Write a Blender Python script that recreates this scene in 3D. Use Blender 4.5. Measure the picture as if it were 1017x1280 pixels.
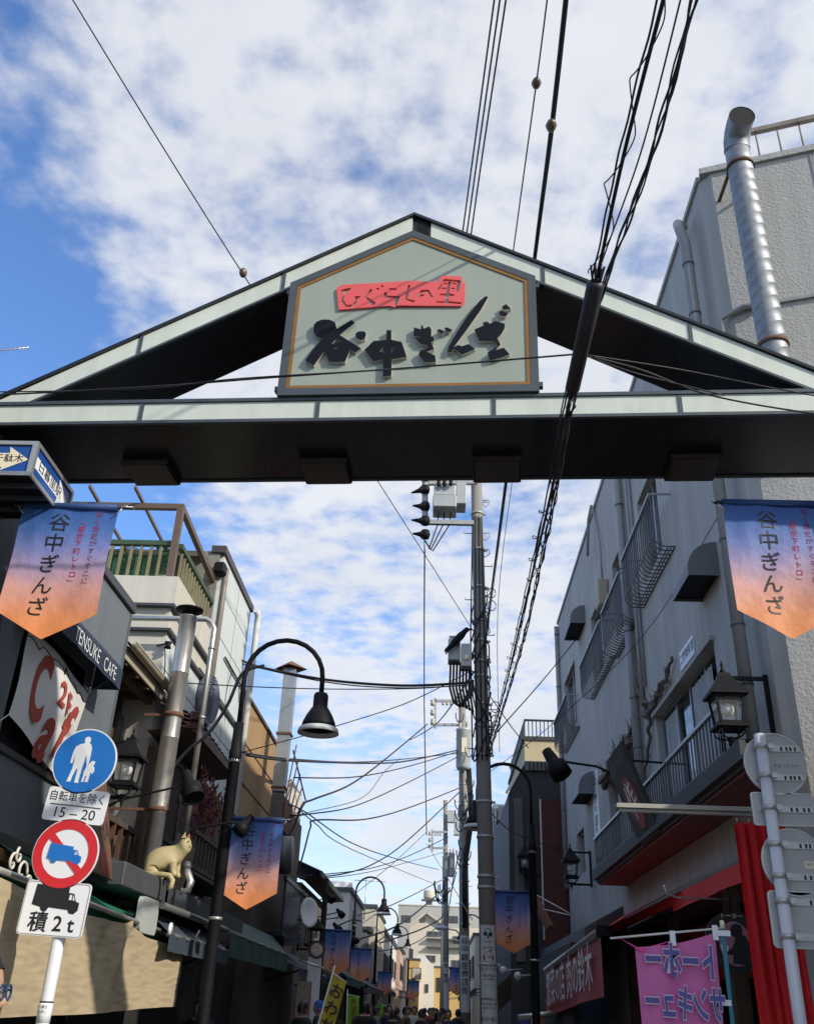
import bpy, bmesh, math, random
from mathutils import Vector, Matrix
R_ = math.radians
random.seed(11)
SC = bpy.context.scene
COL = SC.collection
for o in list(bpy.data.objects): bpy.data.objects.remove(o)

# ------------------------------------------------------------------ camera
CAMP = Vector((0.0, 0.0, 1.6))
F_PX, CX, CY = 1170.3176, 508.5, 640.0
AX = Vector((0.99898816, 0.02600381, 0.03669401))      # image right in world
AD = Vector((0.02016371, 0.47032971, -0.88226039))     # image down
AF = Vector((-0.04020041, 0.88210757, 0.46932948))     # view direction
cam_d = bpy.data.cameras.new('camera')
cam = bpy.data.objects.new('camera', cam_d); COL.objects.link(cam)
cam.matrix_world = Matrix(((AX.x, -AD.x, -AF.x, CAMP.x), (AX.y, -AD.y, -AF.y, CAMP.y), (AX.z, -AD.z, -AF.z, CAMP.z), (0, 0, 0, 1)))
cam_d.sensor_fit = 'VERTICAL'; cam_d.sensor_height = 24.0; cam_d.lens = F_PX / 1280 * 24.0
cam_d.clip_start = 0.05; cam_d.clip_end = 2000
SC.camera = cam

# ------------------------------------------------------------------ light
SUN_AZ, SUN_EL = 56.0, 29.5          # azimuth from straight behind the camera towards the right
sd = Vector((math.sin(R_(SUN_AZ)) * math.cos(R_(SUN_EL)), -math.cos(R_(SUN_AZ)) * math.cos(R_(SUN_EL)), math.sin(R_(SUN_EL))))
sun_d = bpy.data.lights.new('sun', 'SUN'); sun_d.energy = 3.0; sun_d.angle = R_(0.9); sun_d.color = (1.0, 0.93, 0.82)
sun = bpy.data.objects.new('sun', sun_d); COL.objects.link(sun)
sun.rotation_euler = sd.to_track_quat('Z', 'Y').to_euler(); sun.location = (20, -30, 30)
SC.view_settings.view_transform = 'Standard'; SC.view_settings.look = 'None'
SC.view_settings.exposure = EXPOSURE = 0.5; SC.view_settings.gamma = 1.0
SC.view_settings.use_curve_mapping = False
SC.render.engine = 'CYCLES'

world = bpy.data.worlds.new('World'); SC.world = world; world.use_nodes = True
def build_world():
    nt = world.node_tree; N = nt.nodes; L = nt.links
    bg = N['Background']; bg.inputs[1].default_value = 0.15
    sky = N.new('ShaderNodeTexSky'); sky.sky_type = 'NISHITA'; sky.sun_disc = False
    sky.sun_elevation = R_(SUN_EL); sky.sun_rotation = R_(180 - SUN_AZ); sky.air_density = 1.0; sky.dust_density = 0.6; sky.ozone_density = 1.6
    tc = N.new('ShaderNodeTexCoord'); sp = N.new('ShaderNodeSeparateXYZ'); L.new(tc.outputs['Generated'], sp.inputs[0])
    def M(op, a, b=None, clamp=False):
        n = N.new('ShaderNodeMath'); n.operation = op; n.use_clamp = clamp
        for i, v in enumerate((a, b)):
            if v is None: continue
            if isinstance(v, (int, float)): n.inputs[i].default_value = v
            else: L.new(v, n.inputs[i])
        return n.outputs[0]
    zc = M('MAXIMUM', M('ADD', sp.outputs[2], 0.06), 0.03)
    u = M('DIVIDE', sp.outputs[0], zc); v = M('DIVIDE', sp.outputs[1], zc)
    cb = N.new('ShaderNodeCombineXYZ'); L.new(u, cb.inputs[0]); L.new(v, cb.inputs[1])
    def noise(scale, detail, rough, w, dist=0.0, lac=2.0):
        n = N.new('ShaderNodeTexNoise'); n.noise_dimensions = '4D'; n.inputs['Scale'].default_value = scale; n.inputs['Detail'].default_value = detail
        n.inputs['Roughness'].default_value = rough; n.inputs['W'].default_value = w; n.inputs['Distortion'].default_value = dist; n.inputs['Lacunarity'].default_value = lac
        L.new(cb.outputs[0], n.inputs['Vector']); return n.outputs[0]
    big = noise(2.6, 3, 0.5, 3.1)
    fine = noise(13.5, 8, 0.54, 1.7, 0.0)
    left = M('MULTIPLY', M('MAXIMUM', M('MINIMUM', M('ADD', u, 0.40), 0.0), -0.25), 1.9)   # clear sky lies to the left of the street
    dens = M('ADD', M('ADD', M('MULTIPLY', big, 1.05), M('MULTIPLY', fine, 0.95)), left)
    mr = N.new('ShaderNodeMapRange'); mr.interpolation_type = 'SMOOTHSTEP'
    L.new(dens, mr.inputs[0]); mr.inputs[1].default_value = 0.60; mr.inputs[2].default_value = 1.12
    cov = M('MULTIPLY', mr.outputs[0], 0.93)
    hz = N.new('ShaderNodeMapRange'); L.new(sp.outputs[2], hz.inputs[0]); hz.inputs[1].default_value = 0.42; hz.inputs[2].default_value = 0.02; hz.inputs[3].default_value = 0.0; hz.inputs[4].default_value = 0.72
    cov = M('MAXIMUM', cov, hz.outputs[0])
    mix = N.new('ShaderNodeMix'); mix.data_type = 'RGBA'
    ccol = N.new('ShaderNodeMix'); ccol.data_type = 'RGBA'; ccol.inputs[6].default_value = (3.25, 3.42, 3.75, 1); ccol.inputs[7].default_value = (4.6, 4.65, 4.78, 1)
    L.new(noise(2.6, 5, 0.55, 8.3), ccol.inputs[0])
    L.new(cov, mix.inputs[0]); tn = N.new('ShaderNodeMix'); tn.data_type = 'RGBA'; tn.blend_type = 'MULTIPLY'; tn.inputs[0].default_value = 1.0; tn.inputs[7].default_value = (0.70, 0.92, 1.22, 1)
    L.new(sky.outputs[0], tn.inputs[6]); L.new(tn.outputs[2], mix.inputs[6]); L.new(ccol.outputs[2], mix.inputs[7])
    L.new(mix.outputs[2], bg.inputs[0])
build_world()

# ------------------------------------------------------------------ photograph geometry: rays of the solved camera
def ray(u, v): return AX * (u - CX) + AD * (v - CY) + AF * F_PX
def onX(u, v, x): r = ray(u, v); return CAMP + r * (x / r.x)
def onY(u, v, y): r = ray(u, v); return CAMP + r * (y / r.y)
def onZ(u, v, z): r = ray(u, v); return CAMP + r * ((z - CAMP.z) / r.z)

# ------------------------------------------------------------------ mesh builder
class MB:
    def __init__(s): s.v = []; s.f = []; s.sm = []
    def add(s, vs, fs, smooth=False, M=None):
        b = len(s.v)
        s.v += [(M @ Vector(p)) if M is not None else Vector(p) for p in vs]
        s.f += [[i + b for i in f] for f in fs]; s.sm += [smooth] * len(fs); return s
    def box(s, c, d, M=None, rz=0.0):
        x, y, z = d[0] / 2, d[1] / 2, d[2] / 2
        vs = [Vector((i * x, j * y, k * z)) for i in (-1, 1) for j in (-1, 1) for k in (-1, 1)]
        T = Matrix.Translation(Vector(c)) @ Matrix.Rotation(rz, 4, 'Z')
        if M is not None: T = M @ T
        return s.add(vs, [(0, 1, 3, 2), (4, 6, 7, 5), (0, 4, 5, 1), (2, 3, 7, 6), (0, 2, 6, 4), (1, 5, 7, 3)], False, T)
    def span(s, a, b, M=None): # axis box between two corners
        a = Vector(a); b = Vector(b); return s.box((a + b) / 2, [abs(q) for q in (b - a)], M)
    def bar(s, a, b, w, h, up=(0, 0, 1)):
        a = Vector(a); b = Vector(b); d = b - a; l = d.length; d.normalize(); up = Vector(up)
        if abs(d.dot(up)) > 0.98: up = Vector((0, 1, 0)) if abs(d.y) < 0.9 else Vector((1, 0, 0))
        x = d.cross(up).normalized(); z = x.cross(d).normalized()
        M = Matrix(((x.x, d.x, z.x, 0), (x.y, d.y, z.y, 0), (x.z, d.z, z.z, 0), (0, 0, 0, 1))); M.translation = (a + b) / 2
        return s.box((0, 0, 0), (w, l, h), M)
    def tube(s, pts, r, n=8, cap=True, smooth=True):
        pts = [Vector(p) for p in pts]; k = len(pts); rs = r if isinstance(r, (list, tuple)) else [r] * k
        t0 = (pts[1] - pts[0]).normalized(); ref = Vector((0, 0, 1)) if abs(t0.z) < 0.9 else Vector((1, 0, 0))
        nx = t0.cross(ref).normalized(); vs = []
        for i, p in enumerate(pts):
            a = pts[max(i - 1, 0)]; b = pts[min(i + 1, k - 1)]; t = (b - a).normalized()
            nx = (nx - t * nx.dot(t)).normalized(); ny = t.cross(nx)
            for j in range(n):
                an = 2 * math.pi * j / n; vs.append(p + (nx * math.cos(an) + ny * math.sin(an)) * rs[i])
        fs = [(i * n + j, i * n + (j + 1) % n, (i + 1) * n + (j + 1) % n, (i + 1) * n + j) for i in range(k - 1) for j in range(n)]
        s.add(vs, fs, smooth)
        if cap:
            b = len(s.v) - len(vs)
            s.f += [[b + j for j in range(n)][::-1], [b + (k - 1) * n + j for j in range(n)]]; s.sm += [False, False]
        return s
    def lathe(s, prof, c=(0, 0, 0), n=20, M=None, smooth=True): # prof: (r, z)
        vs = []; k = len(prof)
        for r, z in prof:
            for j in range(n):
                a = 2 * math.pi * j / n; vs.append(Vector((r * math.cos(a), r * math.sin(a), z)) + Vector(c))
        fs = [(i * n + j, i * n + (j + 1) % n, (i + 1) * n + (j + 1) % n, (i + 1) * n + j) for i in range(k - 1) for j in range(n)]
        return s.add(vs, fs, smooth, M)
    def prism(s, poly, M, t): # 2D polygon (x,y) in M's xy plane, extruded along +z of M by t
        n = len(poly); area = sum(poly[i][0] * poly[(i + 1) % n][1] - poly[(i + 1) % n][0] * poly[i][1] for i in range(n))
        if area < 0: poly = poly[::-1]
        vs = [(x, y, 0) for x, y in poly] + [(x, y, t) for x, y in poly]
        fs = [list(range(n))[::-1], list(range(n, 2 * n))] + [(i, (i + 1) % n, n + (i + 1) % n, n + i) for i in range(n)]
        return s.add(vs, fs, False, M)
    def grid(s, fn, nu, nv, smooth=True, thick=0.0):
        vs = [Vector(fn(i / nu, j / nv)) for j in range(nv + 1) for i in range(nu + 1)]
        w = nu + 1
        fs = [(j * w + i, j * w + i + 1, (j + 1) * w + i + 1, (j + 1) * w + i) for j in range(nv) for i in range(nu)]
        return s.add(vs, fs, smooth)
    def ball(s, c, r, n=12, m=8, sc=(1, 1, 1), M=None):
        prof = [(r * math.sin(math.pi * i / m) + 1e-5, -r * math.cos(math.pi * i / m)) for i in range(m + 1)]
        T = Matrix.Translation(Vector(c)) @ Matrix.Diagonal((*sc, 1))
        if M is not None: T = M @ T
        return s.lathe(prof, n=n, M=T)
    def build(s, name, mat, parent=None, loc=None, bevel=0.0, smooth=None):
        off = Vector((0, 0, 0))
        p = parent
        if loc is not None: off = Vector(loc)
        elif p is not None: off = WLOC.get(p.name, Vector((0, 0, 0)))
        me = bpy.data.meshes.new(name)
        me.from_pydata([v - off for v in s.v], [], s.f); 
        me.polygons.foreach_set('use_smooth', s.sm if smooth is None else [smooth] * len(s.sm)); me.update()
        if mat is not None: me.materials.append(mat)
        o = bpy.data.objects.new(name, me); COL.objects.link(o)
        if bevel > 0:
            bm = bmesh.new(); bm.from_mesh(me)
            bmesh.ops.remove_doubles(bm, verts=bm.verts, dist=1e-5)
            es = [e for e in bm.edges if len(e.link_faces) == 2 and e.calc_face_angle(0) > 0.6]
            bmesh.ops.bevel(bm, geom=es, offset=bevel, segments=1, affect='EDGES', clamp_overlap=True)
            bm.to_mesh(me); bm.free()
        if parent is not None:
            o.parent = parent
            if loc is not None: o.location = Vector(loc) - WLOC.get(parent.name, Vector((0, 0, 0)))
        elif loc is not None: o.location = loc
        WLOC[o.name] = off.copy() if parent is None or loc is not None else off.copy()
        return o
WLOC = {}
def tag(o, label=None, cat=None, group=None, kind=None):
    if label: o['label'] = label
    if cat: o['category'] = cat
    if group: o['group'] = group
    if kind: o['kind'] = kind
    return o
def thing(name, loc, label, cat, group=None):
    o = bpy.data.objects.new(name, None); COL.objects.link(o); o.location = loc; o.empty_display_size = 0.2
    WLOC[o.name] = Vector(loc); return tag(o, label, cat, group)
def kids(o): return CH.get(o.name, [c for c in o.children])
CH = {}
def dup(o, loc=None, rz=None, label=None, parent=None, group=None):
    c = o.copy(); COL.objects.link(c)
    if parent is not None: c.parent = parent
    if loc is not None: c.location = loc; WLOC[c.name] = Vector(loc)
    if rz is not None: c.rotation_euler = (0, 0, rz)
    if label: c['label'] = label
    if group: c['group'] = group
    for ch in o.children: dup(ch, parent=c)
    return c

# ------------------------------------------------------------------ materials
MATS = {}
def mat(name, col, rough=0.6, metal=0.0, var=0.12, vs=3.0, bump=0.0, bs=40.0, streak=0.0, dirt=None, spec=0.5, alpha=1.0, emit=None, trans=0.0, space='world', grain=0.05, gs=120.0):
    if name in MATS: return MATS[name]
    m = bpy.data.materials.new(name); m.use_nodes = True; nt = m.node_tree; N = nt.nodes; L = nt.links
    b = N['Principled BSDF']; b.inputs['Roughness'].default_value = rough; b.inputs['Metallic'].default_value = metal
    b.inputs['Specular IOR Level'].default_value = spec; b.inputs['Alpha'].default_value = alpha
    if trans: b.inputs['Transmission Weight'].default_value = trans
    if emit: b.inputs['Emission Color'].default_value = (*emit[:3], 1); b.inputs['Emission Strength'].default_value = emit[3]
    MATS[name] = m
    if space == 'world':
        g = N.new('ShaderNodeNewGeometry'); vec = g.outputs['Position']
    else:
        g = N.new('ShaderNodeTexCoord'); vec = g.outputs['Object']
    def noise(scale, det, r, v=vec):
        n = N.new('ShaderNodeTexNoise'); n.inputs['Scale'].default_value = scale; n.inputs['Detail'].default_value = det; n.inputs['Roughness'].default_value = r
        L.new(v, n.inputs['Vector']); return n.outputs[0]
    def mul(a, lo, hi):
        n = N.new('ShaderNodeMapRange'); n.inputs[1].default_value = 0.25; n.inputs[2].default_value = 0.75; n.inputs[3].default_value = lo; n.inputs[4].default_value = hi
        L.new(a, n.inputs[0]); return n.outputs[0]
    def mm(a, c):
        n = N.new('ShaderNodeMath'); n.operation = 'MULTIPLY'; L.new(a, n.inputs[0]); L.new(c, n.inputs[1]); return n.outputs[0]
    val = mul(noise(vs, 6, 0.62), 1 - var, 1 + var)
    if grain: val = mm(val, mul(noise(gs, 3, 0.6), 1 - grain, 1 + grain))
    if streak:
        mp = N.new('ShaderNodeMapping'); mp.inputs['Scale'].default_value = (7, 7, 0.22); L.new(vec, mp.inputs[0])
        val = mm(val, mul(noise(1.0, 6, 0.65, mp.outputs[0]), 1 - streak, 1 + streak * 0.5))
    hs = N.new('ShaderNodeMix'); hs.data_type = 'RGBA'; hs.blend_type = 'MULTIPLY'; hs.inputs[0].default_value = 1.0
    hs.inputs[6].default_value = (*col, 1); cc = N.new('ShaderNodeCombineColor')
    for i in range(3): L.new(val, cc.inputs[i])
    L.new(cc.outputs[0], hs.inputs[7]); out = hs.outputs[2]
    if dirt: # (colour, amount, scale): patches of grime or rust
        dm = N.new('ShaderNodeMix'); dm.data_type = 'RGBA'; n = N.new('ShaderNodeMapRange'); n.interpolation_type = 'SMOOTHSTEP'
        n.inputs[1].default_value = 0.62 - dirt[1] * 0.3; n.inputs[2].default_value = 0.80 - dirt[1] * 0.3; n.inputs[4].default_value = 0.9
        L.new(noise(dirt[2], 7, 0.7), n.inputs[0]); L.new(n.outputs[0], dm.inputs[0]); L.new(out, dm.inputs[6]); dm.inputs[7].default_value = (*dirt[0], 1); out = dm.outputs[2]
    L.new(out, b.inputs['Base Color'])
    rr = N.new('ShaderNodeMapRange'); rr.inputs[3].default_value = max(rough - 0.1, 0.03); rr.inputs[4].default_value = min(rough + 0.1, 1); L.new(noise(vs * 4, 4, 0.6), rr.inputs[0]); L.new(rr.outputs[0], b.inputs['Roughness'])
    if bump:
        bp = N.new('ShaderNodeBump'); bp.inputs['Strength'].default_value = bump; bp.inputs['Distance'].default_value = 0.02
        L.new(noise(bs, 5, 0.6), bp.inputs['Height']); L.new(bp.outputs[0], b.inputs['Normal'])
    return m
def glass_mat(name, tint=(0.02, 0.025, 0.03), rough=0.04): return mat(name, tint, rough, 0.0, 0.3, 1.5, spec=0.9, grain=0)

# ------------------------------------------------------------------ lettering (real mesh glyphs, flat print or raised)
TXT = {}
def text(body, size, M, mat_, parent=None, ext=0.0, name='lettering', bold=0.0, sx=1.0, align='CENTER', shear=0.0):
    key = (body, ext, bold, shear, align)
    if key not in TXT:
        cu = bpy.data.curves.new('t', 'FONT'); cu.body = body; cu.align_x = align; cu.align_y = 'CENTER'; cu.resolution_u = 3
        cu.extrude = ext / 2; cu.offset = bold; cu.shear = shear
        o = bpy.data.objects.new('t', cu); COL.objects.link(o)
        dg = bpy.context.evaluated_depsgraph_get(); me = bpy.data.meshes.new_from_object(o.evaluated_get(dg))
        bpy.data.objects.remove(o); TXT[key] = [tuple(v.co) for v in me.vertices], [list(p.vertices) for p in me.polygons]
        bpy.data.meshes.remove(me)
    vs, fs = TXT[key]; mb = MB(); mb.add(vs, fs, False, M @ Matrix.Diagonal((size * sx, size, 1, 1)))
    return mb.build(name, mat_, parent)
def frame(o, x, y): # matrix with given origin, x and y axes
    x = Vector(x).normalized(); y = Vector(y); y = (y - x * y.dot(x)).normalized(); z = x.cross(y); o = Vector(o)
    return Matrix(((x.x, y.x, z.x, o.x), (x.y, y.y, z.y, o.y), (x.z, y.z, z.z, o.z), (0, 0, 0, 1)))
def catenary(a, b, sag, n=14):
    a = Vector(a); b = Vector(b)
    return [a.lerp(b, i / n) - Vector((0, 0, sag * 4 * (i / n) * (1 - i / n))) for i in range(n + 1)]
def circle(r, n=40, cx=0, cy=0): return [(cx + r * math.cos(2 * math.pi * i / n), cy + r * math.sin(2 * math.pi * i / n)) for i in range(n)]
def rrect(w, h, r, n=5):
    out = []
    for cx, cy, a0 in ((w / 2 - r, h / 2 - r, 0), (-w / 2 + r, h / 2 - r, 90), (-w / 2 + r, -h / 2 + r, 180), (w / 2 - r, -h / 2 + r, 270)):
        for i in range(n + 1):
            a = R_(a0 + 90 * i / n); out.append((cx + r * math.cos(a), cy + r * math.sin(a)))
    return out
# ------------------------------------------------------------------ flat shapes with holes (first polygon outlines and holes together, even-odd filled)
def shape(name, polys, M, t, mat_, parent=None, bevel=0.0):
    cu = bpy.data.curves.new('c', 'CURVE'); cu.dimensions = '2D'; cu.fill_mode = 'BOTH'; cu.extrude = t / 2
    for pl in polys:
        s = cu.splines.new('POLY'); s.points.add(len(pl) - 1); s.use_cyclic_u = True
        for p, q in zip(s.points, pl): p.co = (q[0], q[1], 0, 1)
    o = bpy.data.objects.new('c', cu); COL.objects.link(o)
    dg = bpy.context.evaluated_depsgraph_get(); me = bpy.data.meshes.new_from_object(o.evaluated_get(dg)); bpy.data.objects.remove(o)
    mb = MB(); mb.add([v.co.copy() for v in me.vertices], [list(p.vertices) for p in me.polygons], False, M @ Matrix.Translation((0, 0, t / 2)))
    bpy.data.meshes.remove(me)
    return mb.build(name, mat_, parent)

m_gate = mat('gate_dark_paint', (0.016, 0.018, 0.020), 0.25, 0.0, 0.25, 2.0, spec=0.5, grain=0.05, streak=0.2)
m_trim = mat('gate_grey_trim', (0.075, 0.09, 0.095), 0.42, 0.3, 0.14, 4.0)
m_gwhite = mat('gate_pale_panel', (0.60, 0.64, 0.55), 0.38, 0.0, 0.06, 2.5, streak=0.13, dirt=((0.44, 0.45, 0.38), 0.10, 2.2))
m_sage = mat('gate_sage_board', (0.30, 0.34, 0.28), 0.5, 0.0, 0.05, 3.0, streak=0.04)
m_bronze = mat('bronze_trim', (0.33, 0.16, 0.045), 0.32, 0.6, 0.15, 6.0)
m_black = mat('black_metal', (0.009, 0.0095, 0.011), 0.6, 0.0, 0.25, 5.0, spec=0.18)
m_navyletter = mat('navy_letter', (0.006, 0.008, 0.013), 0.7, 0.0, 0.1, 6.0, spec=0.15)
m_letside = mat('letter_edge_steel', (0.55, 0.53, 0.48), 0.4, 0.4, 0.12, 9.0)
m_coral = mat('coral_plate', (0.72, 0.10, 0.10), 0.45, 0.0, 0.06, 4.0)
m_lampbrown = mat('brown_lamp_lens', (0.045, 0.036, 0.028), 0.35, 0.0, 0.2, 8.0)

# ------------------------------------------------------------------ entrance gate
G0 = Vector((-0.3, 4.965, 0)); GX = Vector((0.9985, -0.0548, 0)).normalized(); GN = Vector((-0.0548, -0.9985, 0)).normalized()
GM = frame(G0, GX, (0, 0, 1))                 # (along, up, towards the camera)
def onG(u, v, out=0.0):
    r = ray(u, v); t = (G0 + GN * out - CAMP).dot(GN) / r.dot(GN); p = CAMP + r * t - G0
    return (p.dot(GX), p.z + G0.z)
gate = thing('entrance_gate', G0, 'wide gabled street gate of pale panels and black soffits carrying the sage sign board', 'gate')
BC = 0.04; ZB, ZT = 4.907, 5.072; HALF = 2.98; RE = 3.52; SL = 0.564; ZA = 6.68
def gbox(mb, s0, s1, z0, z1, o0, o1): mb.span((s0, z0, o0), (s1, z1, o1), GM)
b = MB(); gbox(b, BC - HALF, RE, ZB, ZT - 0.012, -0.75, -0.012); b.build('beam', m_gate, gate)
b = MB(); gbox(b, BC - HALF, RE, ZT - 0.016, ZT + 0.008, -0.77, 0.018); b.build('top_trim', m_trim, gate)
b = MB(); gbox(b, BC - HALF, RE, ZB - 0.008, ZB + 0.014, -0.012, 0.012); gbox(b, BC - HALF, RE, ZB - 0.012, ZB + 0.012, -0.762, -0.738); b.build('bottom_trim', m_trim, gate)
div = [BC - HALF, -1.696, -0.53, 0.598, 1.75, RE]
for i in range(5):
    b = MB(); gbox(b, div[i] + 0.013, div[i + 1] - 0.013, ZB + 0.016, ZT - 0.018, -0.012, 0.004); b.build('fascia_panel', m_gwhite, gate)
    if i:
        b = MB(); gbox(b, div[i] - 0.012, div[i] + 0.012, ZB + 0.014, ZT - 0.016, -0.012, 0.012); b.build('panel_divider', m_trim, gate)
# sloping bands: quads in the gate plane between two offsets below the roof line
def zline(s, off): return ZA - off - SL * abs(s - BC)
def slope_piece(name, s0, s1, o0, o1, d0, d1, m):   # o = offset below roof line, d = depth range
    b = MB(); q = [(s0, zline(s0, o1)), (s1, zline(s1, o1)), (s1, zline(s1, o0)), (s0, zline(s0, o0))]
    b.prism(q, GM @ Matrix.Translation((0, 0, d0)), d1 - d0); return b.build(name, m, gate)
TH = 0.195
for sg in (-1, 1):
    e_top = BC + sg * (ZA - ZT) / SL; e_low = BC + sg * (ZA - TH - ZT) / SL
    a, c = sorted((BC, BC + sg * (ZA - 0.03 - ZT) / SL))
    slope_piece('roof_trim', a, c, 0.0, 0.024, -0.6, 0.022, m_gate)
    a, c = sorted((BC, e_low)); slope_piece('eave_trim', a, c, TH - 0.018, TH, -0.012, 0.012, m_trim)
    # soffit body behind the white band
    q = [(BC, ZA - TH + 0.004), (e_low, ZT + 0.006), (BC + sg * (ZA - 0.045 - ZT) / SL, ZT + 0.006), (BC, ZA - 0.026)]
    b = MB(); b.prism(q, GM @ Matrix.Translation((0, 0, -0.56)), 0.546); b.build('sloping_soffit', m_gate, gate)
    cuts = [BC + (0.0 if sg < 0 else 0.11)] + ([-0.86, -1.80] if sg < 0 else [0.94, 1.87]) 
    end_t = BC + sg * (ZA - 0.03 - ZT) / SL
    for i in range(3):
        s0 = cuts[i] + sg * 0.012
        if i < 2:
            s1 = cuts[i + 1] - sg * 0.012; q = [(s0, zline(s0, TH - 0.02)), (s1, zline(s1, TH - 0.02)), (s1 + sg * 0.0 , zline(s1, 0.028)), (s0, zline(s0, 0.028))]
        else:
            q = [(s0, zline(s0, TH - 0.02)), (e_low + sg * 0.03, ZT + 0.012), (end_t - sg * 0.03, ZT + 0.012), (s0, zline(s0, 0.028))]
        b = MB(); b.prism(q, GM @ Matrix.Translation((0, 0, -0.014)), 0.018); b.build('roof_band_panel', m_gwhite, gate)
        if i:
            cs = cuts[i]; b = MB(); b.prism([(cs - 0.011, zline(cs - 0.011, TH - 0.018)), (cs + 0.011, zline(cs + 0.011, TH - 0.018)), (cs + 0.011, zline(cs + 0.011, 0.024)), (cs - 0.011, zline(cs - 0.011, 0.024))], GM @ Matrix.Translation((0, 0, -0.013)), 0.025); b.build('panel_divider', m_trim, gate)
b = MB(); b.prism([(BC + 0.02, ZA - 0.17), (BC + 0.10, ZA - 0.20), (BC + 0.10, ZA - 0.09), (BC + 0.02, ZA - 0.045)], GM @ Matrix.Translation((0, 0, -0.013)), 0.012); b.build('ridge_gap', m_black, gate)
# posts
for s0, s1 in ((BC - HALF + 0.03, -2.66), (3.24, RE - 0.02)):
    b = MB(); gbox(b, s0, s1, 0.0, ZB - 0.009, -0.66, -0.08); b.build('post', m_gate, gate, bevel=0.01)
# down lights under the beam
for s in (-1.80, -0.56, 0.62, 1.92):
    d = MB(); gbox(d, s - 0.165, s + 0.165, ZB - 0.05, ZB - 0.001, -0.735, -0.42)
    lo = d.build('down_light', m_black, gate, bevel=0.006)
    l2 = MB(); gbox(l2, s - 0.15, s + 0.15, ZB - 0.058, ZB - 0.051, -0.72, -0.435); l2.build('lens', m_lampbrown, lo)
    l3 = MB(); gbox(l3, s - 0.168, s + 0.168, ZB - 0.06, ZB - 0.03, -0.419, -0.41); l3.build('lip', m_lampbrown, lo)
# sign board
SB = [(-0.80, 5.081), (0.885, 5.081), (0.885, 6.03), (BC, ZA - TH + 0.0), (-0.80, 6.03)]
def inset(poly, d):
    out = []; n = len(poly)
    for i in range(n):
        p0, p1, p2 = Vector(poly[i - 1]), Vector(poly[i]), Vector(poly[(i + 1) % n])
        e1 = (p1 - p0).normalized(); e2 = (p2 - p1).normalized(); n1 = Vector((-e1.y, e1.x)); n2 = Vector((-e2.y, e2.x))
        bis = (n1 + n2); bis = bis / max(bis.dot(n1), 0.2); out.append(tuple(p1 + bis * d))
    return out
Z0 = 0.03
bd = MB(); bd.prism(SB, GM @ Matrix.Translation((0, 0, -0.10)), 0.10 + Z0 - 0.006); board = bd.build('sign_board', m_gate, gate)
shape('frame', [SB, inset(SB, 0.052)], GM @ Matrix.Translation((0, 0, Z0 - 0.005)), 0.016, m_trim, board)
shape('bronze_edge', [inset(SB, 0.053), inset(SB, 0.076)], GM @ Matrix.Translation((0, 0, Z0 - 0.005)), 0.012, m_bronze, board)
bd = MB(); bd.prism(inset(SB, 0.0765), GM @ Matrix.Translation((0, 0, Z0 - 0.0055)), 0.005); bd.build('face', m_sage, board)
cA = lambda pts: [onG(370 + x / 6.356, 340 + y / 6.356, Z0 + 0.03) for x, y in pts]
cB = lambda pts: [onG(500 + x / 6.356, 340 + y / 6.356, Z0 + 0.03) for x, y in pts]
letters = [
 [cA([(140,420),(165,393),(210,377),(265,378),(310,400),(320,440),(318,455),(440,380),(465,402),(345,500),(515,605),(470,638),(432,612),(388,712),(262,712),(225,625),(140,742),(72,702),(130,620),(210,525),(165,510),(140,480)]), cA([(280,572),(322,523),(357,552)]), cA([(290,600),(350,598),(320,620)])],
 [cA([(470,495),(485,478),(510,470),(545,473),(556,495),(545,530),(510,540),(480,525)])],
 [cA([(718,462),(756,462),(757,538),(838,556),(877,672),(760,690),(756,822),(690,826),(694,692),(612,708),(545,618),(614,548),(718,540)]), cA([(662,630),(702,588),(702,645)]), cA([(757,597),(785,597),(768,635),(757,640)])],
 [cB([(108,440),(165,455),(165,425),(175,420),(187,450),(230,432),(248,460),(246,512),(268,516),(268,545),(245,555),(268,610),(210,632),(278,665),(282,712),(190,715),(145,652),(160,625),(220,605),(215,575),(165,570),(118,525),(200,512),(108,508)])],
 [cB([(292,465),(310,452),(350,470),(335,495)])], [cB([(350,450),(368,438),(412,458),(385,478)])],
 [cB([(680,190),(697,200),(640,300),(540,440),(430,590),(410,640),(375,630),(385,590),(450,480),(540,340),(630,230)])], [cB([(425,600),(455,580),(490,590),(545,572),(592,610),(490,655)])],
 [cB([(590,455),(665,428),(655,400),(695,395),(710,412),(755,388),(832,412),(828,450),(800,495),(770,525),(795,575),(755,620),(822,602),(866,650),(800,680),(712,700),(693,640),(775,590),(745,545),(625,545)])],
 [cB([(807,275),(840,255),(877,290),(820,297)])], [cB([(785,315),(810,310),(857,330),(835,352),(790,340)])]]
for pl in letters:
    lt = shape('letter', pl, GM @ Matrix.Translation((0, 0, Z0 + 0.0)), 0.027, m_letside, board)
    shape('letter_face', pl, GM @ Matrix.Translation((0, 0, Z0 + 0.0275)), 0.003, m_navyletter, lt)
k = lambda pts: [onG(340 + x / 2.825, 260 + y / 2.825, Z0 + 0.012) for x, y in pts]
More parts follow.
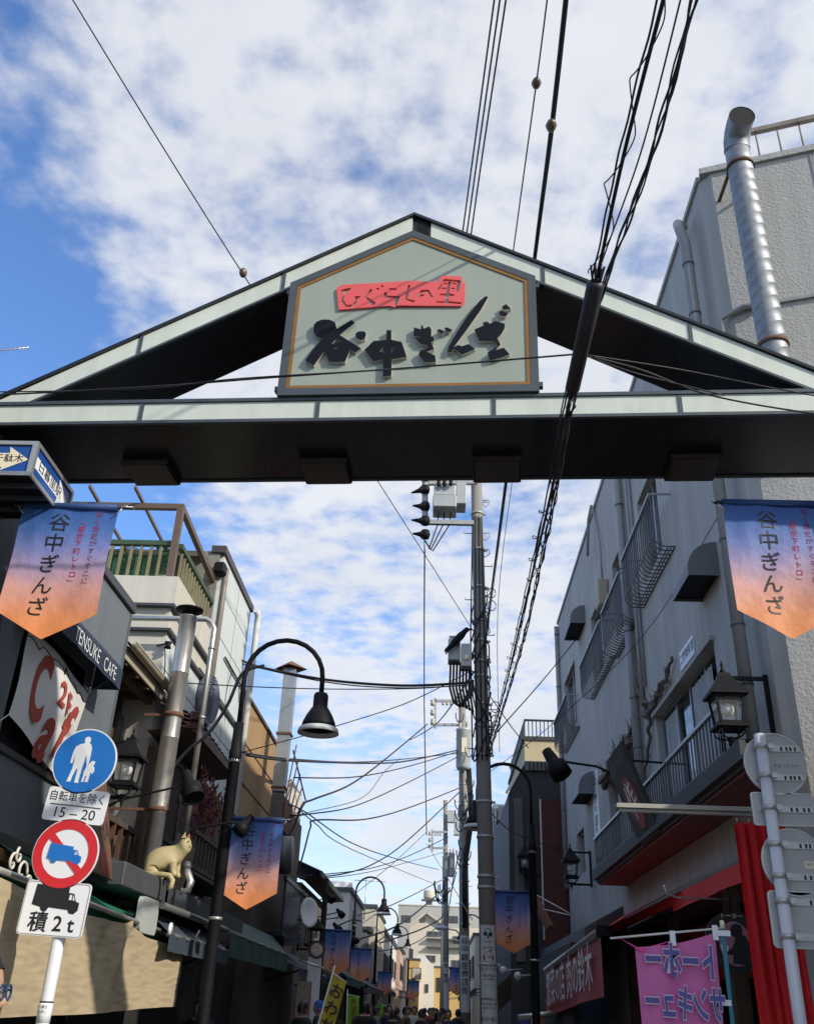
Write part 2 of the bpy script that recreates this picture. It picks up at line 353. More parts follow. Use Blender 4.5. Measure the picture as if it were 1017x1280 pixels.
red = [k([(228,283),(247,272),(380,265),(480,258),(583,261),(600,240),(668,242),(672,264),(681,265),(679,330),(668,347),(440,343),(432,352),(415,346),(235,360)]),
 cA([(355,130),(430,112),(432,122),(385,160),(375,210),(400,250),(440,245),(465,215),(465,180),(512,180),(505,192),(490,192),(480,230),(440,268),(390,265),(357,220),(362,165),(375,140),(355,145)]),
 cA([(588,122),(604,130),(560,185),(634,232),(610,258),(540,185)]), cA([(632,120),(650,112),(660,124),(646,132)]), cA([(668,95),(686,92),(695,106),(680,108)]),
 cA([(735,115),(795,118),(795,130),(740,130)]), cA([(690,190),(698,150),(722,152),(718,175),(825,180),(795,258),(765,252),(790,195)]),
 cA([(888,88),(905,94),(882,200),(945,215),(930,232),(862,205)]),
 cB([(128,175),(165,130),(225,128),(262,188),(245,188),(215,143),(178,148),(158,168),(190,165),(185,178),(140,187)]),
 cB([(335,60),(348,42),(480,54),(466,142),(440,142),(452,68),(352,60),(312,128),(290,128)]),
 cB([(345,75),(378,75),(376,84),(340,84)]), cB([(412,74),(444,76),(442,86),(410,84)]), cB([(330,112),(370,112),(366,122),(325,122)]), cB([(406,112),(432,114),(430,124),(404,122)]),
 cB([(382,64),(403,64),(388,156),(430,166),(426,178),(386,178),(381,218),(490,230),(482,243),(282,230),(285,220),(350,220),(360,176),(312,170),(314,160),(364,160)])]
shape('coral_plate', red, GM @ Matrix.Translation((0, 0, Z0 + 0.001)), 0.014, m_coral, board)
for s in (-0.76, 0.845):   # little brackets at the sides of the board
    for z in (5.13, 5.95):
        b = MB(); sg = 1 if s > 0 else -1; gbox(b, s + sg * 0.041, s + sg * 0.065, z, z + 0.035, -0.02, 0.02); b.build('bracket', m_trim, board)

# ------------------------------------------------------------------ direction sign box on the left post
m_blue = mat('sign_blue', (0.014, 0.075, 0.30), 0.3, 0.0, 0.06, 6.0)
m_cream = mat('sign_cream', (0.78, 0.70, 0.50), 0.35, 0.0, 0.05, 6.0)
m_swhite = mat('sign_white', (0.78, 0.79, 0.80), 0.35, 0.0, 0.04, 6.0, dirt=((0.5, 0.5, 0.48), 0.02, 9.0))
m_alu = mat('aluminium', (0.55, 0.54, 0.50), 0.35, 0.7, 0.1, 12.0)
m_ink = mat('black_ink', (0.012, 0.012, 0.014), 0.5, 0.0, 0.1, 20.0)
bx0, bx1, by0, by1, bz0, bz1 = -3.45, -2.535, 4.885, 5.53, 4.40, 4.645
sbx = thing('direction_sign', (bx0, by0, bz0), 'blue box shaped direction sign with cream arrow under the left end of the gate', 'sign')
b = MB(); b.span((bx0, by0 + 0.012, bz0 + 0.03), (bx1 - 0.012, by1, bz1 - 0.003)); b.build('housing', m_black, sbx)
b = MB(); b.span((bx0 + 0.03, by0 + 0.008, bz0 + 0.03), (bx1 - 0.03, by0 + 0.0115, bz1 - 0.03)); b.build('blue_face', m_blue, sbx)
b = MB(); b.span((bx1 - 0.0115, by0 + 0.03, bz0 + 0.03), (bx1 - 0.008, by1 - 0.03, bz1 - 0.03)); b.build('blue_face', m_blue, sbx)
b = MB()
for z in (bz0, bz1 - 0.026):
    b.span((bx0, by0 - 0.004, z), (bx1 + 0.004, by0 + 0.008, z + 0.026)); b.span((bx1 - 0.008, by0 + 0.008, z), (bx1 + 0.004, by1, z + 0.026))
b.span((bx1 - 0.03, by0 - 0.004, bz0 + 0.026), (bx1 + 0.004, by0 + 0.008, bz1 - 0.026)); b.span((bx1 - 0.008, by0 + 0.008, bz0 + 0.026), (bx1 + 0.004, by0 + 0.026, bz1 - 0.026)); b.span((bx1 - 0.008, by1 - 0.02, bz0 + 0.026), (bx1 + 0.004, by1, bz1 - 0.026))
b.build('frame', m_alu, sbx)
b = MB()
for t in (0.25, 0.5, 0.75): b.span((bx0, by0 + (by1 - by0) * t - 0.012, bz0 + 0.004), (bx1 - 0.01, by0 + (by1 - by0) * t + 0.012, bz0 + 0.028))
b.build('under_rail', m_trim, sbx)
f0 = onY(0, 600, by0)
q = lambda u, v: onY(u * 100 / 1017, 545 + v * 95 / 966, by0 + 0.006)
pts = [q(*p) for p in ((365, 298), (50, 120), (75, 210), (-300, 210), (-300, 540), (0, 470))]
pts = [(p.x, p.z) for p in pts]; zc = (pts[1][1] + pts[5][1]) / 2
arrow = [(pts[0][0], zc), (pts[0][0] - 0.135, bz1 - 0.038), (pts[0][0] - 0.125, zc + 0.045), (bx0 + 0.06, zc + 0.045), (bx0 + 0.06, zc - 0.055), (pts[0][0] - 0.155, zc - 0.055), (pts[0][0] - 0.165, bz0 + 0.036)]
shape('arrow', [arrow], frame((0, by0 + 0.0078, 0), (1, 0, 0), (0, 0, 1)), 0.002, m_cream, sbx)
text('千駄木', 0.062, frame((pts[0][0] - 0.125, by0 + 0.0052, zc + 0.004), (1, 0, 0), (0, 0, 1)), m_ink, sbx, bold=0.012)
text('駅', 0.04, frame((pts[0][0] - 0.19, by0 + 0.0052, zc - 0.062), (1, 0, 0), (0, 0, 1)), m_ink, sbx)
SM = frame((bx1 - 0.0078, 0, 0), (0, 1, 0), (0, 0, 1)); zc2 = (bz0 + bz1) / 2
shape('arrow', [[(by0 + 0.035, zc2 + 0.04), (by0 + 0.43, zc2 + 0.04), (by0 + 0.42, zc2 + 0.088), (by0 + 0.60, zc2), (by0 + 0.42, zc2 - 0.088), (by0 + 0.43, zc2 - 0.04), (by0 + 0.035, zc2 - 0.04)]], SM, 0.002, m_swhite, sbx)
text('日暮里駅', 0.085, frame((bx1 - 0.0056, by0 + 0.28, zc2 + 0.003), (0, 1, 0), (0, 0, 1)), m_ink, sbx, bold=0.012, sx=1.15)
# ------------------------------------------------------------------ ground
m_asph = mat('asphalt', (0.055, 0.055, 0.056), 0.9, 0.0, 0.18, 1.2, bump=0.5, bs=160, dirt=((0.035, 0.035, 0.036), 0.1, 0.8))
m_pave = mat('paving', (0.22, 0.20, 0.18), 0.85, 0.0, 0.15, 2.0, bump=0.3, bs=90)
def sheet(name, x0, x1, y0, y1, z, m, nx=1, ny=1):
    b = MB(); b.grid(lambda i, j: (x0 + (x1 - x0) * i, y0 + (y1 - y0) * j, z), nx, ny, False); return tag(b.build(name, m), kind='structure')
sheet('ground', -600, 600, -300, 900, -0.008, m_asph)
sheet('road', -2.2, 1.7, -20, 140, 0.0, m_pave)
for x0, x1 in ((-2.35, -2.2), (1.7, 1.85)):
    b = MB(); b.span((x0, -20, -0.004), (x1, 140, 0.03)); tag(b.build('gutter_kerb', mat('kerb_concrete', (0.30, 0.30, 0.28), 0.9, 0, 0.15, 2.0), bevel=0.01), kind='structure')

# ------------------------------------------------------------------ generic wall and window makers
def WX(x, face):  # plane x = const: local (along Y, up, outward)
    return frame((x, 0, 0), (0, 1, 0), (0, 0, 1)) if face > 0 else frame((x, 0, 0), (0, -1, 0), (0, 0, 1))
def wall_holes(mb, M, a0, a1, h0, h1, holes, depth):
    xs = sorted({a0, a1, *[h[0] for h in holes], *[h[1] for h in holes]}); zs = sorted({h0, h1, *[h[2] for h in holes], *[h[3] for h in holes]})
    for i in range(len(xs) - 1):
        for j in range(len(zs) - 1):
            cx, cz = (xs[i] + xs[i + 1]) / 2, (zs[j] + zs[j + 1]) / 2
            if any(h[0] < cx < h[1] and h[2] < cz < h[3] for h in holes): continue
            mb.add([(xs[i], zs[j], 0), (xs[i + 1], zs[j], 0), (xs[i + 1], zs[j + 1], 0), (xs[i], zs[j + 1], 0)], [(0, 1, 2, 3)], False, M)
    for h in holes:
        c = [(h[0], h[2]), (h[1], h[2]), (h[1], h[3]), (h[0], h[3])]
        for k in range(4):
            p, q = c[k], c[(k + 1) % 4]
            mb.add([(p[0], p[1], 0), (q[0], q[1], 0), (q[0], q[1], -depth), (p[0], p[1], -depth)], [(0, 1, 2, 3)], False, M)
m_glass = mat('window_glass', (0.03, 0.035, 0.04), 0.05, 0.0, 0.3, 0.8, spec=1.0, grain=0, space='world')
m_curtain = mat('net_curtain', (0.5, 0.5, 0.46), 0.9, 0, 0.12, 6.0, streak=0.3)
m_alframe = mat('window_aluminium', (0.36, 0.36, 0.36), 0.4, 0.6, 0.1, 8.0)
m_dkframe = mat('dark_window_frame', (0.035, 0.03, 0.028), 0.45, 0.2, 0.15, 8.0)
def window(parent, M, h, rec=0.10, n=2, fm=None, gm=None, fw=0.035, mid=None, name='window', rows=1):
    x0, x1, z0, z1 = h; fm = fm or m_alframe; gm = gm or m_glass
    b = MB()
    for (p, q) in (((x0, z0), (x1, z0 + fw)), ((x0, z1 - fw), (x1, z1)), ((x0, z0 + fw), (x0 + fw, z1 - fw)), ((x1 - fw, z0 + fw), (x1, z1 - fw))):
        b.span((p[0], p[1], -rec - 0.02), (q[0], q[1], -rec + 0.03), M)
    w = (x1 - x0 - 2 * fw) / n
    for i in range(1, n): b.span((x0 + fw + w * i - fw * 0.6, z0 + fw, -rec - 0.015), (x0 + fw + w * i + fw * 0.6, z1 - fw, -rec + 0.022), M)
    for r in range(1, rows):
        zz = z0 + (z1 - z0) * r / rows; b.span((x0 + fw, zz - 0.012, -rec - 0.01), (x1 - fw, zz + 0.012, -rec + 0.015), M)
    wo = b.build(name, fm, parent)
    for i in range(n):
        g = MB(); g.span((x0 + fw + w * i + 0.002, z0 + fw, -rec - 0.012 - 0.008 * (i % 2)), (x0 + fw + w * (i + 1) - 0.002, z1 - fw, -rec - 0.006 - 0.008 * (i % 2)), M); g.build('pane', gm, wo)
    return wo

# ------------------------------------------------------------------ large grey building on the right
m_conc = mat('grey_painted_concrete', (0.47, 0.45, 0.405), 0.85, 0.0, 0.11, 1.3, bump=0.18, bs=22, streak=0.24, dirt=((0.33, 0.315, 0.28), 0.14, 0.7))
m_rough = mat('rough_cast_render', (0.44, 0.435, 0.405), 0.92, 0.0, 0.07, 1.0, bump=0.55, bs=34, streak=0.12, dirt=((0.33, 0.32, 0.29), 0.05, 0.7))
m_pipe = mat('grey_pvc_pipe', (0.32, 0.32, 0.315), 0.45, 0.0, 0.08, 3.0, streak=0.1)
m_steel = mat('galvanised_duct', (0.30, 0.315, 0.33), 0.55, 0.55, 0.25, 14.0, bump=0.05, bs=60)
m_rail = mat('railing_steel', (0.15, 0.15, 0.148), 0.5, 0.4, 0.2, 9.0)
m_railw = mat('railing_pale', (0.42, 0.43, 0.44), 0.4, 0.4, 0.1, 9.0)
m_rust = mat('rusty_steel', (0.16, 0.08, 0.045), 0.8, 0.2, 0.35, 12.0)
XR = 2.8; Y0, Y1, ZR = 7.6, 21.45, 10.0
rb = thing('concrete_building', (XR, Y0, 0), 'tall grey concrete building with barred upper windows right of the gate', 'building')
MR = WX(XR, -1)
wins = [(-12.10, -10.92, 6.95, 8.25), (-14.30, -13.45, 6.98, 8.25), (-16.70, -15.48, 6.98, 8.26), (-20.8, -19.05, 6.95, 8.28),
        (-12.12, -9.26, 3.55, 5.08), (-15.93, -13.52, 3.55, 5.04), (-19.9, -18.9, 4.05, 4.85)]
shop = (-15.2, -7.95, 0.0, 2.86)
b = MB(); wall_holes(b, MR, -Y1, -(Y0 + 0.10), 0, ZR, wins + [shop], 0.16); b.build('street_wall', m_conc, rb)
FD = Vector((0.957, -0.290, 0)).normalized(); FN = Vector((-0.290, -0.957, 0)).normalized()
FC = Vector((XR + 0.10, Y0 - 0.03, 0)); MF = frame(FC, FD, (0, 0, 1))
b = MB(); wall_holes(b, MF, 0, 7.0, 0, ZR, [], 0.1); b.build('front_wall', m_rough, rb)
b = MB(); b.add([(XR, Y0 + 0.10, 0), (FC.x, FC.y, 0), (FC.x, FC.y, ZR), (XR, Y0 + 0.10, ZR)], [(0, 1, 2, 3)]); b.build('corner_chamfer', m_conc, rb)
e = FC + FD * 7.0
b = MB(); b.prism([(XR + 0.2, Y0 + 0.3), (FC.x + FD.x * 0.4 , FC.y + 0.25), (e.x - 0.05, e.y + 0.25), (e.x - 0.05, Y1 - 0.02), (XR + 0.2, Y1 - 0.02)], Matrix.Translation((0, 0, 2.9)), ZR - 2.95); b.build('core', mat('dark_room', (0.05, 0.048, 0.045), 0.9), rb)
b = MB(); b.add([(XR, Y1, 0), (e.x, Y1, 0), (e.x, Y1, ZR), (XR, Y1, ZR), (e.x, e.y, 0), (e.x, e.y, ZR)], [(0, 1, 2, 3), (1, 4, 5, 2)]); b.build('rear_walls', m_conc, rb)
# parapet coping (butted boxes) and roof
b = MB(); b.span((XR - 0.03, Y0 + 0.08, ZR), (XR + 0.2, Y1 + 0.02, ZR + 0.07)); b.build('coping', m_rough, rb)
b = MB(); b.span((-0.12, ZR + 0.004, -0.18), (7.0, ZR + 0.085, 0.035), MF); b.build('coping', m_rough, rb)
b = MB(); b.add([(XR + 0.2, Y0 + 0.1, ZR - 0.02), (e.x, e.y + 0.1, ZR - 0.02), (e.x, Y1, ZR - 0.02), (XR + 0.2, Y1, ZR - 0.02)], [(0, 1, 2, 3)]); b.build('roof_deck', m_conc, rb)
for i, h in enumerate(wins):
    wo = window(rb, MR, h, rec=0.11, n=2 if i not in (4, ) else 4, fm=m_alframe)
for h in (wins[4], wins[5]): # sills, heads
    b = MB(); b.span((h[0] - 0.05, h[3] + 0.002, -0.02), (h[1] + 0.05, h[3] + 0.05, 0.05), MR); b.build('window_head', m_conc, rb)
for a0, a1, zc in ((-12.0, -11.3, 4.3), (-10.6, -9.7, 4.2), (-15.6, -14.6, 4.2)):   # curtains seen behind the glass are drawn half open
    b = MB(); b.grid(lambda i, j, a0=a0, a1=a1: MR @ Vector((a0 + (a1 - a0) * i, 3.62 + 1.38 * j, -0.092 + 0.008 * math.sin(i * 40))), 24, 1); b.build('curtain', m_curtain, rb)
# joints and mouldings of the front wall
b = MB(); b.span((0.10, 8.02, 0.0), (7.0, 8.06, 0.03), MF); b.span((1.02, 8.06, 0.0), (1.05, 9.98, 0.008), MF); b.build('moulding', m_pipe, rb)
# roof railing on the front parapet
b = MB(); b.bar(MF @ Vector((0.5, 10.62, -0.1)), MF @ Vector((7, 10.62, -0.1)), 0.06, 0.06)
for i in range(28): s = 0.55 + i * 0.23; b.tube([MF @ Vector((s, 10.08, -0.1)), MF @ Vector((s, 10.6, -0.1))], 0.011, 6)
b.build('roof_railing', mat('weathered_railing', (0.27, 0.23, 0.19), 0.7, 0.1, 0.3, 6.0, dirt=((0.5, 0.5, 0.47), 0.25, 9.0)), rb)
# rounded window guards of bent bars
def guard(y0, y1, ztop, zbot, xo, xw, nb, m=m_rail, label=None):
    g = MB(); top = MB(); top.bar((xo, y0, ztop), (xo, y1, ztop), 0.045, 0.03)
    for yy in (y0, y1): top.bar((xo, yy, ztop), (xw, yy, ztop + 0.01), 0.03, 0.02)
    r = min(0.14, (xw - xo) * 0.8)
    for i in range(nb + 1):
        y = y0 + (y1 - y0) * i / nb
        pts = [(xo, y, ztop - 0.01), (xo, y, zbot + r)] + [(xo + r * (1 - math.cos(a)), y, zbot + r - r * math.sin(a)) for a in (0.4, 0.8, 1.2, 1.57)] + [(xw, y, zbot)]
        g.tube(pts, 0.009, 5)
    for t in (0.3, 0.65, 1.0): x = xo + r + (xw - xo - r) * t; g.bar((x - 0.01, y0, zbot), (x - 0.01, y1, zbot), 0.014, 0.01)
    g.bar((xo, y0, zbot + r), (xo, y1, zbot + r), 0.012, 0.012)
    go = g.build('window_guard', m, rb); top.build('top_rail', m_railw, go)
guard(10.30, 12.25, 7.40, 6.68, 2.55, 2.8, 17); guard(12.66, 14.30, 7.40, 6.66, 2.58, 2.8, 15); guard(14.50, 16.85, 7.37, 6.75, 2.58, 2.8, 20); guard(18.7, 20.9, 7.40, 6.75, 2.55, 2.8, 18)
# balcony
guard(8.2, 15.5, 4.08, 3.53, 2.46, 2.78, 62)
m_slab = mat('dark_balcony_edge', (0.055, 0.056, 0.055), 0.7, 0, 0.2, 4.0, dirt=((0.14, 0.13, 0.115), 0.15, 3.0))
m_soffit = mat('maroon_soffit', (0.20, 0.075, 0.065), 0.75, 0, 0.12, 3.0, dirt=((0.10, 0.045, 0.04), 0.1, 2.0))
b = MB(); b.span((2.36, 7.3, 3.36), (2.795, 14.93, 3.52)); b.build('balcony_slab', m_slab, rb)
b = MB(); b.span((2.39, 7.33, 3.335), (2.795, 14.9, 3.358)); b.build('balcony_soffit', m_soffit, rb)
b = MB(); b.span((2.31, 7.3, 3.40), (2.358, 14.93, 3.545)); b.build('balcony_fascia', m_slab, rb)
# shop room under the balcony
m_room = mat('shop_shaded_wood', (0.035, 0.024, 0.018), 0.7, 0, 0.3, 3.0)  # darkness of the room is put into the near-black wood colour
b = MB(); b.span((XR + 0.17, 7.95, 2.865), (5.2, 15.2, 2.89)); b.build('shop_ceiling', m_soffit, rb)
b = MB(); b.span((5.2, 7.95, 0.0), (5.25, 15.2, 2.86)); b.span((XR + 0.17, 15.2, 0.0), (5.2, 15.24, 2.86)); b.span((XR + 0.17, 7.88, 0), (5.2, 7.94, 2.86)); b.build('shop_wall', m_room, rb)
for y in (8.05, 9.9, 12.4, 15.1):
    b = MB(); b.span((XR - 0.02, y - 0.06, 0), (XR + 0.12, y + 0.06, 2.85)); b.build('shop_pillar', mat('brown_timber', (0.10, 0.055, 0.03), 0.6, 0, 0.25, 6.0, streak=0.25), rb)
b = MB(); b.span((3.4, 11.5, 2.05), (3.46, 14.8, 2.7)); b.build('menu_board', mat('orange_board', (0.5, 0.07, 0.02), 0.5), rb)
b = MB(); b.span((3.25, 12.2, 1.75), (3.30, 14.8, 1.98)); b.build('shelf_board', mat('green_board', (0.02, 0.09, 0.045), 0.6), rb)
# wall vents
m_hood = mat('grey_hood', (0.17, 0.175, 0.18), 0.5, 0.3, 0.12, 5.0)
def hood(y0, y1, z0, z1, d=0.36):
    h = MB(); n = 8; pts = [(XR, z1)] + [(XR - d * math.sin(R_(90 * i / n)), z1 - (z1 - z0) * 0.8 * (1 - math.cos(R_(90 * i / n)))) for i in range(1, n + 1)] + [(XR - d, z0)]
    for i in range(len(pts) - 1):
        (xa, za), (xb, zb) = pts[i], pts[i + 1]; h.add([(xa, y0, za), (xa, y1, za), (xb, y1, zb), (xb, y0, zb)], [(0, 1, 2, 3)], i < n)
    for y in (y0, y1): h.add([(x, y, z) for x, z in pts] + [(XR, y, z0)], [list(range(len(pts) + 1))])
    ho = h.build('vent_hood', m_hood, rb); k = MB(); k.span((XR - d + 0.01, y0 + 0.01, z0 + 0.03), (XR - 0.005, y1 - 0.01, z0 + 0.04)); k.build('vent_grille', m_black, ho)
hood(8.75, 9.45, 5.60, 5.98, 0.32); hood(17.3, 18.3, 8.42, 8.80, 0.3); hood(17.3, 18.3, 5.15, 5.55, 0.3)
for y, z in ((11.83, 5.82), (14.14, 5.83)):
    h = MB(); h.lathe([(0.075, 0), (0.08, 0.06), (0.06, 0.10), (0.0, 0.115)], n=14, M=frame((XR, y, z), (0, 0, 1), (0, -1, 0)) @ Matrix.Rotation(0, 4, 'X')); h.build('round_vent', m_pipe, rb)
# plumbing on the street wall
def pipe(name, pts, r, m=m_pipe, parent=rb, clamps=()):
    p = MB(); p.tube(pts, r, 10); o = p.build(name, m, parent)
    for c in clamps:
        k = MB(); k.lathe([(r + 0.002, -0.012), (r + 0.008, -0.012), (r + 0.008, 0.012), (r + 0.002, 0.012)], c, 10); k.build('pipe_clamp', m_rail, o)
    return o
pipe('drain_pipe', [(2.72, 12.98, 9.6), (2.72, 12.98, 3.5)], 0.062, clamps=[(2.72, 12.98, z) for z in (8.7, 7.6, 6.6, 5.6, 4.9, 4.2)])
pipe('drain_pipe', [(2.76, 12.55, 9.4), (2.76, 12.55, 6.7), (2.76, 12.62, 6.3), (2.76, 12.62, 5.4)], 0.03)
pipe('drain_pipe', [(2.77, 12.40, 9.0), (2.77, 12.40, 7.2), (2.77, 12.45, 5.6)], 0.022)
pipe('drain_pipe', [(2.7, 8.15, 9.75), (2.62, 8.06, 9.72), (2.61, 7.98, 9.55), (2.64, 7.95, 9.3), (2.64, 7.95, 3.55)], 0.06, clamps=[(2.64, 7.95, z) for z in (9.0, 8.3, 7.4, 6.5, 5.6, 4.75, 4.2)])
pipe('drain_pipe', [MF @ Vector((0.30, 8.04, 0.05)), MF @ Vector((0.1, 8.02, 0.06)), (2.77, 7.60, 7.95), (2.77, 7.62, 7.55), (2.72, 7.75, 7.25), (2.66, 7.93, 7.12)], 0.035)
pipe('drain_pipe', [(2.74, 21.35, 9.9), (2.74, 21.35, 4.0)], 0.05, clamps=[(2.74, 21.35, z) for z in (9.7, 8.4, 7.0, 5.6)])
b = MB(); b.span((2.62, 14.7, 7.75), (2.79, 15.05, 8.22)); b.build('meter_box', mat('beige_box', (0.40, 0.36, 0.25), 0.6), rb, bevel=0.015)
pipe('conduit', [(2.74, 14.9, 8.22), (2.74, 14.9, 8.9), (2.76, 15.3, 9.6), (2.76, 15.5, 10.02)], 0.02)
pipe('conduit', [(2.68, 15.9, 9.2), (2.68, 15.6, 9.8), (2.72, 15.4, 10.02)], 0.025)
# name plate above the balcony window
b = MB(); b.span((2.786, 9.95, 5.2), (2.798, 10.6, 5.42)); pl = b.build('name_plate', m_swhite, rb)
text('二階喫茶室', 0.13, frame((2.7845, 10.27, 5.31), (0, -1, 0), (0, 0, 1)), m_ink, pl, bold=0.01)
# poster with brush writing
b = MB(); b.span((2.783, 16.9, 4.05), (2.797, 17.5, 5.5)); po = b.build('wall_poster', m_swhite, rb)
for i, ch in enumerate('手焼煎餅'): text(ch, 0.33, frame((2.7815, 17.2, 5.3 - i * 0.35), (0, -1, 0), (0, 0, 1)), m_ink, po, bold=0.02)
# creeping dead vine
m_vine = mat('dead_vine', (0.16, 0.13, 0.10), 0.9, 0, 0.3, 12.0, bump=0.6, bs=50)
vine = thing('dead_vine', (XR, 12.8, 4.0), 'bare grey dead vine creeping over the wall round the barred balcony window', 'vine')
v = MB(); rv = random.Random(5)
def creeper(pts, r):
    P = [Vector((2.75, y, z)) for y, z in pts]; out = []
    for i in range(len(P) - 1):
        for k in range(6): q = P[i].lerp(P[i + 1], k / 6); out.append(q + Vector((rv.uniform(-.02, .02), rv.uniform(-.035, .035), rv.uniform(-.035, .035))))
    out.append(P[-1]); v.tube(out, [r * (1 - 0.6 * i / len(out)) for i in range(len(out))], 6)
creeper([(12.75, 6.5), (12.78, 5.75), (12.45, 5.2), (12.1, 5.18), (11.6, 5.32), (11.2, 5.28), (10.8, 5.45)], 0.045)
creeper([(12.2, 5.2), (12.4, 4.9), (12.8, 4.5), (13.0, 4.0)], 0.03); creeper([(12.7, 5.9), (12.6, 5.4), (12.1, 5.3), (11.5, 5.22), (10.95, 5.38)], 0.03)
creeper([(16.1, 5.02), (15.2, 5.14), (14.3, 5.2), (13.5, 5.25), (13.2, 5.5)], 0.05); creeper([(16.0, 5.08), (15.0, 5.22), (14.0, 5.3), (13.4, 5.3)], 0.035); creeper([(15.6, 5.12), (14.6, 5.17), (13.6, 5.2)], 0.04)
for i in range(70):
    y = rv.choice([rv.uniform(13.3, 16.1), rv.uniform(10.9, 12.9)]); z = 5.2 + rv.uniform(-.06, .12)
    v.tube([(2.74, y, z), (2.72 - rv.uniform(0, .06), y + rv.uniform(-.2, .2), z + rv.uniform(-.12, .22))], [0.008, 0.003], 4)
v.build('stem', m_vine, vine)
b = MB(); b.span((2.66, 13.35, 5.06), (2.797, 16.1, 5.14)); b.build('timber_hood', m_vine, rb)

# ------------------------------------------------------------------ spiral duct in front of the front wall
dp = onY(914, 143, 7.1); dx, dy = 3.04, 7.1
DZ = 6.35
duct = thing('flue_duct', (dx, dy, DZ), 'silver spiral wound exhaust duct rising up the right building, bent open end at the top', 'duct')
rr = 0.128
seg0 = MB(); prof = [(rr, 0), (rr, 0.145), (rr + 0.003, 0.147), (rr + 0.003, 0.154), (rr, 0.156)]
vs = []; n = 28
for i, (r, z) in enumerate(prof):
    for j in range(n): a = 2 * math.pi * j / n; vs.append((dx + r * math.cos(a), dy + r * math.sin(a), DZ + 0.1 + z + 0.075 * math.cos(a + 0.5)))
seg0.add(vs, [(i * n + j, i * n + (j + 1) % n, (i + 1) * n + (j + 1) % n, (i + 1) * n + j) for i in range(4) for j in range(n)], True)
so = seg0.build('duct_segment', m_steel, duct, loc=(dx, dy, DZ + 0.1))
k = 1; z = DZ + 0.1 + 0.155
b = MB(); b.tube([(dx, dy, DZ + 0.2), (dx, dy + 0.02, DZ + 0.05), (dx, dy + 0.12, DZ - 0.05), (dx, 7.62, DZ - 0.08)], rr, 24); b.build('wall_elbow', m_steel, duct)
while z < 9.5:
    c = dup(so, parent=duct); c.location = (0, 0, z - DZ); z += 0.155; k += 1
b = MB(); b.tube([(dx, dy, z - 0.05), (dx, dy, z + 0.28)], rr - 0.002, 28); b.tube([(dx, dy, z + 0.281), (dx - 0.003, dy - 0.03, z + 0.38), (dx - 0.006, dy - 0.10, z + 0.44), (dx - 0.009, dy - 0.20, z + 0.46), (dx - 0.012, dy - 0.30, z + 0.452)], rr + 0.006, 28, cap=False)
b.build('elbow', m_steel, duct)
b = MB(); b.tube([(dx - 0.012, dy - 0.288, z + 0.453), (dx - 0.0122, dy - 0.294, z + 0.4525)], rr + 0.003, 28); b.build('opening_shade', mat('duct_inner_shade', (0.02, 0.02, 0.02), 0.9), duct)  # dark disc in the open end, inner shade of the duct painted on
for zz in (z + 0.02, 7.22):
    b = MB(); b.lathe([(rr + 0.006, -0.02), (rr + 0.016, -0.02), (rr + 0.016, 0.02), (rr + 0.006, 0.02)], (dx, dy, zz), 24); b.bar((dx + 0.1, dy + 0.09, zz), (dx + 0.16, 7.52, zz), 0.03, 0.03); b.bar((dx - 0.1, dy + 0.09, zz), (dx - 0.1, 7.56, zz), 0.03, 0.03); b.build('clamp', m_rust, duct)

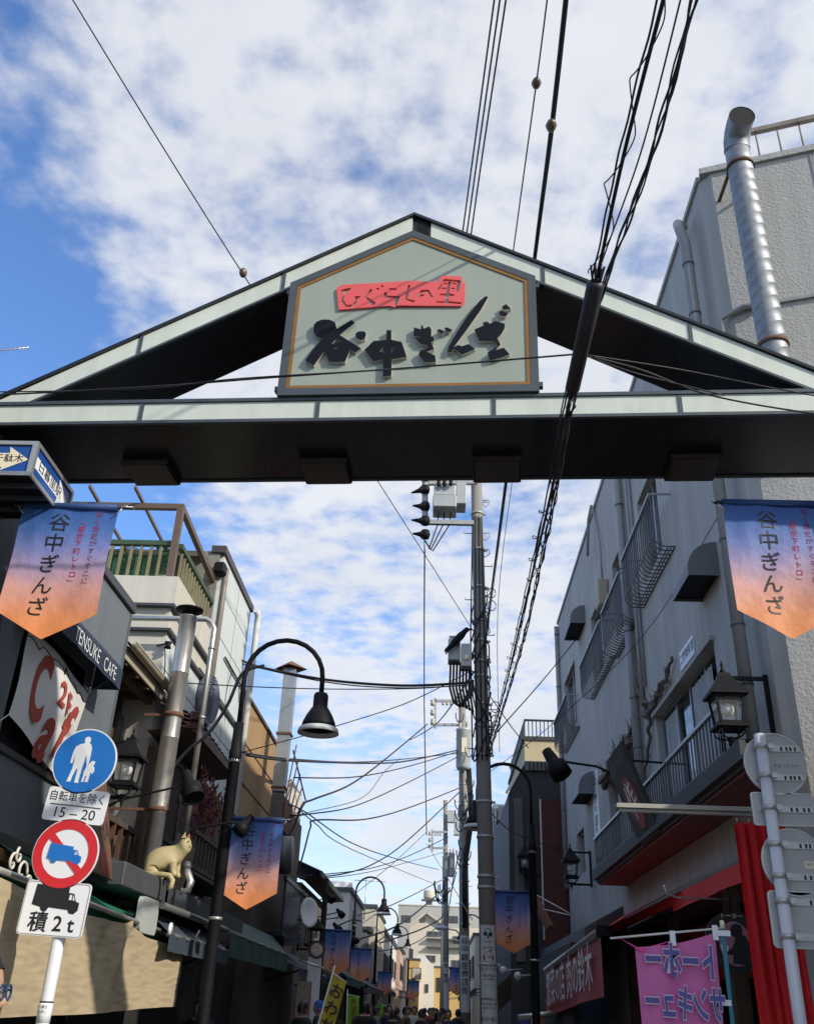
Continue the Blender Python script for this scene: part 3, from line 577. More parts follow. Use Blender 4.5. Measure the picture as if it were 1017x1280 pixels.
# ------------------------------------------------------------------ wall lantern (shared by both sides)
m_lglass = mat('lantern_glass', (0.55, 0.57, 0.56), 0.12, 0, 0.1, 4.0, alpha=0.16, spec=0.8, grain=0)
m_bulb = mat('frosted_bulb', (0.75, 0.74, 0.70), 0.35)
def make_lantern():
    t = thing('wall_lantern', (0, 0, 0), 'black iron wall lantern', 'lantern', 'black iron wall lanterns')
    def sq(name, prof, m, rot=45, n=4):   # square lathe
        b = MB(); b.lathe(prof, n=n, M=Matrix.Rotation(R_(rot), 4, 'Z'), smooth=False); return b.build(name, m, t)
    s2 = 1.414
    sq('roof', [(0.0, 0.335), (0.05 * s2, 0.33), (0.055 * s2, 0.30), (0.085 * s2, 0.25), (0.165 * s2, 0.135), (0.172 * s2, 0.13), (0.172 * s2, 0.10), (0.0, 0.10)], m_black)
    b = MB(); b.lathe([(0.0, 0.47), (0.010, 0.44), (0.016, 0.41), (0.008, 0.385), (0.026, 0.365), (0.028, 0.345), (0.02, 0.333), (0.0, 0.333)], n=12); b.build('finial', m_black, t)
    cage = MB(); wt, wb, zt, zb = 0.125, 0.100, 0.098, -0.16
    for i in (-1, 1):
        for j in (-1, 1): cage.bar((i * wt, j * wt, zt), (i * wb, j * wb, zb), 0.022, 0.022)
    for i in (-1, 1):
        cage.bar((i * wt, -wt, zt - 0.012), (i * wt, wt, zt - 0.012), 0.02, 0.022); cage.bar((-wt, i * wt, zt - 0.0125), (wt, i * wt, zt - 0.0125), 0.02, 0.022)
        cage.bar((i * wb, -wb, zb), (i * wb, wb, zb), 0.03, 0.028); cage.bar((-wb, i * wb, zb), (wb, i * wb, zb), 0.03, 0.0275)
    cage.build('cage', m_black, t)
    base = MB(); base.lathe([(0.13 * s2, -0.175), (0.145 * s2, -0.18), (0.145 * s2, -0.205), (0.09 * s2, -0.205), (0.09 * s2, -0.175)], n=4, M=Matrix.Rotation(R_(45), 4, 'Z'), smooth=False); base.build('base', m_black, t)
    for i in (-1, 1):
        g = MB(); g.add([(i * (wt - .006), -wt + .01, zt - .02), (i * (wt - .006), wt - .01, zt - .02), (i * (wb - .006), wb - .01, zb), (i * (wb - .006), -wb + .01, zb)], [(0, 1, 2, 3)]); g.build('pane', m_lglass, t)
        g = MB(); g.add([(-wt + .01, i * (wt - .006), zt - .02), (wt - .01, i * (wt - .006), zt - .02), (wb - .01, i * (wb - .006), zb), (-wb + .01, i * (wb - .006), zb)], [(0, 1, 2, 3)]); g.build('pane', m_lglass, t)
    b = MB(); b.ball((0, 0, -0.02), 0.062, 14, 10); b.build('bulb', m_bulb, t)
    b = MB(); b.lathe([(0.03, 0.098), (0.03, 0.03), (0.0, 0.03)], n=10); b.build('lamp_holder', m_black, t)
    b = MB()
    for a in range(4):
        an = R_(45 + 90 * a); c, s = math.cos(an), math.sin(an)
        b.tube([(c * 0.16, s * 0.16, -0.2), (c * 0.155, s * 0.155, -0.25), (c * 0.11, s * 0.11, -0.285), (c * 0.03, s * 0.03, -0.30)], 0.009, 6)
    b.lathe([(0.0, -0.275), (0.03, -0.28), (0.035, -0.30), (0.022, -0.33), (0.028, -0.35), (0.012, -0.39), (0.0, -0.43)], n=12); b.build('scroll_foot', m_black, t)
    b = MB(); b.bar((0.03, 0, 0.29), (0.40, 0, 0.29), 0.03, 0.035); b.bar((0.03, 0, -0.315), (0.40, 0, -0.315), 0.035, 0.04); b.bar((0.395, 0, 0.33), (0.395, 0, -0.36), 0.045, 0.02); b.build('bracket', m_black, t)
    return t
lant = make_lantern()
lant.location = (2.42, 7.85, 3.96); lant.scale = (0.9, 0.9, 0.9); lant['label'] = 'large black lantern beside the long balcony railing'
dup(lant, (2.40, 18.0, 3.98), 0.0, 'small black lantern on the grey wall left of the orange tilted board')
dup(lant, (1.92, 22.0, 4.6), 0.0, 'black lantern under the dark house, just behind the right street lamp post')
dup(lant, (-3.1, 9.35, 3.62), math.pi, 'black lantern half hidden behind the round blue sign')

# ------------------------------------------------------------------ signboard with a red disc, spotlight, beam and curtain
m_board = mat('black_board', (0.022, 0.019, 0.018), 0.6, 0, 0.3, 8.0, dirt=((0.06, 0.05, 0.045), 0.2, 8.0))
m_disc = mat('dull_red', (0.27, 0.028, 0.025), 0.55, 0, 0.12, 6.0)
p0 = onX(823.9, 1039.6, 2.34); p1 = onX(797.6, 1058.5, 2.34); pt = onX(788.6, 965.7, 2.08); pt = Vector((pt.x, p0.y, pt.z)); 
yv = (pt - p0); ux = Vector((0, -1, 0)); Wd = abs(p1.y - p0.y) * 0.62; Hd = 0.72
BMx = frame(p0 + Vector((0, 0.42, 0)), ux, (-0.34, 0, 0.94))
bs = thing('hanging_signboard', p0, 'black tilted signboard with a red disc standing on the balcony edge', 'sign')
b = MB(); b.span((-0.62, 0.0, -0.04), (0.42, 1.02, 0.0), BMx); b.build('board', m_board, bs, bevel=0.01)
shape('disc', [circle(0.29, 36, -0.1, 0.42)], BMx @ Matrix.Translation((0, 0, 0.002)), 0.003, m_disc, bs)
text('作', 0.42, BMx @ Matrix.Translation((-0.1, 0.43, 0.0065)) @ Matrix.Rotation(0.3, 4, 'Z'), m_swhite, bs)
text('CAFE TOMATO', 0.14, BMx @ Matrix.Translation((-0.1, 0.86, 0.003)), mat('worn_print', (0.20, 0.17, 0.15), 0.7), bs, sx=0.8)
b = MB(); b.bar(BMx @ Vector((0.3, 0.8, -0.05)), Vector((2.78, p0.y + 0.15, p0.z + 0.75)), 0.02, 0.02); b.build('stay', m_black, bs)
def spotlight(base, bend, head, aim, label, grp='black arm spotlights', r=0.012, s=1.0):
    t = thing('spotlight', base, label, 'spotlight', grp)
    b = MB(); b.tube([base] + bend + [head], r, 7); b.build('arm', m_black, t)
    M = frame(head, Vector(aim).orthogonal(), Vector(aim).cross(Vector(aim).orthogonal()))
    b = MB(); b.lathe([(0.0, -0.10 * s), (0.04 * s, -0.10 * s), (0.05 * s, -0.02 * s), (0.055 * s, 0.03 * s), (0.085 * s, 0.05 * s), (0.088 * s, 0.16 * s), (0.08 * s, 0.16 * s), (0.07 * s, 0.06 * s), (0, 0.06 * s)], n=16, M=M); b.build('lamp_head', m_black, t)
    return t
h1 = onY(690, 950, 12.0); spotlight((2.6, 12.15, 4.05), [(2.45, 12.1, 4.22), onY(745, 958, 12.05)], tuple(h1), (0.45, -0.3, -0.85), 'black spotlight on a long arm reaching left over the street beside the balcony', s=1.55, r=0.016)
beam = thing('rusty_beam', (1.3, 7.1, 2.95), 'white rust stained steel beam crossing in front of the balcony', 'beam')
m_beam = mat('rust_stained_white', (0.36, 0.35, 0.30), 0.6, 0.1, 0.12, 6.0, dirt=((0.17, 0.085, 0.04), 0.2, 7.0))
b = MB(); b.span((1.29, 7.06, 2.958), (3.6, 7.12, 2.985)); b.span((1.29, 7.045, 2.955), (3.6, 7.055, 2.988)); b.span((1.31, 7.07, 2.93), (3.6, 7.10, 2.956)); b.build('channel', m_beam, beam, bevel=0.003)
b = MB(); b.bar((3.0, 7.09, 2.98), (3.0, 7.6, 2.98), 0.04, 0.04); b.build('tie', m_beam, beam)
m_red = mat('red_curtain_cloth', (0.74, 0.026, 0.028), 0.85, 0, 0.1, 3.0, bump=0.15, bs=200)
cur = MB()
def curtain(i, j):
    w = 0.37 + 0.02 * (1 - j); x = 2.14 + w * i + (1 - j) * 0.02; a = i * math.pi * 2 * 5.3
    return (x, 7.12 + 0.045 * math.sin(a) * (0.6 + 0.4 * j) + 0.015 * math.sin(a * 2.3 + 3 * j), 0.9 + 1.99 * j)
cur.grid(curtain, 90, 8); co = tag(cur.build('red_curtain', m_red), 'long bright red curtain hanging in folds behind the backs of the right road signs', 'curtain')
b = MB()
for i in range(5): b.tube([(2.16 + i * 0.085, 7.1, 2.92), (2.165 + i * 0.085, 7.12, 2.88)], 0.006, 5)
b.build('curtain_hook', m_alu, co)

# ------------------------------------------------------------------ retractable red awning with white lettering
m_awn = mat('red_awning_cloth', (0.72, 0.035, 0.028), 0.75, 0, 0.1, 2.0, bump=0.1, bs=160, dirt=((0.30, 0.10, 0.09), 0.1, 4.0))
m_valance = mat('faded_red_valance', (0.42, 0.075, 0.075), 0.5, 0, 0.15, 3.0, dirt=((0.50, 0.22, 0.21), 0.18, 5.0))
fa, fb = onX(682, 1213, 1.9), onX(750, 1164, 1.9)
aw = thing('red_awning', fb, 'red retractable shop awning with a faded lettered flap left of the pink banner', 'awning')
wa, wb_ = Vector((2.76, 17.6, 2.95)), Vector((2.76, 9.1, 2.95))
b = MB(); b.grid(lambda i, j: (wb_.lerp(wa, i)).lerp(Vector((fb)).lerp(fa, i), j) + Vector((0, 0, 0.015 * math.sin(j * 3.1))), 12, 4); b.build('canopy', m_awn, aw)
ra_, rb2 = onX(753, 1160, 2.45), onX(930, 1069, 2.45); b = MB(); b.grid(lambda i, j: ra_.lerp(rb2, i) + Vector((0.01 * math.sin(i * 40), 0, -0.03 - 0.15 * j)), 40, 2); b.build('back_valance', m_awn, aw)
b = MB(); b.tube([fa, fb], 0.05, 12); b.build('front_bar', mat('grey_bar', (0.33, 0.32, 0.30), 0.4, 0.5), aw)
b = MB(); b.box(fb + Vector((0.02, -0.06, 0.0)), (0.16, 0.1, 0.13)); b.build('end_cap', m_black, aw, bevel=0.01)
def flap(i, j): p = fb.lerp(fa, i); return p + Vector((0.012 * math.sin(i * 19) - 0.03 * (1 - j) * math.sin(i * 7), 0, -0.055 - 0.62 * (1 - j)))
b = MB(); b.grid(flap, 30, 6); b.build('valance', m_valance, aw)
MV = frame(fb.lerp(fa, 0.5) + Vector((-0.05, 0, -0.36)), (fb - fa), (0, 0, 1))
text('惣菜の店 肉の鈴木', 0.56, MV, m_swhite, aw, bold=0.012, sx=1.12)
for y in (10.2, 12.3, 15.5):
    b = MB(); b.bar((2.74, y, 2.75), (2.35, y + 0.6, 2.58), 0.04, 0.05); b.bar((2.35, y + 0.6, 2.58), (1.95, y + 0.25, 2.40), 0.035, 0.045); b.build('folding_arm', m_black, aw)
# ------------------------------------------------------------------ pink nobori banner, seen from behind
m_pink = mat('pink_cloth', (0.62, 0.16, 0.38), 0.8, 0, 0.08, 3.0, bump=0.1, bs=240)
m_pink2 = mat('pink_flap', (0.72, 0.06, 0.28), 0.8)
m_viol = mat('violet_print', (0.11, 0.10, 0.30), 0.7); m_pwhite = mat('pale_print', (0.62, 0.52, 0.66), 0.7)
nb = thing('pink_banner', (1.79, 6.4, 0), 'pink shop banner printed with mirrored violet letters, on a teal pole', 'banner')
tl, tr = onY(793, 1184, 6.4), onY(893, 1166, 6.4)
Wn = tr.x - tl.x
def noby(i, j):
    y = 6.4 + 0.025 * math.sin(i * 5 + j * 4) * (1 - 0.3 * j) + 0.012 * math.sin(i * 11 - 5 * j); x = tl.x + Wn * i + 0.055 * (1 - j) * (1 - i) * 0.8
    z = 0.35 + (tl.z + (tr.z - tl.z) * i - 0.35) * j - 0.02 * math.sin(math.pi * i) * j
    return (x, y, z)
b = MB(); b.grid(noby, 20, 30); b.build('cloth', m_pink, nb)
cw = onY(403, 1168, 6.4)
b = MB(); b.tube([onY(762, 1173, 6.4), onY(905, 1160, 6.4)], 0.0065, 8); b.build('cross_rod', mat('white_rod', (0.7, 0.68, 0.6), 0.4), nb)
b = MB(); b.tube([(1.765, 6.4, 0.03), (1.775, 6.4, 2.12)], 0.0125, 10); b.build('pole', mat('teal_pole', (0.02, 0.20, 0.24), 0.35), nb)
b = MB(); b.lathe([(0, 0.05), (0.014, 0.045), (0.016, 0.0), (0, 0)], (1.775, 6.4, 2.118), 10); b.build('pole_cap', m_cream, nb)
b = MB(); b.lathe([(0.2, 0.0), (0.2, 0.06), (0.05, 0.1), (0, 0.1)], (1.765, 6.4, 0.002), 16); b.build('foot', m_black, nb)
for u, v in ((840, 1170), (893, 1163)):
    p = onY(u, v, 6.392); b = MB(); b.span((p.x - 0.017, 6.389, p.z - 0.055), (p.x + 0.017, 6.392, p.z + 0.03)); b.build('loop', m_swhite, nb)
for u, v in ((905, 1167), (906, 1254)):
    p = onY(u, v, 6.385); b = MB(); b.span((p.x - 0.045, 6.382, p.z - 0.014), (p.x + 0.035, 6.385, p.z + 0.018)); b.build('loop', m_swhite, nb)
b = MB(); b.add([onY(773, 1172, 6.385), onY(800, 1186, 6.39), onY(838, 1176, 6.385), onY(802, 1190, 6.38)], [(0, 1, 3), (1, 2, 3)]); b.build('folded_corner', m_pink2, nb)
xm = tl.x + Wn * 0.53
for row, sz, zz in (('トーホー', 0.215, 1.91), ('サンキュー', 0.20, 1.685), ('1390円', 0.17, 1.46)):
    Mt = frame((xm, 6.352, zz + 0.0), (-1, 0, 0.02), (0, 0, 1)); Mt2 = frame((xm, 6.350, zz), (-1, 0, 0.02), (0, 0, 1))
    text(row, sz, Mt, m_pwhite, nb, bold=0.062, sx=0.52 if len(row) < 5 else 0.48); text(row, sz, Mt2, m_viol, nb, bold=0.03, sx=0.52 if len(row) < 5 else 0.48)
# ------------------------------------------------------------------ round cafe sign
cs = thing('round_cafe_sign', (2.5, 8.6, 2.2), 'round dark rimmed sign with a silhouetted woman drinking, beside the red curtain', 'sign')
cc = onY(917, 1178, 8.6); CM = frame(cc, (1, 0, 0), (0, 0, 1))
shape('rim', [circle(0.235, 40)], CM @ Matrix.Translation((0, 0, -0.02)), 0.02, m_board, cs)
shape('disc', [[(x * 0.78, y) for x, y in circle(0.17, 40)]], CM @ Matrix.Translation((0.01, -0.01, 0.002)), 0.003, mat('rose_disc', (0.42, 0.20, 0.24), 0.6), cs)
shape('figure_print', [[(0.13, -0.10), (0.125, 0.0), (0.10, 0.045), (0.07, 0.06), (0.075, 0.09), (0.07, 0.13), (0.03, 0.145), (-0.01, 0.13), (-0.025, 0.10), (-0.02, 0.075), (-0.03, 0.065), (-0.015, 0.05), (0.01, 0.035), (0.0, 0.0), (-0.03, -0.05), (-0.07, -0.065), (-0.07, -0.09), (-0.02, -0.10), (-0.03, -0.16), (0.10, -0.17)]], CM @ Matrix.Translation((0, 0, 0.006)), 0.002, m_ink, cs)
shape('cup_print', [[(-0.12, -0.02), (-0.05, -0.03), (-0.06, -0.07), (-0.11, -0.065)]], CM @ Matrix.Translation((0, 0, 0.008)), 0.002, m_swhite, cs)
text('トーホー', 0.05, CM @ Matrix.Translation((0.0, 0.2, 0.002)), m_cream, cs)
b = MB(); b.tube([cc + Vector((0, 0, 0.235)), cc + Vector((0, 0, 0.45)), cc + Vector((0.1, 0.0, 0.47)), (2.79, 8.6, cc.z + 0.47)], 0.008, 6); b.build('hanger', m_black, cs)
b = MB(); b.tube([onY(829, 1106, 9), onY(832, 1116, 9), onY(845, 1122, 9), (2.75, 9.0, onY(845, 1122, 9).z + 0.0)], 0.01, 6); tag(b.build('hook_arm', m_alu), 'thin grey curved hook arm under the maroon balcony soffit', 'hook')
# ------------------------------------------------------------------ left side: corrugated cafe building
m_rib = mat('corrugated_grey_metal', (0.145, 0.165, 0.18), 0.45, 0.35, 0.08, 1.5, streak=0.1)
m_cap = mat('dark_parapet_cap', (0.07, 0.075, 0.08), 0.45, 0.3, 0.12, 3.0)
XL = -3.5
cb = thing('corrugated_building', (XL, 9.74, 0), 'grey corrugated metal building with a navy cafe awning on the left', 'building')
ML = WX(XL, 1)
win = (7.30, 8.80, 3.35, 4.42)
def corrugate(y0, y1, z0, z1, pitch=0.034, d=0.012):
    b = MB(); n = int((y1 - y0) / pitch); vs = []
    for i in range(n + 1):
        for t, x in ((0, 0), (0.36, 0), (0.5, d), (0.86, d)):
            y = y0 + (i + t) * pitch
            if y <= y1 + 1e-6: vs.append((XL + x, y))
    k = len(vs); b.add([(x, y, z0) for x, y in vs] + [(x, y, z1) for x, y in vs], [(i, i + 1, k + i + 1, k + i) for i in range(k - 1)]); return b
for y0, y1, z0, z1 in ((2.6, win[0], 2.5, 5.42), (win[0], win[1], 2.5, win[2]), (win[0], win[1], win[3], 5.42), (win[1], 9.74, 2.5, 5.42)):
    corrugate(y0, y1, z0, z1).build('metal_siding', m_rib, cb)
b = MB(); b.span((XL - 4, 2.6, 2.5), (XL - 0.15, 9.735, 5.4)); b.span((XL - 4, 2.6, 0), (XL - 0.02, 9.735, 2.5)); b.span((XL - 0.15, 9.7, 2.5), (XL - 0.001, 9.735, 5.42)); b.build('core', m_gate, cb)
b = MB(); b.span((XL - 4.0, 2.55, 5.421), (XL + 0.045, 9.78, 5.53)); b.build('parapet_cap', m_cap, cb, bevel=0.01)
b = MB(); b.span((XL - 0.01, 9.715, 2.5), (XL + 0.022, 9.755, 5.42)); b.build('corner_trim', m_rib, cb)
window(cb, ML, win, rec=0.08, n=2, fm=m_dkframe, fw=0.05)
b = MB(); b.span((XL - 0.02, win[0] - 0.05, win[2] - 0.06), (XL + 0.04, win[1] + 0.05, win[2] - 0.005)); b.build('sill', m_dkframe, cb)
for z in (2.50, 2.62):
    b = MB(); b.span((XL - 0.01, 2.6, z), (XL + 0.16 - (z - 2.5) * 0.4, 9.70, z + 0.085)); b.build('ledge', mat('ochre_timber', (0.30, 0.15, 0.06), 0.65, 0, 0.2, 5.0) if z < 2.55 else m_cap, cb)
for y, z in ((7.2, 3.15), (6.9, 2.78)):
    b = MB(); b.tube([(XL + 0.01, y, z), (XL + 0.05, y, z)], 0.03, 10); b.ball((XL + 0.06, y, z), 0.035, 10, 6); b.build('wall_fitting', m_swhite, cb)
# navy bonnet awning
m_navy = mat('navy_canvas', (0.022, 0.032, 0.06), 0.8, 0, 0.12, 4.0, bump=0.1, bs=200)
na = thing('cafe_awning', (XL, 8.2, 4.3), 'small navy awning lettered in white on the corrugated wall', 'awning')
y0, y1 = 7.05, 9.0; xf = -3.2
b = MB(); b.grid(lambda i, j: (XL + 0.02 + (xf - XL - 0.02) * math.sin(j * math.pi / 2), y0 + (y1 - y0) * i, 4.49 + 0.14 * math.cos(j * math.pi / 2)), 10, 6)
b.grid(lambda i, j: (xf + 0.004 + 0.006 * math.sin(i * 23), y0 + (y1 - y0) * i, 4.31 + 0.18 * j), 20, 3)
for y in (y0, y1): b.add([(XL + 0.02, y, 4.63), (xf - 0.1, y, 4.58), (xf, y, 4.49), (xf, y, 4.31), (XL + 0.02, y, 4.31)], [(0, 1, 2, 3, 4)])
b.build('canvas', m_navy, na)
text('TENSUKE', 0.19, frame((xf + 0.0125, 7.95, 4.395), (0, 1, 0.0), (0, 0, 1)), m_swhite, na, bold=-0.008, sx=0.85); text('CAFE', 0.19, frame((xf + 0.0125, 8.60, 4.395), (0, 1, 0.0), (0, 0, 1)), m_swhite, na, bold=-0.008, sx=0.85)
# white cloth sign in the window
m_cloth = mat('white_cloth', (0.66, 0.645, 0.61), 0.85, 0, 0.05, 3.0, bump=0.12, bs=180)
m_redprint = mat('brick_red_print', (0.36, 0.055, 0.035), 0.75)
wc = thing('cloth_cafe_sign', (XL, 8.1, 3.8), 'white hanging cloth painted with red cafe letters below the navy awning', 'banner')
P00, P10, P11, P01 = Vector((0, 7.33, 3.58)), Vector((0, 8.70, 3.30)), Vector((0, 8.88, 4.22)), Vector((0, 7.36, 4.34))
def cloth(i, j, dx=0.0):
    p = P00.lerp(P10, i).lerp(P01.lerp(P11, i), j); sag = 0.10 * math.sin(math.pi * i) * (0.4 + 0.6 * math.sin(math.pi * j)); p.z += -0.12 * math.sin(math.pi * i) * (1 - j) * 0.2
    return (XL + 0.03 + sag + 0.012 * math.sin(9 * i + 5 * j) + dx, p.y, p.z)
b = MB(); b.grid(cloth, 24, 16); b.build('cloth', m_cloth, wc)
def on_cloth(ch, i, j, size, sx=1.0, rot=0.0, bold=0.05):
    c = Vector(cloth(i, j, 0.012)); e = 0.02; ax = Vector(cloth(min(i + e, 1), j)) - Vector(cloth(i - e, j)); ay = Vector(cloth(i, min(j + e, 1))) - Vector(cloth(i, j - e))
    o = text(ch, size, frame(c, ax, ay) @ Matrix.Rotation(rot, 4, 'Z'), m_redprint, wc, bold=bold, sx=sx)
    me = o.data; base = WLOC['cloth_cafe_sign'] if 'cloth_cafe_sign' in WLOC else Vector((0, 0, 0))
    return o
on_cloth('C', 0.22, 0.47, 0.80, 0.46, 0.05, 0.03); on_cloth('a', 0.46, 0.20, 0.72, 0.72, 0.0, 0.03); on_cloth('f', 0.64, 0.33, 0.72, 0.8, -0.1, 0.03); on_cloth('e', 0.80, 0.30, 0.58, 0.85, 0.05, 0.035)
on_cloth('2', 0.47, 0.62, 0.30, 1.0, 0, 0.03); on_cloth('F', 0.60, 0.60, 0.30, 1.0, 0, 0.03)
b = MB(); b.tube([cloth(i / 30, 0.90 + 0.015 * math.sin(i * 1.3) + (0.04 * math.sin(i * 2.6) if i % 9 in (4, 5, 6) else 0), 0.006) for i in range(31)], 0.005, 4); b.build('vine_print', m_ink, wc)
for i, j, q in ((0, 0, (XL + 0.02, 7.2, 3.48)), (0, 1, (XL + 0.02, 7.28, 4.42)), (1, 1, (XL + 0.02, 8.95, 4.35)), (1, 0, (XL + 0.02, 8.85, 3.2))):
    b = MB(); b.tube([cloth(i, j), q], 0.005, 5); b.build('tie_string', m_swhite, wc)

# ------------------------------------------------------------------ tan canvas screen and green awning
m_tan = mat('tan_canvas', (0.43, 0.345, 0.215), 0.9, 0, 0.08, 2.5, bump=0.25, bs=120, dirt=((0.30, 0.235, 0.14), 0.08, 2.0))
m_green = mat('green_awning_cloth', (0.012, 0.16, 0.09), 0.75, 0, 0.12, 3.0)
rw = random.Random(4)
waves = [(rw.uniform(2, 9), rw.uniform(5, 22), rw.uniform(0, 6.28), rw.uniform(0.3, 1)) for _ in range(7)]
tc_ = thing('canvas_screen', (-2.65, 8.3, 1.5), 'wide creased tan canvas hung below the green awning in the sunshine', 'canvas')
from mathutils import noise as NZ
def canv(i, j):
    y = 5.3 + 5.45 * i; pk = math.exp(-((i - 0.62) / 0.012) ** 2)
    top = 2.27 - 0.175 * i + 0.03 * pk - 0.05 * math.sin(math.pi * min(i / 0.62, 1)) * (i < 0.62) - 0.03 * math.sin(math.pi * max((i - 0.62) / 0.38, 0))
    bot = 1.44 + 0.10 * i + 0.006 * math.sin(i * 9); z = bot + (top - bot) * j
    f = 0.05 * NZ.noise(Vector((y * 0.9, z * 0.5, 3.0))) + 0.034 * NZ.noise(Vector((y * 1.9 + z * 2.6, z * 1.4, 7.0))) + 0.006 * NZ.noise(Vector((y * 2.2, z * 10.0 + 0.6 * NZ.noise(Vector((y * 1.5, z, 1))), 2.0))) + 0.005 * NZ.noise(Vector((y * 5, z * 30, 5.0)))
    dy = y - 8.68; f += 0.05 * math.exp(-(dy + 0.9 * (top - z) * 0.4) ** 2 / 0.012) * (0.2 + 0.8 * j) - 0.035 * math.exp(-(dy + 0.35 + 0.7 * (top - z)) ** 2 / 0.02) * j
    return (-2.65 + f, y, z)
b = MB(); b.grid(canv, 220, 60); b.build('canvas', m_tan, tc_)
b = MB(); b.tube([(-2.66, 8.68, 2.2), (-2.66, 8.72, 2.27), (-2.62, 8.80, 2.24)], 0.008, 5); b.tube([(-2.66, 10.45, 2.12), (-2.66, 10.48, 2.17)], 0.008, 5); b.build('tie_string', m_black, tc_)
ga = thing('green_awning', (-2.7, 8.3, 2.2), 'bright green folding awning with the tan canvas tied along its front', 'awning')
b = MB(); b.grid(lambda i, j: (-3.45 + 0.78 * j, 7.5 + 3.5 * i, 2.66 - 0.12 * i + (-0.43 + 0.055 * i) * j), 20, 5)
b.grid(lambda i, j: (-2.71 - 0.05 * (j > 0) * (i < 0.94), 4.8 + 6.2 * i, (2.275 - 0.115 * i) - 0.16 * j + 0.02 * math.sin(i * 120) * j), 60, 2); b.build('canopy', m_green, ga)
b = MB(); b.tube([(-2.672, 4.8, 2.285), (-2.672, 11.05, 2.168)], 0.022, 8); b.build('front_bar', m_alu, ga)
b = MB(); b.tube([(-2.67, 10.95, 2.17), (-2.6, 11.05, 2.2), (-2.58, 11.1, 2.28)], 0.012, 6); b.build('bar_hook', m_alu, ga)
orn = thing('carved_ornament', (-3.2, 6.9, 2.55), 'white scrolled ornament above the left end of the tan canvas', 'ornament')
b = MB(); co_ = onX(18, 1092, -3.0)
for k, (r, a0, a1, dy, dz) in enumerate(((0.10, 0, 5.5, 0.12, 0.02), (0.075, 1, 7, -0.06, 0.06), (0.06, 2, 8, 0.02, 0.12), (0.06, 0, 6, 0.26, -0.03))):
    b.tube([(co_.x, co_.y + dy + r * (1 - t / 22) * math.cos(a0 + (a1 - a0) * t / 20), co_.z + dz + r * (1 - t / 22) * math.sin(a0 + (a1 - a0) * t / 20)) for t in range(21)], 0.011, 6)
b.build('scroll', mat('plaster_white', (0.62, 0.60, 0.54), 0.7, 0, 0.1, 9.0), orn)

# ------------------------------------------------------------------ old timber shop with gutter
m_oldwood = mat('old_dark_timber', (0.085, 0.064, 0.050), 0.75, 0, 0.3, 5.0, streak=0.3, bump=0.3, bs=40)
m_gutter = mat('cream_gutter', (0.42, 0.37, 0.27), 0.5, 0, 0.12, 4.0, streak=0.2)
m_brown = mat('brown_soffit', (0.11, 0.075, 0.05), 0.8, 0, 0.25, 4.0)
ow = thing('timber_house', (-4.05, 9.76, 0), 'old dark timber shop house with a cream eaves gutter behind the steel flue', 'building')
b = MB(); b.span((-8.0, 9.765, 0), (-4.05, 11.6, 5.0)); b.build('wall', m_oldwood, ow)
b = MB(); b.add([(-3.50, 9.77, 5.02), (-3.50, 11.58, 5.02), (-4.06, 11.58, 4.98), (-4.06, 9.77, 4.98)], [(0, 1, 2, 3)]); b.build('soffit', m_brown, ow)
b = MB(); b.add([(-3.47, 9.77, 5.10), (-3.47, 11.6, 5.10), (-8, 11.6, 5.75), (-8, 9.77, 5.75)], [(0, 1, 2, 3)]); b.build('roof', m_cap, ow)
b = MB()
for k in range(4):
    r0 = 0.055; b.grid(lambda i, j: (-3.44 - r0 * math.cos(math.pi * j), 9.76 + 1.84 * i, 5.09 - r0 * math.sin(math.pi * j)), 1, 10); break
b.span((-3.388, 9.76, 5.085), (-3.378, 11.6, 5.105)); b.build('gutter', m_gutter, ow)
b = MB(); b.span((-3.53, 9.765, 4.93), (-3.505, 11.58, 5.06)); b.build('fascia', m_gutter, ow)
b = MB(); b.span((-3.75, 9.77, 4.90), (-3.66, 11.55, 4.965)); b.build('purlin', m_brown, ow)
for y in (10.0, 10.45, 10.9, 11.35):
    b = MB(); b.span((-4.04, y - 0.03, 4.90), (-3.53, y + 0.03, 4.968)); b.build('rafter', m_brown, ow)
window(ow, WX(-4.03, 1), (9.85, 11.2, 3.45, 4.72), rec=0.02, n=3, fm=m_alframe, fw=0.04)
b = MB(); b.span((-3.95, 9.8, 3.3), (-3.55, 11.5, 3.36)); b.build('window_ledge', m_oldwood, ow)
for i in range(7):
    b = MB(); b.bar((-3.58, 9.9 + i * 0.26, 2.7), (-3.58, 9.9 + i * 0.26, 3.3), 0.05, 0.03); b.build('lattice_slat', mat('reddish_timber', (0.12, 0.055, 0.03), 0.7, 0, 0.3, 6.0, streak=0.3), ow)
# steel flue and thin exhaust pipe
m_inox = mat('stainless_steel', (0.62, 0.59, 0.53), 0.33, 0.75, 0.08, 3.0, streak=0.15)
fl = thing('steel_flue', (-3.2, 11.0, 0), 'tall shiny stainless flue with a black conical cap on the left', 'flue')
f1, f2 = onY(239, 762, 11.0), onY(197, 1010, 11.0); f3 = onY(187, 1060, 11.0); xx = (f1.x + f2.x) / 2
for za, zb in ((f3.z - 1.6, f2.z - 0.05), (f2.z - 0.05, 4.35), (4.35, 5.15), (5.15, f1.z - 0.1)):
    b = MB(); b.lathe([(0.106, za), (0.106, zb - 0.012), (0.110, zb - 0.008), (0.110, zb), (0.106, zb + 0.001)], (xx, 11.0, 0), 24); b.build('flue_section', m_inox if za > f2.z - 0.1 else m_rail, fl)
b = MB(); b.lathe([(0.03, f1.z - 0.1), (0.09, f1.z - 0.1), (0.085, f1.z - 0.03), (0.17, f1.z - 0.02), (0.175, f1.z), (0.0, f1.z + 0.07)], (xx, 11.0, 0), 24); b.build('cap', m_black, fl)
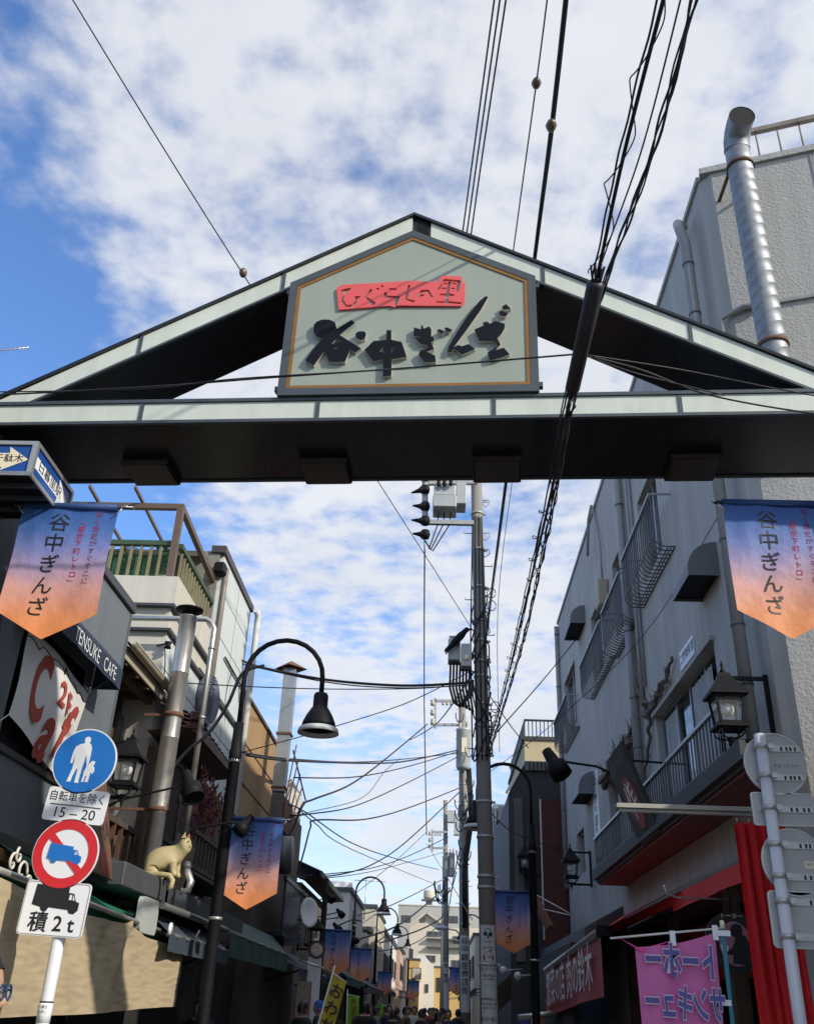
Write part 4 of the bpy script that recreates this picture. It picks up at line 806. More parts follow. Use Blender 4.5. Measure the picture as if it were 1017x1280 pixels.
for z in (f2.z - 0.02, 4.62):
    b = MB(); b.lathe([(0.111, z - 0.025), (0.122, z - 0.025), (0.122, z + 0.025), (0.111, z + 0.025)], (xx, 11.0, 0), 20); b.bar((xx - 0.1, 11.0, z), (-3.55 if z > 4 else -4.0, 11.0, z), 0.03, 0.03); b.build('clamp', m_rust, fl)
ep = thing('exhaust_pipe', (-3.0, 11.35, 0), 'thin steel exhaust pipe bending down in front of the white house', 'pipe')
e1, e2, e3, e4 = onY(160, 773, 11.35), onY(258, 774, 11.35), onY(268, 786, 11.35), onY(217, 1045, 11.35)
b = MB(); b.tube([e1 - Vector((0.6, 0, 0)), e2, e2.lerp(e3, 0.5) + Vector((0.01, 0, 0.025)), e3, Vector((e3.x, e3.y, e4.z))], 0.036, 12); b.build('tube', m_inox, ep)
for z in (5.6, 4.7, 3.9): b = MB(); b.lathe([(0.037, z - 0.015), (0.044, z - 0.015), (0.044, z + 0.015), (0.037, z + 0.015)], (e3.x, 11.35, 0), 14); b.build('joint_ring', m_alu, ep)
# ------------------------------------------------------------------ white house with roof terrace
m_whouse = mat('pale_panel_wall', (0.60, 0.645, 0.62), 0.6, 0, 0.05, 1.5, streak=0.07, dirt=((0.45, 0.48, 0.46), 0.03, 1.5))
m_cream_w = mat('cream_stucco', (0.58, 0.55, 0.47), 0.85, 0, 0.09, 1.5, streak=0.12, bump=0.2, bs=60, dirt=((0.36, 0.33, 0.26), 0.08, 1.5))
m_brfr = mat('brown_steel_frame', (0.155, 0.105, 0.07), 0.5, 0.3, 0.12, 5.0)
m_fence = mat('green_fence', (0.045, 0.085, 0.04), 0.6, 0, 0.2, 6.0)
m_slat = mat('olive_slat', (0.21, 0.19, 0.10), 0.65, 0, 0.15, 6.0)
XW, YW, YW1 = -3.65, 11.65, 16.55
wh = thing('white_house', (XW, YW, 0), 'white panelled house with a green fenced roof terrace and brown pergola frame', 'building')
ZL, ZT_ = 6.70, 8.24; YT = 13.95
b = MB(); b.span((-8, YW, 0), (XW, YW1, 5.95)); b.build('lower_wall', m_whouse, wh)
b = MB(); b.add([(XW + .004, YW - .004, 0), (-8, YW - .004, 0), (-8, YW - .004, 5.95), (XW + .004, YW - .004, 5.95)], [(0, 1, 2, 3)]); b.build('front_render', m_cream_w, wh)
b = MB(); b.span((-8, YW + 0.02, 5.955), (XW - 0.01, YT + 0.1, 6.30)); b.span((-8, YW - 0.06, 6.305), (XW + 0.05, YT + 0.1, ZL)); b.build('terrace_parapet', m_cream_w, wh)
for z in (5.952, 6.302): b = MB(); b.span((-8, YW - 0.075, z - 0.035), (XW + 0.06, YW1 if z < 6 else YT, z + 0.0)); b.build('string_course', m_cap, wh)
b = MB(); b.span((-8, YT + 0.1, 5.955), (XW, YW1 - 0.002, ZT_)); b.build('upper_wall', m_whouse, wh)
b = MB(); b.span((-8, YT + 0.02, 6.72), (XW - 0.06, YT + 0.096, ZT_ - 0.02)); b.build('shaded_end_wall', mat('render_in_eave_shade', (0.24, 0.22, 0.19), 0.85, 0, 0.12, 2.0, streak=0.2), wh)  # shade under the eave is put into this grey brown wall colour
b = MB(); b.prism([(YT - 0.02, ZT_ - 0.05), (YW1 + 0.05, ZT_ - 0.05), (YW1 + 0.05, ZT_ + 0.07), (YT - 0.02, ZT_ + 0.07)], frame((XW - 0.2, 0, 0), (0, 1, 0), (0, 0, 1)), 0.24); b.build('coping', mat('dark_coping', (0.06, 0.045, 0.04), 0.5), wh)
b = MB(); b.add([(-8, YT - 0.45, 7.95), (XW - 0.25, YT - 0.45, 7.95), (XW - 0.25, YT + 0.1, 8.12), (-8, YT + 0.1, 8.12)], [(0, 1, 2, 3)]); b.span((-8, YT - 0.47, 7.90), (XW - 0.25, YT - 0.44, 7.99)); b.build('porch_roof', m_brown, wh)
b = MB()
for y in (12.9, 14.2, 15.4): b.span((XW + 0.0015, y - 0.006, 3), (XW + 0.006, y + 0.006, 5.9 if y < 14 else 8.15))
for z in (5.45, 6.9, 7.6): b.span((XW + 0.0015, YW if z < 6 else YT + 0.2, z - 0.006), (XW + 0.0055, YW1, z + 0.006))
b.build('panel_joint', mat('joint_grey', (0.30, 0.32, 0.31), 0.7), wh)
for k, (y0_, z0_, y1_, z1_) in enumerate(((14.9, 6.7, 16.5, 5.5), (13.4, 6.0, 16.5, 4.9))):
    b = MB(); b.tube([(XW + 0.03, y0_, z0_), (XW + 0.03, y1_, z0_ - 0.03)], 0.02, 6); b.build('conduit', m_cap, wh)
b = MB(); b.tube([(XW + 0.08, YW1 + 0.1, ZT_ + 0.02), (XW + 0.1, YW1 + 0.22, ZT_ - 0.04), (XW + 0.1, YW1 + 0.25, ZT_ - 0.25), (XW + 0.1, YW1 + 0.25, 3.0)], 0.06, 12); b.build('down_pipe', mat('white_pipe', (0.66, 0.65, 0.62), 0.4), wh)
dpx = onX(718 * 0.203 + 130, 395 * 0.203 + 640, -3.6)
b = MB(); b.tube([(XW + 0.06, YT + 0.12, 7.95), (XW + 0.06, YT + 0.12, 7.5), (XW + 0.06, YT + 0.12, 5.0)], 0.045, 10); b.build('down_pipe', mat('taupe_pipe', (0.22, 0.19, 0.16), 0.5), wh)
b = MB(); b.span((XW - 0.1, YT - 0.12, 7.78), (XW + 0.08, YT + 0.1, 7.98)); b.build('rain_hopper', m_black, wh, bevel=0.03)
# terrace fence: rails, slats
fence = MB(); zb, zt = ZL + 0.02, ZL + 0.55
b = MB(); b.span((-7.9, YW + 0.10, zt), (XW - 0.1, YW + 0.18, zt + 0.07)); b.build('fence_rail', m_fence, wh)
b = MB(); b.span((XW - 0.12, YW + 0.2, zt), (XW - 0.04, YT, zt + 0.07)); b.build('fence_rail', m_fence, wh)
x = XW - 0.32
fs0 = None
while x > -5.6:
    if fs0 is None: b = MB(); b.span((x - 0.02, YW + 0.12, zb), (x + 0.02, YW + 0.15, zt)); fs0 = b.build('fence_slat', m_slat, wh); fx0 = x
    else: c = dup(fs0, parent=wh); c.location = (x - fx0, 0, 0)
    x -= 0.14
y = YW + 0.35; ss0 = None
while y < YT - 0.05:
    if ss0 is None: b = MB(); b.span((XW - 0.095, y - 0.018, zb), (XW - 0.065, y + 0.018, zt)); ss0 = b.build('fence_slat', m_slat, wh); sy0 = y
    else: c = dup(ss0, parent=wh); c.location = (0, y - sy0, 0)
    y += 0.16
b = MB(); b.grid(lambda i, j: (-3.75 - 1.9 * i, YW + 0.22 + 0.03 * math.sin(i * 30), zb + 0.04 + 0.48 * j + 0.04 * math.sin(i * 21) * j), 40, 6); b.build('green_netting', mat('green_net', (0.015, 0.14, 0.07), 0.8, alpha=0.55), wh)
# pergola frame
px_ = XW - 0.12
b = MB(); b.span((px_ - 0.05, YW + 0.05, ZL), (px_ + 0.04, YW + 0.14, ZL + 1.11)); b.build('pergola_post', m_brfr, wh)
b = MB(); b.span((px_ - 0.05, YT - 0.3, ZL), (px_ + 0.04, YT - 0.21, ZL + 0.75)); b.build('pergola_post', m_brfr, wh)
b = MB(); b.span((-7.5, YW + 0.055, ZL + 1.111), (px_ + 0.04, YW + 0.135, ZL + 1.19)); b.build('pergola_beam', m_brfr, wh)
b = MB(); b.bar((px_, YW + 0.14, ZL + 1.15), (px_, YT + 0.2, ZL + 0.98), 0.075, 0.085); b.build('pergola_beam', m_brfr, wh)
for xq in (-4.35, -5.0, -5.7):
    b = MB(); b.bar((xq, YW - 0.3, ZL + 1.25), (xq, YT + 0.2, ZL + 1.08), 0.035, 0.045); b.build('pergola_rafter', m_brfr, wh)
# wall unit with bent duct
b = MB(); b.span((-4.72, YW - 0.28, 5.15), (-4.38, YW - 0.005, 5.5)); b.span((-4.76, YW - 0.31, 5.5), (-4.34, YW - 0.003, 5.54)); b.build('vent_box', mat('olive_grey_box', (0.13, 0.125, 0.10), 0.6), wh)
b = MB(); b.tube([(-4.55, YW - 0.15, 5.15), (-4.55, YW - 0.15, 4.95), (-4.45, YW - 0.15, 4.86), (-4.12, YW - 0.15, 4.8), (-4.02, YW - 0.15, 4.7), (-4.02, YW - 0.15, 4.3)], 0.06, 10); b.build('vent_pipe', mat('olive_grey_pipe', (0.12, 0.12, 0.10), 0.5), wh)
b = MB(); b.span((-3.95, YW - 0.16, 5.05), (-3.66, YW - 0.012, 5.06)); b.span((-3.9, YW - 0.1, 4.98), (-3.62, YW - 0.01, 5.2)); b.build('junction_box', m_cream, wh)
b = MB(); b.tube([(-3.75, YW - 0.02, 5.72), (-3.6, YW - 0.1, 5.72)], 0.012, 6); b.lathe([(0, -0.05), (0.05, -0.04), (0.03, 0), (0.05, 0.04), (0, 0.05)], (-3.58, YW - 0.1, 5.70), 10); b.build('insulator', m_black, wh)
# potted plants and blue tub on the terrace
m_leaf = mat('leaf_green', (0.045, 0.10, 0.025), 0.6, 0, 0.3, 9.0)
for k, (xq, h, lab) in enumerate(((-4.0, 0.62, 'leafy pot plant poking above the green terrace fence next to the post'), (-4.55, 0.45, 'pot plant behind the green netting in the middle of the terrace'), (-4.95, 0.5, 'pot plant at the far left end of the green terrace fence'))):
    t = thing('potted_plant', (xq, 12.1, ZL), lab, 'plant', 'pot plants on the roof terrace')
    b = MB(); b.lathe([(0, 0), (0.09, 0), (0.12, 0.2), (0.1, 0.2), (0, 0.18)], (xq, 12.1, ZL), 12); b.build('pot', mat('blue_pot', (0.06, 0.12, 0.22), 0.4) if k == 1 else mat('white_pot', (0.6, 0.6, 0.58), 0.5), t)
    b = MB(); rl = random.Random(k)
    b.tube([(xq, 12.1, ZL + 0.15), (xq + 0.02, 12.1, ZL + h)], 0.01, 5)
    for _ in range(70):
        c = Vector((xq + rl.gauss(0, .09), 12.1 + rl.gauss(0, .09), ZL + 0.25 + rl.random() * (h - 0.15))); a = Vector((rl.uniform(-1, 1), rl.uniform(-1, 1), rl.uniform(-.4, .8))).normalized() * 0.07; n_ = a.orthogonal().normalized() * 0.025
        b.add([c, c + a * 0.5 + n_, c + a, c + a * 0.5 - n_], [(0, 1, 2, 3)])
    b.build('foliage', m_leaf, t)
# oval sign
ov = thing('oval_sign', (-3.5, 13.4, 5.2), 'blue grey oval shop sign on the white house beside the thin pipe', 'sign')
oc = onX(259, 874, -3.55); OM = frame(oc, (0.25, 1, 0), (0, 0, 1))
shape('plate', [[(x * 0.9, y * 1.05) for x, y in circle(0.36, 40)]], OM, 0.05, mat('slate_blue', (0.12, 0.14, 0.19), 0.5), ov)
for i, ch in enumerate('手打蕎麦'): text(ch, 0.2, OM @ Matrix.Translation((0.02, 0.26 - i * 0.17, 0.0525)), m_ink, ov, bold=0.01)
b = MB(); b.bar(oc + Vector((0, 0, 0.1)), (XW, oc.y, oc.z + 0.1), 0.03, 0.03); b.build('bracket', m_black, ov)

# ------------------------------------------------------------------ next shop: pent roof, dark upper storey
m_tile = mat('dark_red_tile', (0.085, 0.030, 0.024), 0.55, 0, 0.25, 8.0)
ps = thing('pent_roof_shop', (-3.5, 11.7, 0), 'dark two storey shop with a brown red tiled pent roof under the white house', 'building')
b = MB(); b.span((-3.64, 11.62, 0), (-3.42, 17.0, 4.4)); b.build('wall', m_oldwood, ps)
b = MB(); b.add([(-3.05, 11.45, 4.62), (-3.05, 14.0, 4.52), (-3.64, 14.0, 4.45), (-3.64, 11.45, 4.55)], [(0, 1, 2, 3)]); b.build('soffit', mat('grey_soffit', (0.14, 0.12, 0.10), 0.8, 0, 0.15, 4.0), ps)
for i in range(4):
    t0, t1 = i / 4, (i + 1) / 4 + 0.03
    b = MB()
    for k in range(12):
        ya, yb = 11.45 + k * 0.2125, 11.45 + (k + 1) * 0.2125
        b.grid(lambda u_, v_: (-3.02 - 0.63 * (t0 + (t1 - t0) * v_), ya + (yb - ya) * u_, 4.70 - 0.04 * (ya - 11.45) + 0.34 * (t0 + (t1 - t0) * v_) + 0.02 * math.sin(u_ * math.pi) + 0.02 * (1 - v_)), 4, 1)
    b.build('tile_row', m_tile, ps)
b = MB(); b.span((-3.07, 11.44, 4.55), (-3.03, 14.02, 4.67)); b.build('fascia', m_tile, ps)
b = MB(); b.box((-3.06, 11.46, 4.74), (0.12, 0.12, 0.12)); b.box((-3.06, 11.46, 4.62), (0.2, 0.08, 0.1)); b.build('ridge_end', m_tile, ps, bevel=0.015)
window(ps, WX(-3.42, 1), (12.0, 13.3, 3.35, 4.35), rec=0.01, n=2, fm=m_dkframe, fw=0.05)
window(ps, WX(-3.42, 1), (14.2, 16.6, 3.35, 4.30), rec=0.01, n=4, fm=m_dkframe, fw=0.05)
for z in (3.02, 3.42):
    b = MB(); b.span((-3.02, 11.9, z), (-2.96, 14.6, z + 0.05)); b.build('lattice_rail', m_oldwood, ps)
for i in range(14):
    b = MB(); b.span((-3.01, 11.95 + i * 0.2, 3.052), (-2.97, 12.0 + i * 0.2, 3.418)); b.build('lattice_post', m_oldwood, ps)
b = MB(); b.span((-3.42, 11.7, 2.96), (-2.95, 14.7, 3.0)); b.build('balcony_floor', m_oldwood, ps)
fw_ = thing('dried_flowers', (-3.05, 12.6, 3.45), 'hanging bunch of dried red and purple flowers over the timber lattice balcony', 'flowers')
b = MB(); b2 = MB(); rl = random.Random(9)
for k in range(420):
    c = Vector((-3.1 + rl.gauss(0, .06), 12.7 + rl.gauss(0, .42), 3.85 + rl.gauss(0, .17))); a = Vector((rl.uniform(-.3, .3), rl.uniform(-.6, .6), rl.uniform(-.2, 1))).normalized() * 0.13; n_ = a.orthogonal().normalized() * 0.02
    (b if k % 4 else b2).add([c, c + a * 0.5 + n_, c + a, c + a * 0.5 - n_], [(0, 1, 2, 3)])
pt_ = b.build('petals', mat('dried_red', (0.16, 0.055, 0.03), 0.9, 0, 0.4, 9.0), fw_); pt_['kind'] = 'stuff'; pt_ = b2.build('petals', mat('dried_purple', (0.12, 0.02, 0.09), 0.9, 0, 0.3, 9.0), fw_); pt_['kind'] = 'stuff'
# ------------------------------------------------------------------ canopy roof with the cat
m_slate = mat('slate_canopy', (0.06, 0.066, 0.072), 0.6, 0, 0.2, 4.0, bump=0.2, bs=40, dirt=((0.10, 0.10, 0.10), 0.15, 4.0))
cr = thing('canopy_roof', (-2.75, 10.5, 2.5), 'dark slatted canopy roof over the shop front with the cat on it', 'canopy')
b = MB(); b.span((-3.45, 8.6, 2.46), (-2.72, 10.05, 2.66)); b.build('beam_box', m_slate, cr, bevel=0.01)
b = MB(); b.add([(-2.70, 10.06, 2.60), (-2.70, 14.0, 2.60), (-3.40, 14.0, 2.85), (-3.40, 10.06, 2.85)], [(0, 1, 2, 3)]); b.build('roof_sheet', m_slate, cr)
sl0 = None
for i in range(26):
    y = 10.1 + i * 0.15
    if sl0 is None: b = MB(); b.bar((-2.695, y, 2.625), (-3.40, y, 2.88), 0.05, 0.03); sl0 = b.build('roof_batten', m_slate, cr); sy = y
    else: c = dup(sl0, parent=cr); c.location = (0, y - sy, 0)
b = MB(); b.span((-2.70, 10.06, 2.42), (-2.66, 14.0, 2.60)); b.build('fascia', m_slate, cr)
b = MB(); b.tube([(-2.62, 9.6, 2.40), (-2.62, 12.7, 2.40)], 0.035, 8); b.build('gutter', m_rail, cr)
# cat statue
m_cat = mat('cream_statue', (0.44, 0.37, 0.19), 0.6, 0, 0.16, 9.0, bump=0.15, bs=50, dirt=((0.30, 0.24, 0.12), 0.1, 9.0))
cc0 = onY(*(120 + 400 * .211, 840 + 1215 * .211), 10.0); zc0 = 2.665
cat = thing('cat_statue', (cc0.x, 10.0, zc0), 'cream painted cat statue crouching on the dark canopy roof', 'statue')
def skin_mesh(name, verts, edges, radii, m, parent, sub=2):
    me = bpy.data.meshes.new('s'); me.from_pydata(verts, edges, []); o = bpy.data.objects.new('s', me); COL.objects.link(o)
    sk = o.modifiers.new('s', 'SKIN')
    for i, r in enumerate(radii): d = me.skin_vertices[0].data[i]; d.radius = r if isinstance(r, tuple) else (r, r); d.use_root = (i == 0)
    ss = o.modifiers.new('u', 'SUBSURF'); ss.levels = sub; ss.render_levels = sub
    dg = bpy.context.evaluated_depsgraph_get(); m2 = bpy.data.meshes.new_from_object(o.evaluated_get(dg)); bpy.data.objects.remove(o)
    b = MB(); b.add([v.co.copy() for v in m2.vertices], [list(p.vertices) for p in m2.polygons], True); bpy.data.meshes.remove(m2)
    return b.build(name, m, parent)
def cp(p): return (cc0.x + p[0], 10.0 + p[1], zc0 + p[2])
cv = [(-.10, 0, .13), (-.17, 0, .085), (-.03, 0, .19), (.06, 0, .215), (.125, 0, .235), (.165, -.005, .28), (.195, -.015, .315), (.235, -.03, .305),
      (.10, -.05, .13), (.115, -.055, .05), (.145, -.06, .018), (.11, .05, .13), (.125, .055, .05), (.155, .06, .018),
      (-.10, -.075, .07), (-.05, -.095, .035), (.0, -.10, .015), (-.10, .075, .07), (-.05, .095, .035), (.0, .10, .015)]
ce = [(0, 1), (0, 2), (2, 3), (3, 4), (4, 5), (5, 6), (6, 7), (3, 8), (8, 9), (9, 10), (3, 11), (11, 12), (12, 13), (0, 14), (14, 15), (15, 16), (0, 17), (17, 18), (18, 19)]
crd = [.13, .09, .125, .105, .08, .072, .085, .05, .042, .03, .028, .042, .03, .028, .065, .042, .026, .065, .042, .026]
CS = 1.06
def cp(p): return (cc0.x + 0.01 + p[0] * CS, 10.0 + p[1] * CS - 0.1, zc0 + p[2] * CS)
skin_mesh('body', [cp(v) for v in cv], ce, [r * CS for r in crd], m_cat, cat)
b = MB(); b.tube([cp(p) for p in ((-.20, -.03, .05), (-.16, -.12, .025), (-.06, -.16, .02), (.04, -.165, .02), (.12, -.17, .012), (.155, -.18, -.03), (.15, -.185, -.085), (.125, -.185, -.115))], [.03, .03, .028, .028, .028, .027, .024, .015], 10); b.build('tail', m_cat, cat)
for sx, sy in ((.175, -.052), (.195, .03)):
    b = MB(); b.add([cp((sx - .026, sy - .012, .365)), cp((sx + .026, sy - .018, .362)), cp((sx + .006, sy + .022, .36)), cp((sx + .004, sy, .425))], [(0, 1, 3), (1, 2, 3), (2, 0, 3)]); b.build('ear', m_cat if sy < 0 else mat('ear_pink', (0.4, 0.16, 0.1), 0.6), cat)
for sy, sx in ((-.070, .232), (-.012, .256)):
    b = MB(); b.ball(cp((sx - .006, sy, .335)), 0.010, 8, 6, (1.2, .8, .6)); b.build('eye', m_ink, cat)
b = MB(); b.ball(cp((.264, -.042, .312)), 0.009, 8, 6, (1, 1.4, .8)); b.build('nose', m_ink, cat)
# grey and white tail of the second figure at the canopy edge
k2 = onY(234, 1105, 10.05)
t2 = thing('small_cat_figure', k2, 'small grey and white figure on the canopy just right of the cream cat', 'statue')
b = MB(); b.tube([k2 + Vector((-.03, 0, .14)), k2 + Vector((.0, -.02, .09)), k2 + Vector((.04, -.03, .02)), k2 + Vector((.03, -.04, -.06)), k2 + Vector((-.03, -.04, -.08)), k2 + Vector((-.04, -.03, -.05))], [.035, .04, .04, .035, .03, .02], 10); b.build('body', m_alu, t2)
b = MB(); b.ball(k2 + Vector((-.03, 0, .17)), 0.05, 12, 8); b.build('head', mat('grey_glaze', (0.08, 0.08, 0.085), 0.4), t2)
# dark board under the cat's head
b = MB(); q_ = [onY(222, 1040, 10.35), onY(244, 1062, 10.35), onY(225, 1118, 10.35), onY(206, 1108, 10.35)]
b.prism([(p.x, p.z) for p in q_], frame((0, 10.38, 0), (1, 0, 0), (0, 0, 1)), 0.03); tag(b.build('price_board', m_board), 'small dark square board leaning behind the cream cat', 'board')
# brown signboard with red stamp
m_brboard = mat('brown_board', (0.13, 0.062, 0.03), 0.6, 0, 0.15, 5.0, streak=0.15)
B0, B1, B2, B3 = onX(118, 1000, -2.95), onX(176, 1030, -2.95), onX(141, 1100, -2.80), onX(85, 1075, -2.80)
yb_ = thing('brown_signboard', B3, 'brown tilted signboard with dark letters and a red stamp behind the round red sign', 'sign')
bm_ax = (B1 - B0).normalized(); bm_ay = (B0 - B3).normalized(); BM2 = frame(B3, (B2 - B3), (B0 - B3)); wB, hB = (B2 - B3).length, (B0 - B3).length * 0.97
b = MB(); b.span((0, 0, -0.03), (wB, hB, 0), BM2); b.build('board', m_brboard, yb_)
text('YUZURIHA', 0.27, BM2 @ Matrix.Translation((wB * 0.53, hB * 0.42, 0.002)), m_ink, yb_, bold=-0.012, sx=0.8)
b = MB(); b.span((wB * 0.72, hB * 0.02, 0.001), (wB * 0.88, hB * 0.24, 0.003), BM2); b.build('red_stamp', m_disc, yb_)
# small plates under the canopy
wp = onX(178, 1140, -2.72); b = MB(); b.prism(rrect(0.55, 0.30, 0.06), frame((-2.70, 9.35, 2.28), (0, 1, 0), (0, 0, 1)), 0.05); tag(b.build('light_box', mat('milky_plate', (0.42, 0.45, 0.42), 0.4)), 'blank milky light box hung under the canopy left of the navy awning', 'sign')
wd = onX(212, 1161, -2.55); b = MB(); b.lathe([(0.0, 0), (0.055, 0), (0.055, 0.02), (0, 0.02)], n=18, M=frame(wd, (0, 1, 0), (0, 0, 1))); tag(b.build('wall_lamp', m_swhite), 'small round white lamp against the slate blue awning', 'lamp')
# navy and dark green awnings further on
m_dkgreen = mat('dark_green_canvas', (0.026, 0.072, 0.066), 0.75, 0, 0.15, 3.0)
m_navy2 = mat('slate_blue_canvas', (0.034, 0.05, 0.068), 0.75, 0, 0.15, 3.0)
def awning(y0, y1, xt, zt, xf, zf, drop, m, label, grp=None, slant=0.0):
    t = thing('shop_awning', (xf, (y0 + y1) / 2, zf), label, 'awning', grp)
    b = MB(); b.grid(lambda i, j: (xt + (xf - xt) * j, y0 + (y1 - y0) * i + slant * (1 - j), zt + (zf - zt) * j - 0.02 * math.sin(j * 3.1)), 10, 3); b.build('canopy', m, t)
    if drop: b = MB(); b.grid(lambda i, j: (xf + 0.003 + 0.01 * math.sin(i * 40), y0 + (y1 - y0) * i, zf - drop * j), 30, 2); b.build('valance', m, t)
    b = MB(); b.tube([(xf - 0.012, y0, zf - 0.012), (xf - 0.012, y1, zf - 0.012)], 0.022, 6); b.build('front_bar', m_rail, t)
    for y in (y0 + 0.5, y1 - 0.5):
        b = MB(); b.bar((xf - 0.03, y, zf - 0.03), (xt + 0.05, y, zt - 0.6), 0.03, 0.03); b.build('awning_arm', m_black, t)
    return t
awning(9.75, 12.6, -3.05, 2.55, -2.55, 2.17, 0.16, m_navy2, 'slate blue awning left of the first street lamp post', slant=0.3)
awning(12.9, 18.1, -2.88, 2.66, -2.6, 2.39, 0.28, m_dkgreen, 'long dark green awning right of the first street lamp post', slant=0.35)
awning(19.0, 24.0, -3.2, 2.6, -2.5, 2.22, 0.12, m_navy2, 'small dark awning beyond the long dark green one')
# ground floor of the left shops: slabs with the openings' shade painted in, posts and goods
m_shopdark = mat('shop_inner_shade', (0.022, 0.020, 0.018), 0.8, 0, 0.3, 3.0)  # near-black colour stands in for the shade inside the shops
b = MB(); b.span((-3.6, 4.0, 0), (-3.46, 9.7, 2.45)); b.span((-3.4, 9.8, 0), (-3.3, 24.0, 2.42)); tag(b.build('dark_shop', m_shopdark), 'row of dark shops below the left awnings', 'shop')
pv = thing('plastic_sheet', (-3.2, 13.5, 1.5), 'clear crumpled plastic rain sheet under the dark green awning', 'sheet')
b = MB(); b.grid(lambda i, j: (-3.18 + 0.04 * math.sin(i * 17 + j * 5) + 0.02 * math.sin(j * 23 + i * 9), 12.9 + 2.6 * i, 0.8 + 1.6 * j), 40, 24); b.build('film', mat('clear_film', (0.10, 0.10, 0.10), 0.15, 0, 0.2, 5, alpha=0.35, spec=1.0, grain=0), pv)
# ------------------------------------------------------------------ printed hanging banners (dusk gradient, vertical lettering)
def banner_mat():
    m = bpy.data.materials.new('sunset_banner_print'); m.use_nodes = True; nt = m.node_tree; N = nt.nodes; L = nt.links; b = N['Principled BSDF']; b.inputs['Roughness'].default_value = 0.62
    tc = N.new('ShaderNodeTexCoord'); sp = N.new('ShaderNodeSeparateXYZ'); L.new(tc.outputs['Object'], sp.inputs[0])
    ns = N.new('ShaderNodeTexNoise'); ns.inputs['Scale'].default_value = 4.0; L.new(tc.outputs['Object'], ns.inputs['Vector'])
    a = N.new('ShaderNodeMath'); a.operation = 'MULTIPLY_ADD'; L.new(ns.outputs[0], a.inputs[0]); a.inputs[1].default_value = 0.12; L.new(sp.outputs[2], a.inputs[2])
    mr = N.new('ShaderNodeMapRange'); mr.inputs[1].default_value = -0.88; mr.inputs[2].default_value = 0.06; L.new(a.outputs[0], mr.inputs[0])
    cr = N.new('ShaderNodeValToRGB'); L.new(mr.outputs[0], cr.inputs[0]); e = cr.color_ramp.elements
    e[0].position = 0.0; e[0].color = (0.68, 0.21, 0.05, 1); e[1].position = 1.0; e[1].color = (0.018, 0.075, 0.26, 1)
    for p, c in ((0.20, (0.68, 0.25, 0.10, 1)), (0.40, (0.60, 0.31, 0.27, 1)), (0.54, (0.40, 0.29, 0.43, 1)), (0.68, (0.17, 0.21, 0.46, 1)), (0.84, (0.05, 0.13, 0.37, 1))):
        q = e.new(p); q.color = c
    L.new(cr.outputs[0], b.inputs['Base Color'])
    n2 = N.new('ShaderNodeTexNoise'); n2.inputs['Scale'].default_value = 9; n2.inputs['Detail'].default_value = 4; L.new(tc.outputs['Object'], n2.inputs['Vector'])
    bp = N.new('ShaderNodeBump'); bp.inputs['Strength'].default_value = 0.35; bp.inputs['Distance'].default_value = 0.03; L.new(n2.outputs[0], bp.inputs['Height']); L.new(bp.outputs[0], b.inputs['Normal'])
    return m
m_ban = banner_mat(); m_banred = mat('banner_red_print', (0.36, 0.035, 0.06), 0.7)
BW, BH, BT = 0.62, 0.74, 0.17     # width, side height, extra at the tip
def make_banner(side=1):
    # origin at the top centre, faces -Y; pole root at +X*side
    t = thing('street_banner', (0, 0, 0), 'street banner', 'banner', 'sunset coloured shopping street banners')
    def fy(x, z): return 0.010 * math.sin(x * 9 + 1.0) * (-z) + 0.009 * math.sin(z * 7 + x * 5) + 0.004 * math.sin(x * 24 - z * 10)
    b = MB()
    def f(i, j):
        x = (i - 0.5) * BW; low = -BH - BT * (1 - abs(2 * i - 1)); z = low * (1 - j); return (x, fy(x, z), z)
    b.grid(f, 16, 24); b.build('cloth', m_ban, t)
    b = MB(); b.tube([(-BW / 2 - 0.05, 0, 0.0), (BW / 2 + 0.1, 0, 0.0)], 0.0125, 8); b.build('pole', m_gate, t)
    b = MB(); b.tube([(-BW / 2, 0, 0), (BW / 2, 0, 0)], 0.024, 10); b.build('pole_sleeve', mat('banner_blue_hem', (0.018, 0.055, 0.18), 0.65), t)
    for sx in (-1, 1):
        b = MB(); b.tube([(sx * (BW / 2 + 0.035), 0, 0.015), (sx * (BW / 2 + 0.02), -0.01, -0.03), (sx * (BW / 2 - 0.01), -0.012, -0.06)], 0.004, 5)
        b.lathe([(0.012, 0), (0.018, 0.005), (0.012, 0.01)], (sx * (BW / 2 + 0.05), 0, 0), 10); b.build('tie_ring', m_alu, t)
    def put(ch, x, z, s, m, sx=1.0, bold=0.0):
        vs, fs = None, None
        o = text(ch, s, frame((x, 0, z), (1, 0, 0), (0, 0, 1)), m, t, bold=bold, sx=sx)
        for v in o.data.vertices: v.co.y = fy(v.co.x, v.co.z) - 0.003
    for i, ch in enumerate('谷中ぎんざ'): put(ch, -0.065 - 0.008 * i + 0.02, -0.13 - 0.145 * i, 0.135, m_ink, 1.0, 0.004)
    for i, ch in enumerate('東京下町レトロ'): put(ch, 0.105, -0.17 - 0.052 * i, 0.05, m_banred)
    put('﹁', 0.105, -0.12, 0.05, m_banred); put('﹂', 0.105, -0.535, 0.05, m_banred)
    for i, ch in enumerate('深く歴史がすぐそこに'): put(ch, 0.195, -0.06 - 0.052 * i, 0.048, mat('banner_plum_print', (0.20, 0.03, 0.09), 0.7))
    return t
ban = make_banner()
ban.location = (-2.425, 5.3, 4.41); ban['label'] = 'large sunset banner hanging below the blue direction sign at the upper left'
dup(ban, (2.075, 5.3, 4.535), 0.0, 'large sunset banner cut off by the right edge, in front of the concrete building')
dup(ban, (-1.985, 10.5, 3.37), 0.0, 'sunset banner on the first left street lamp, above the dark green awning')
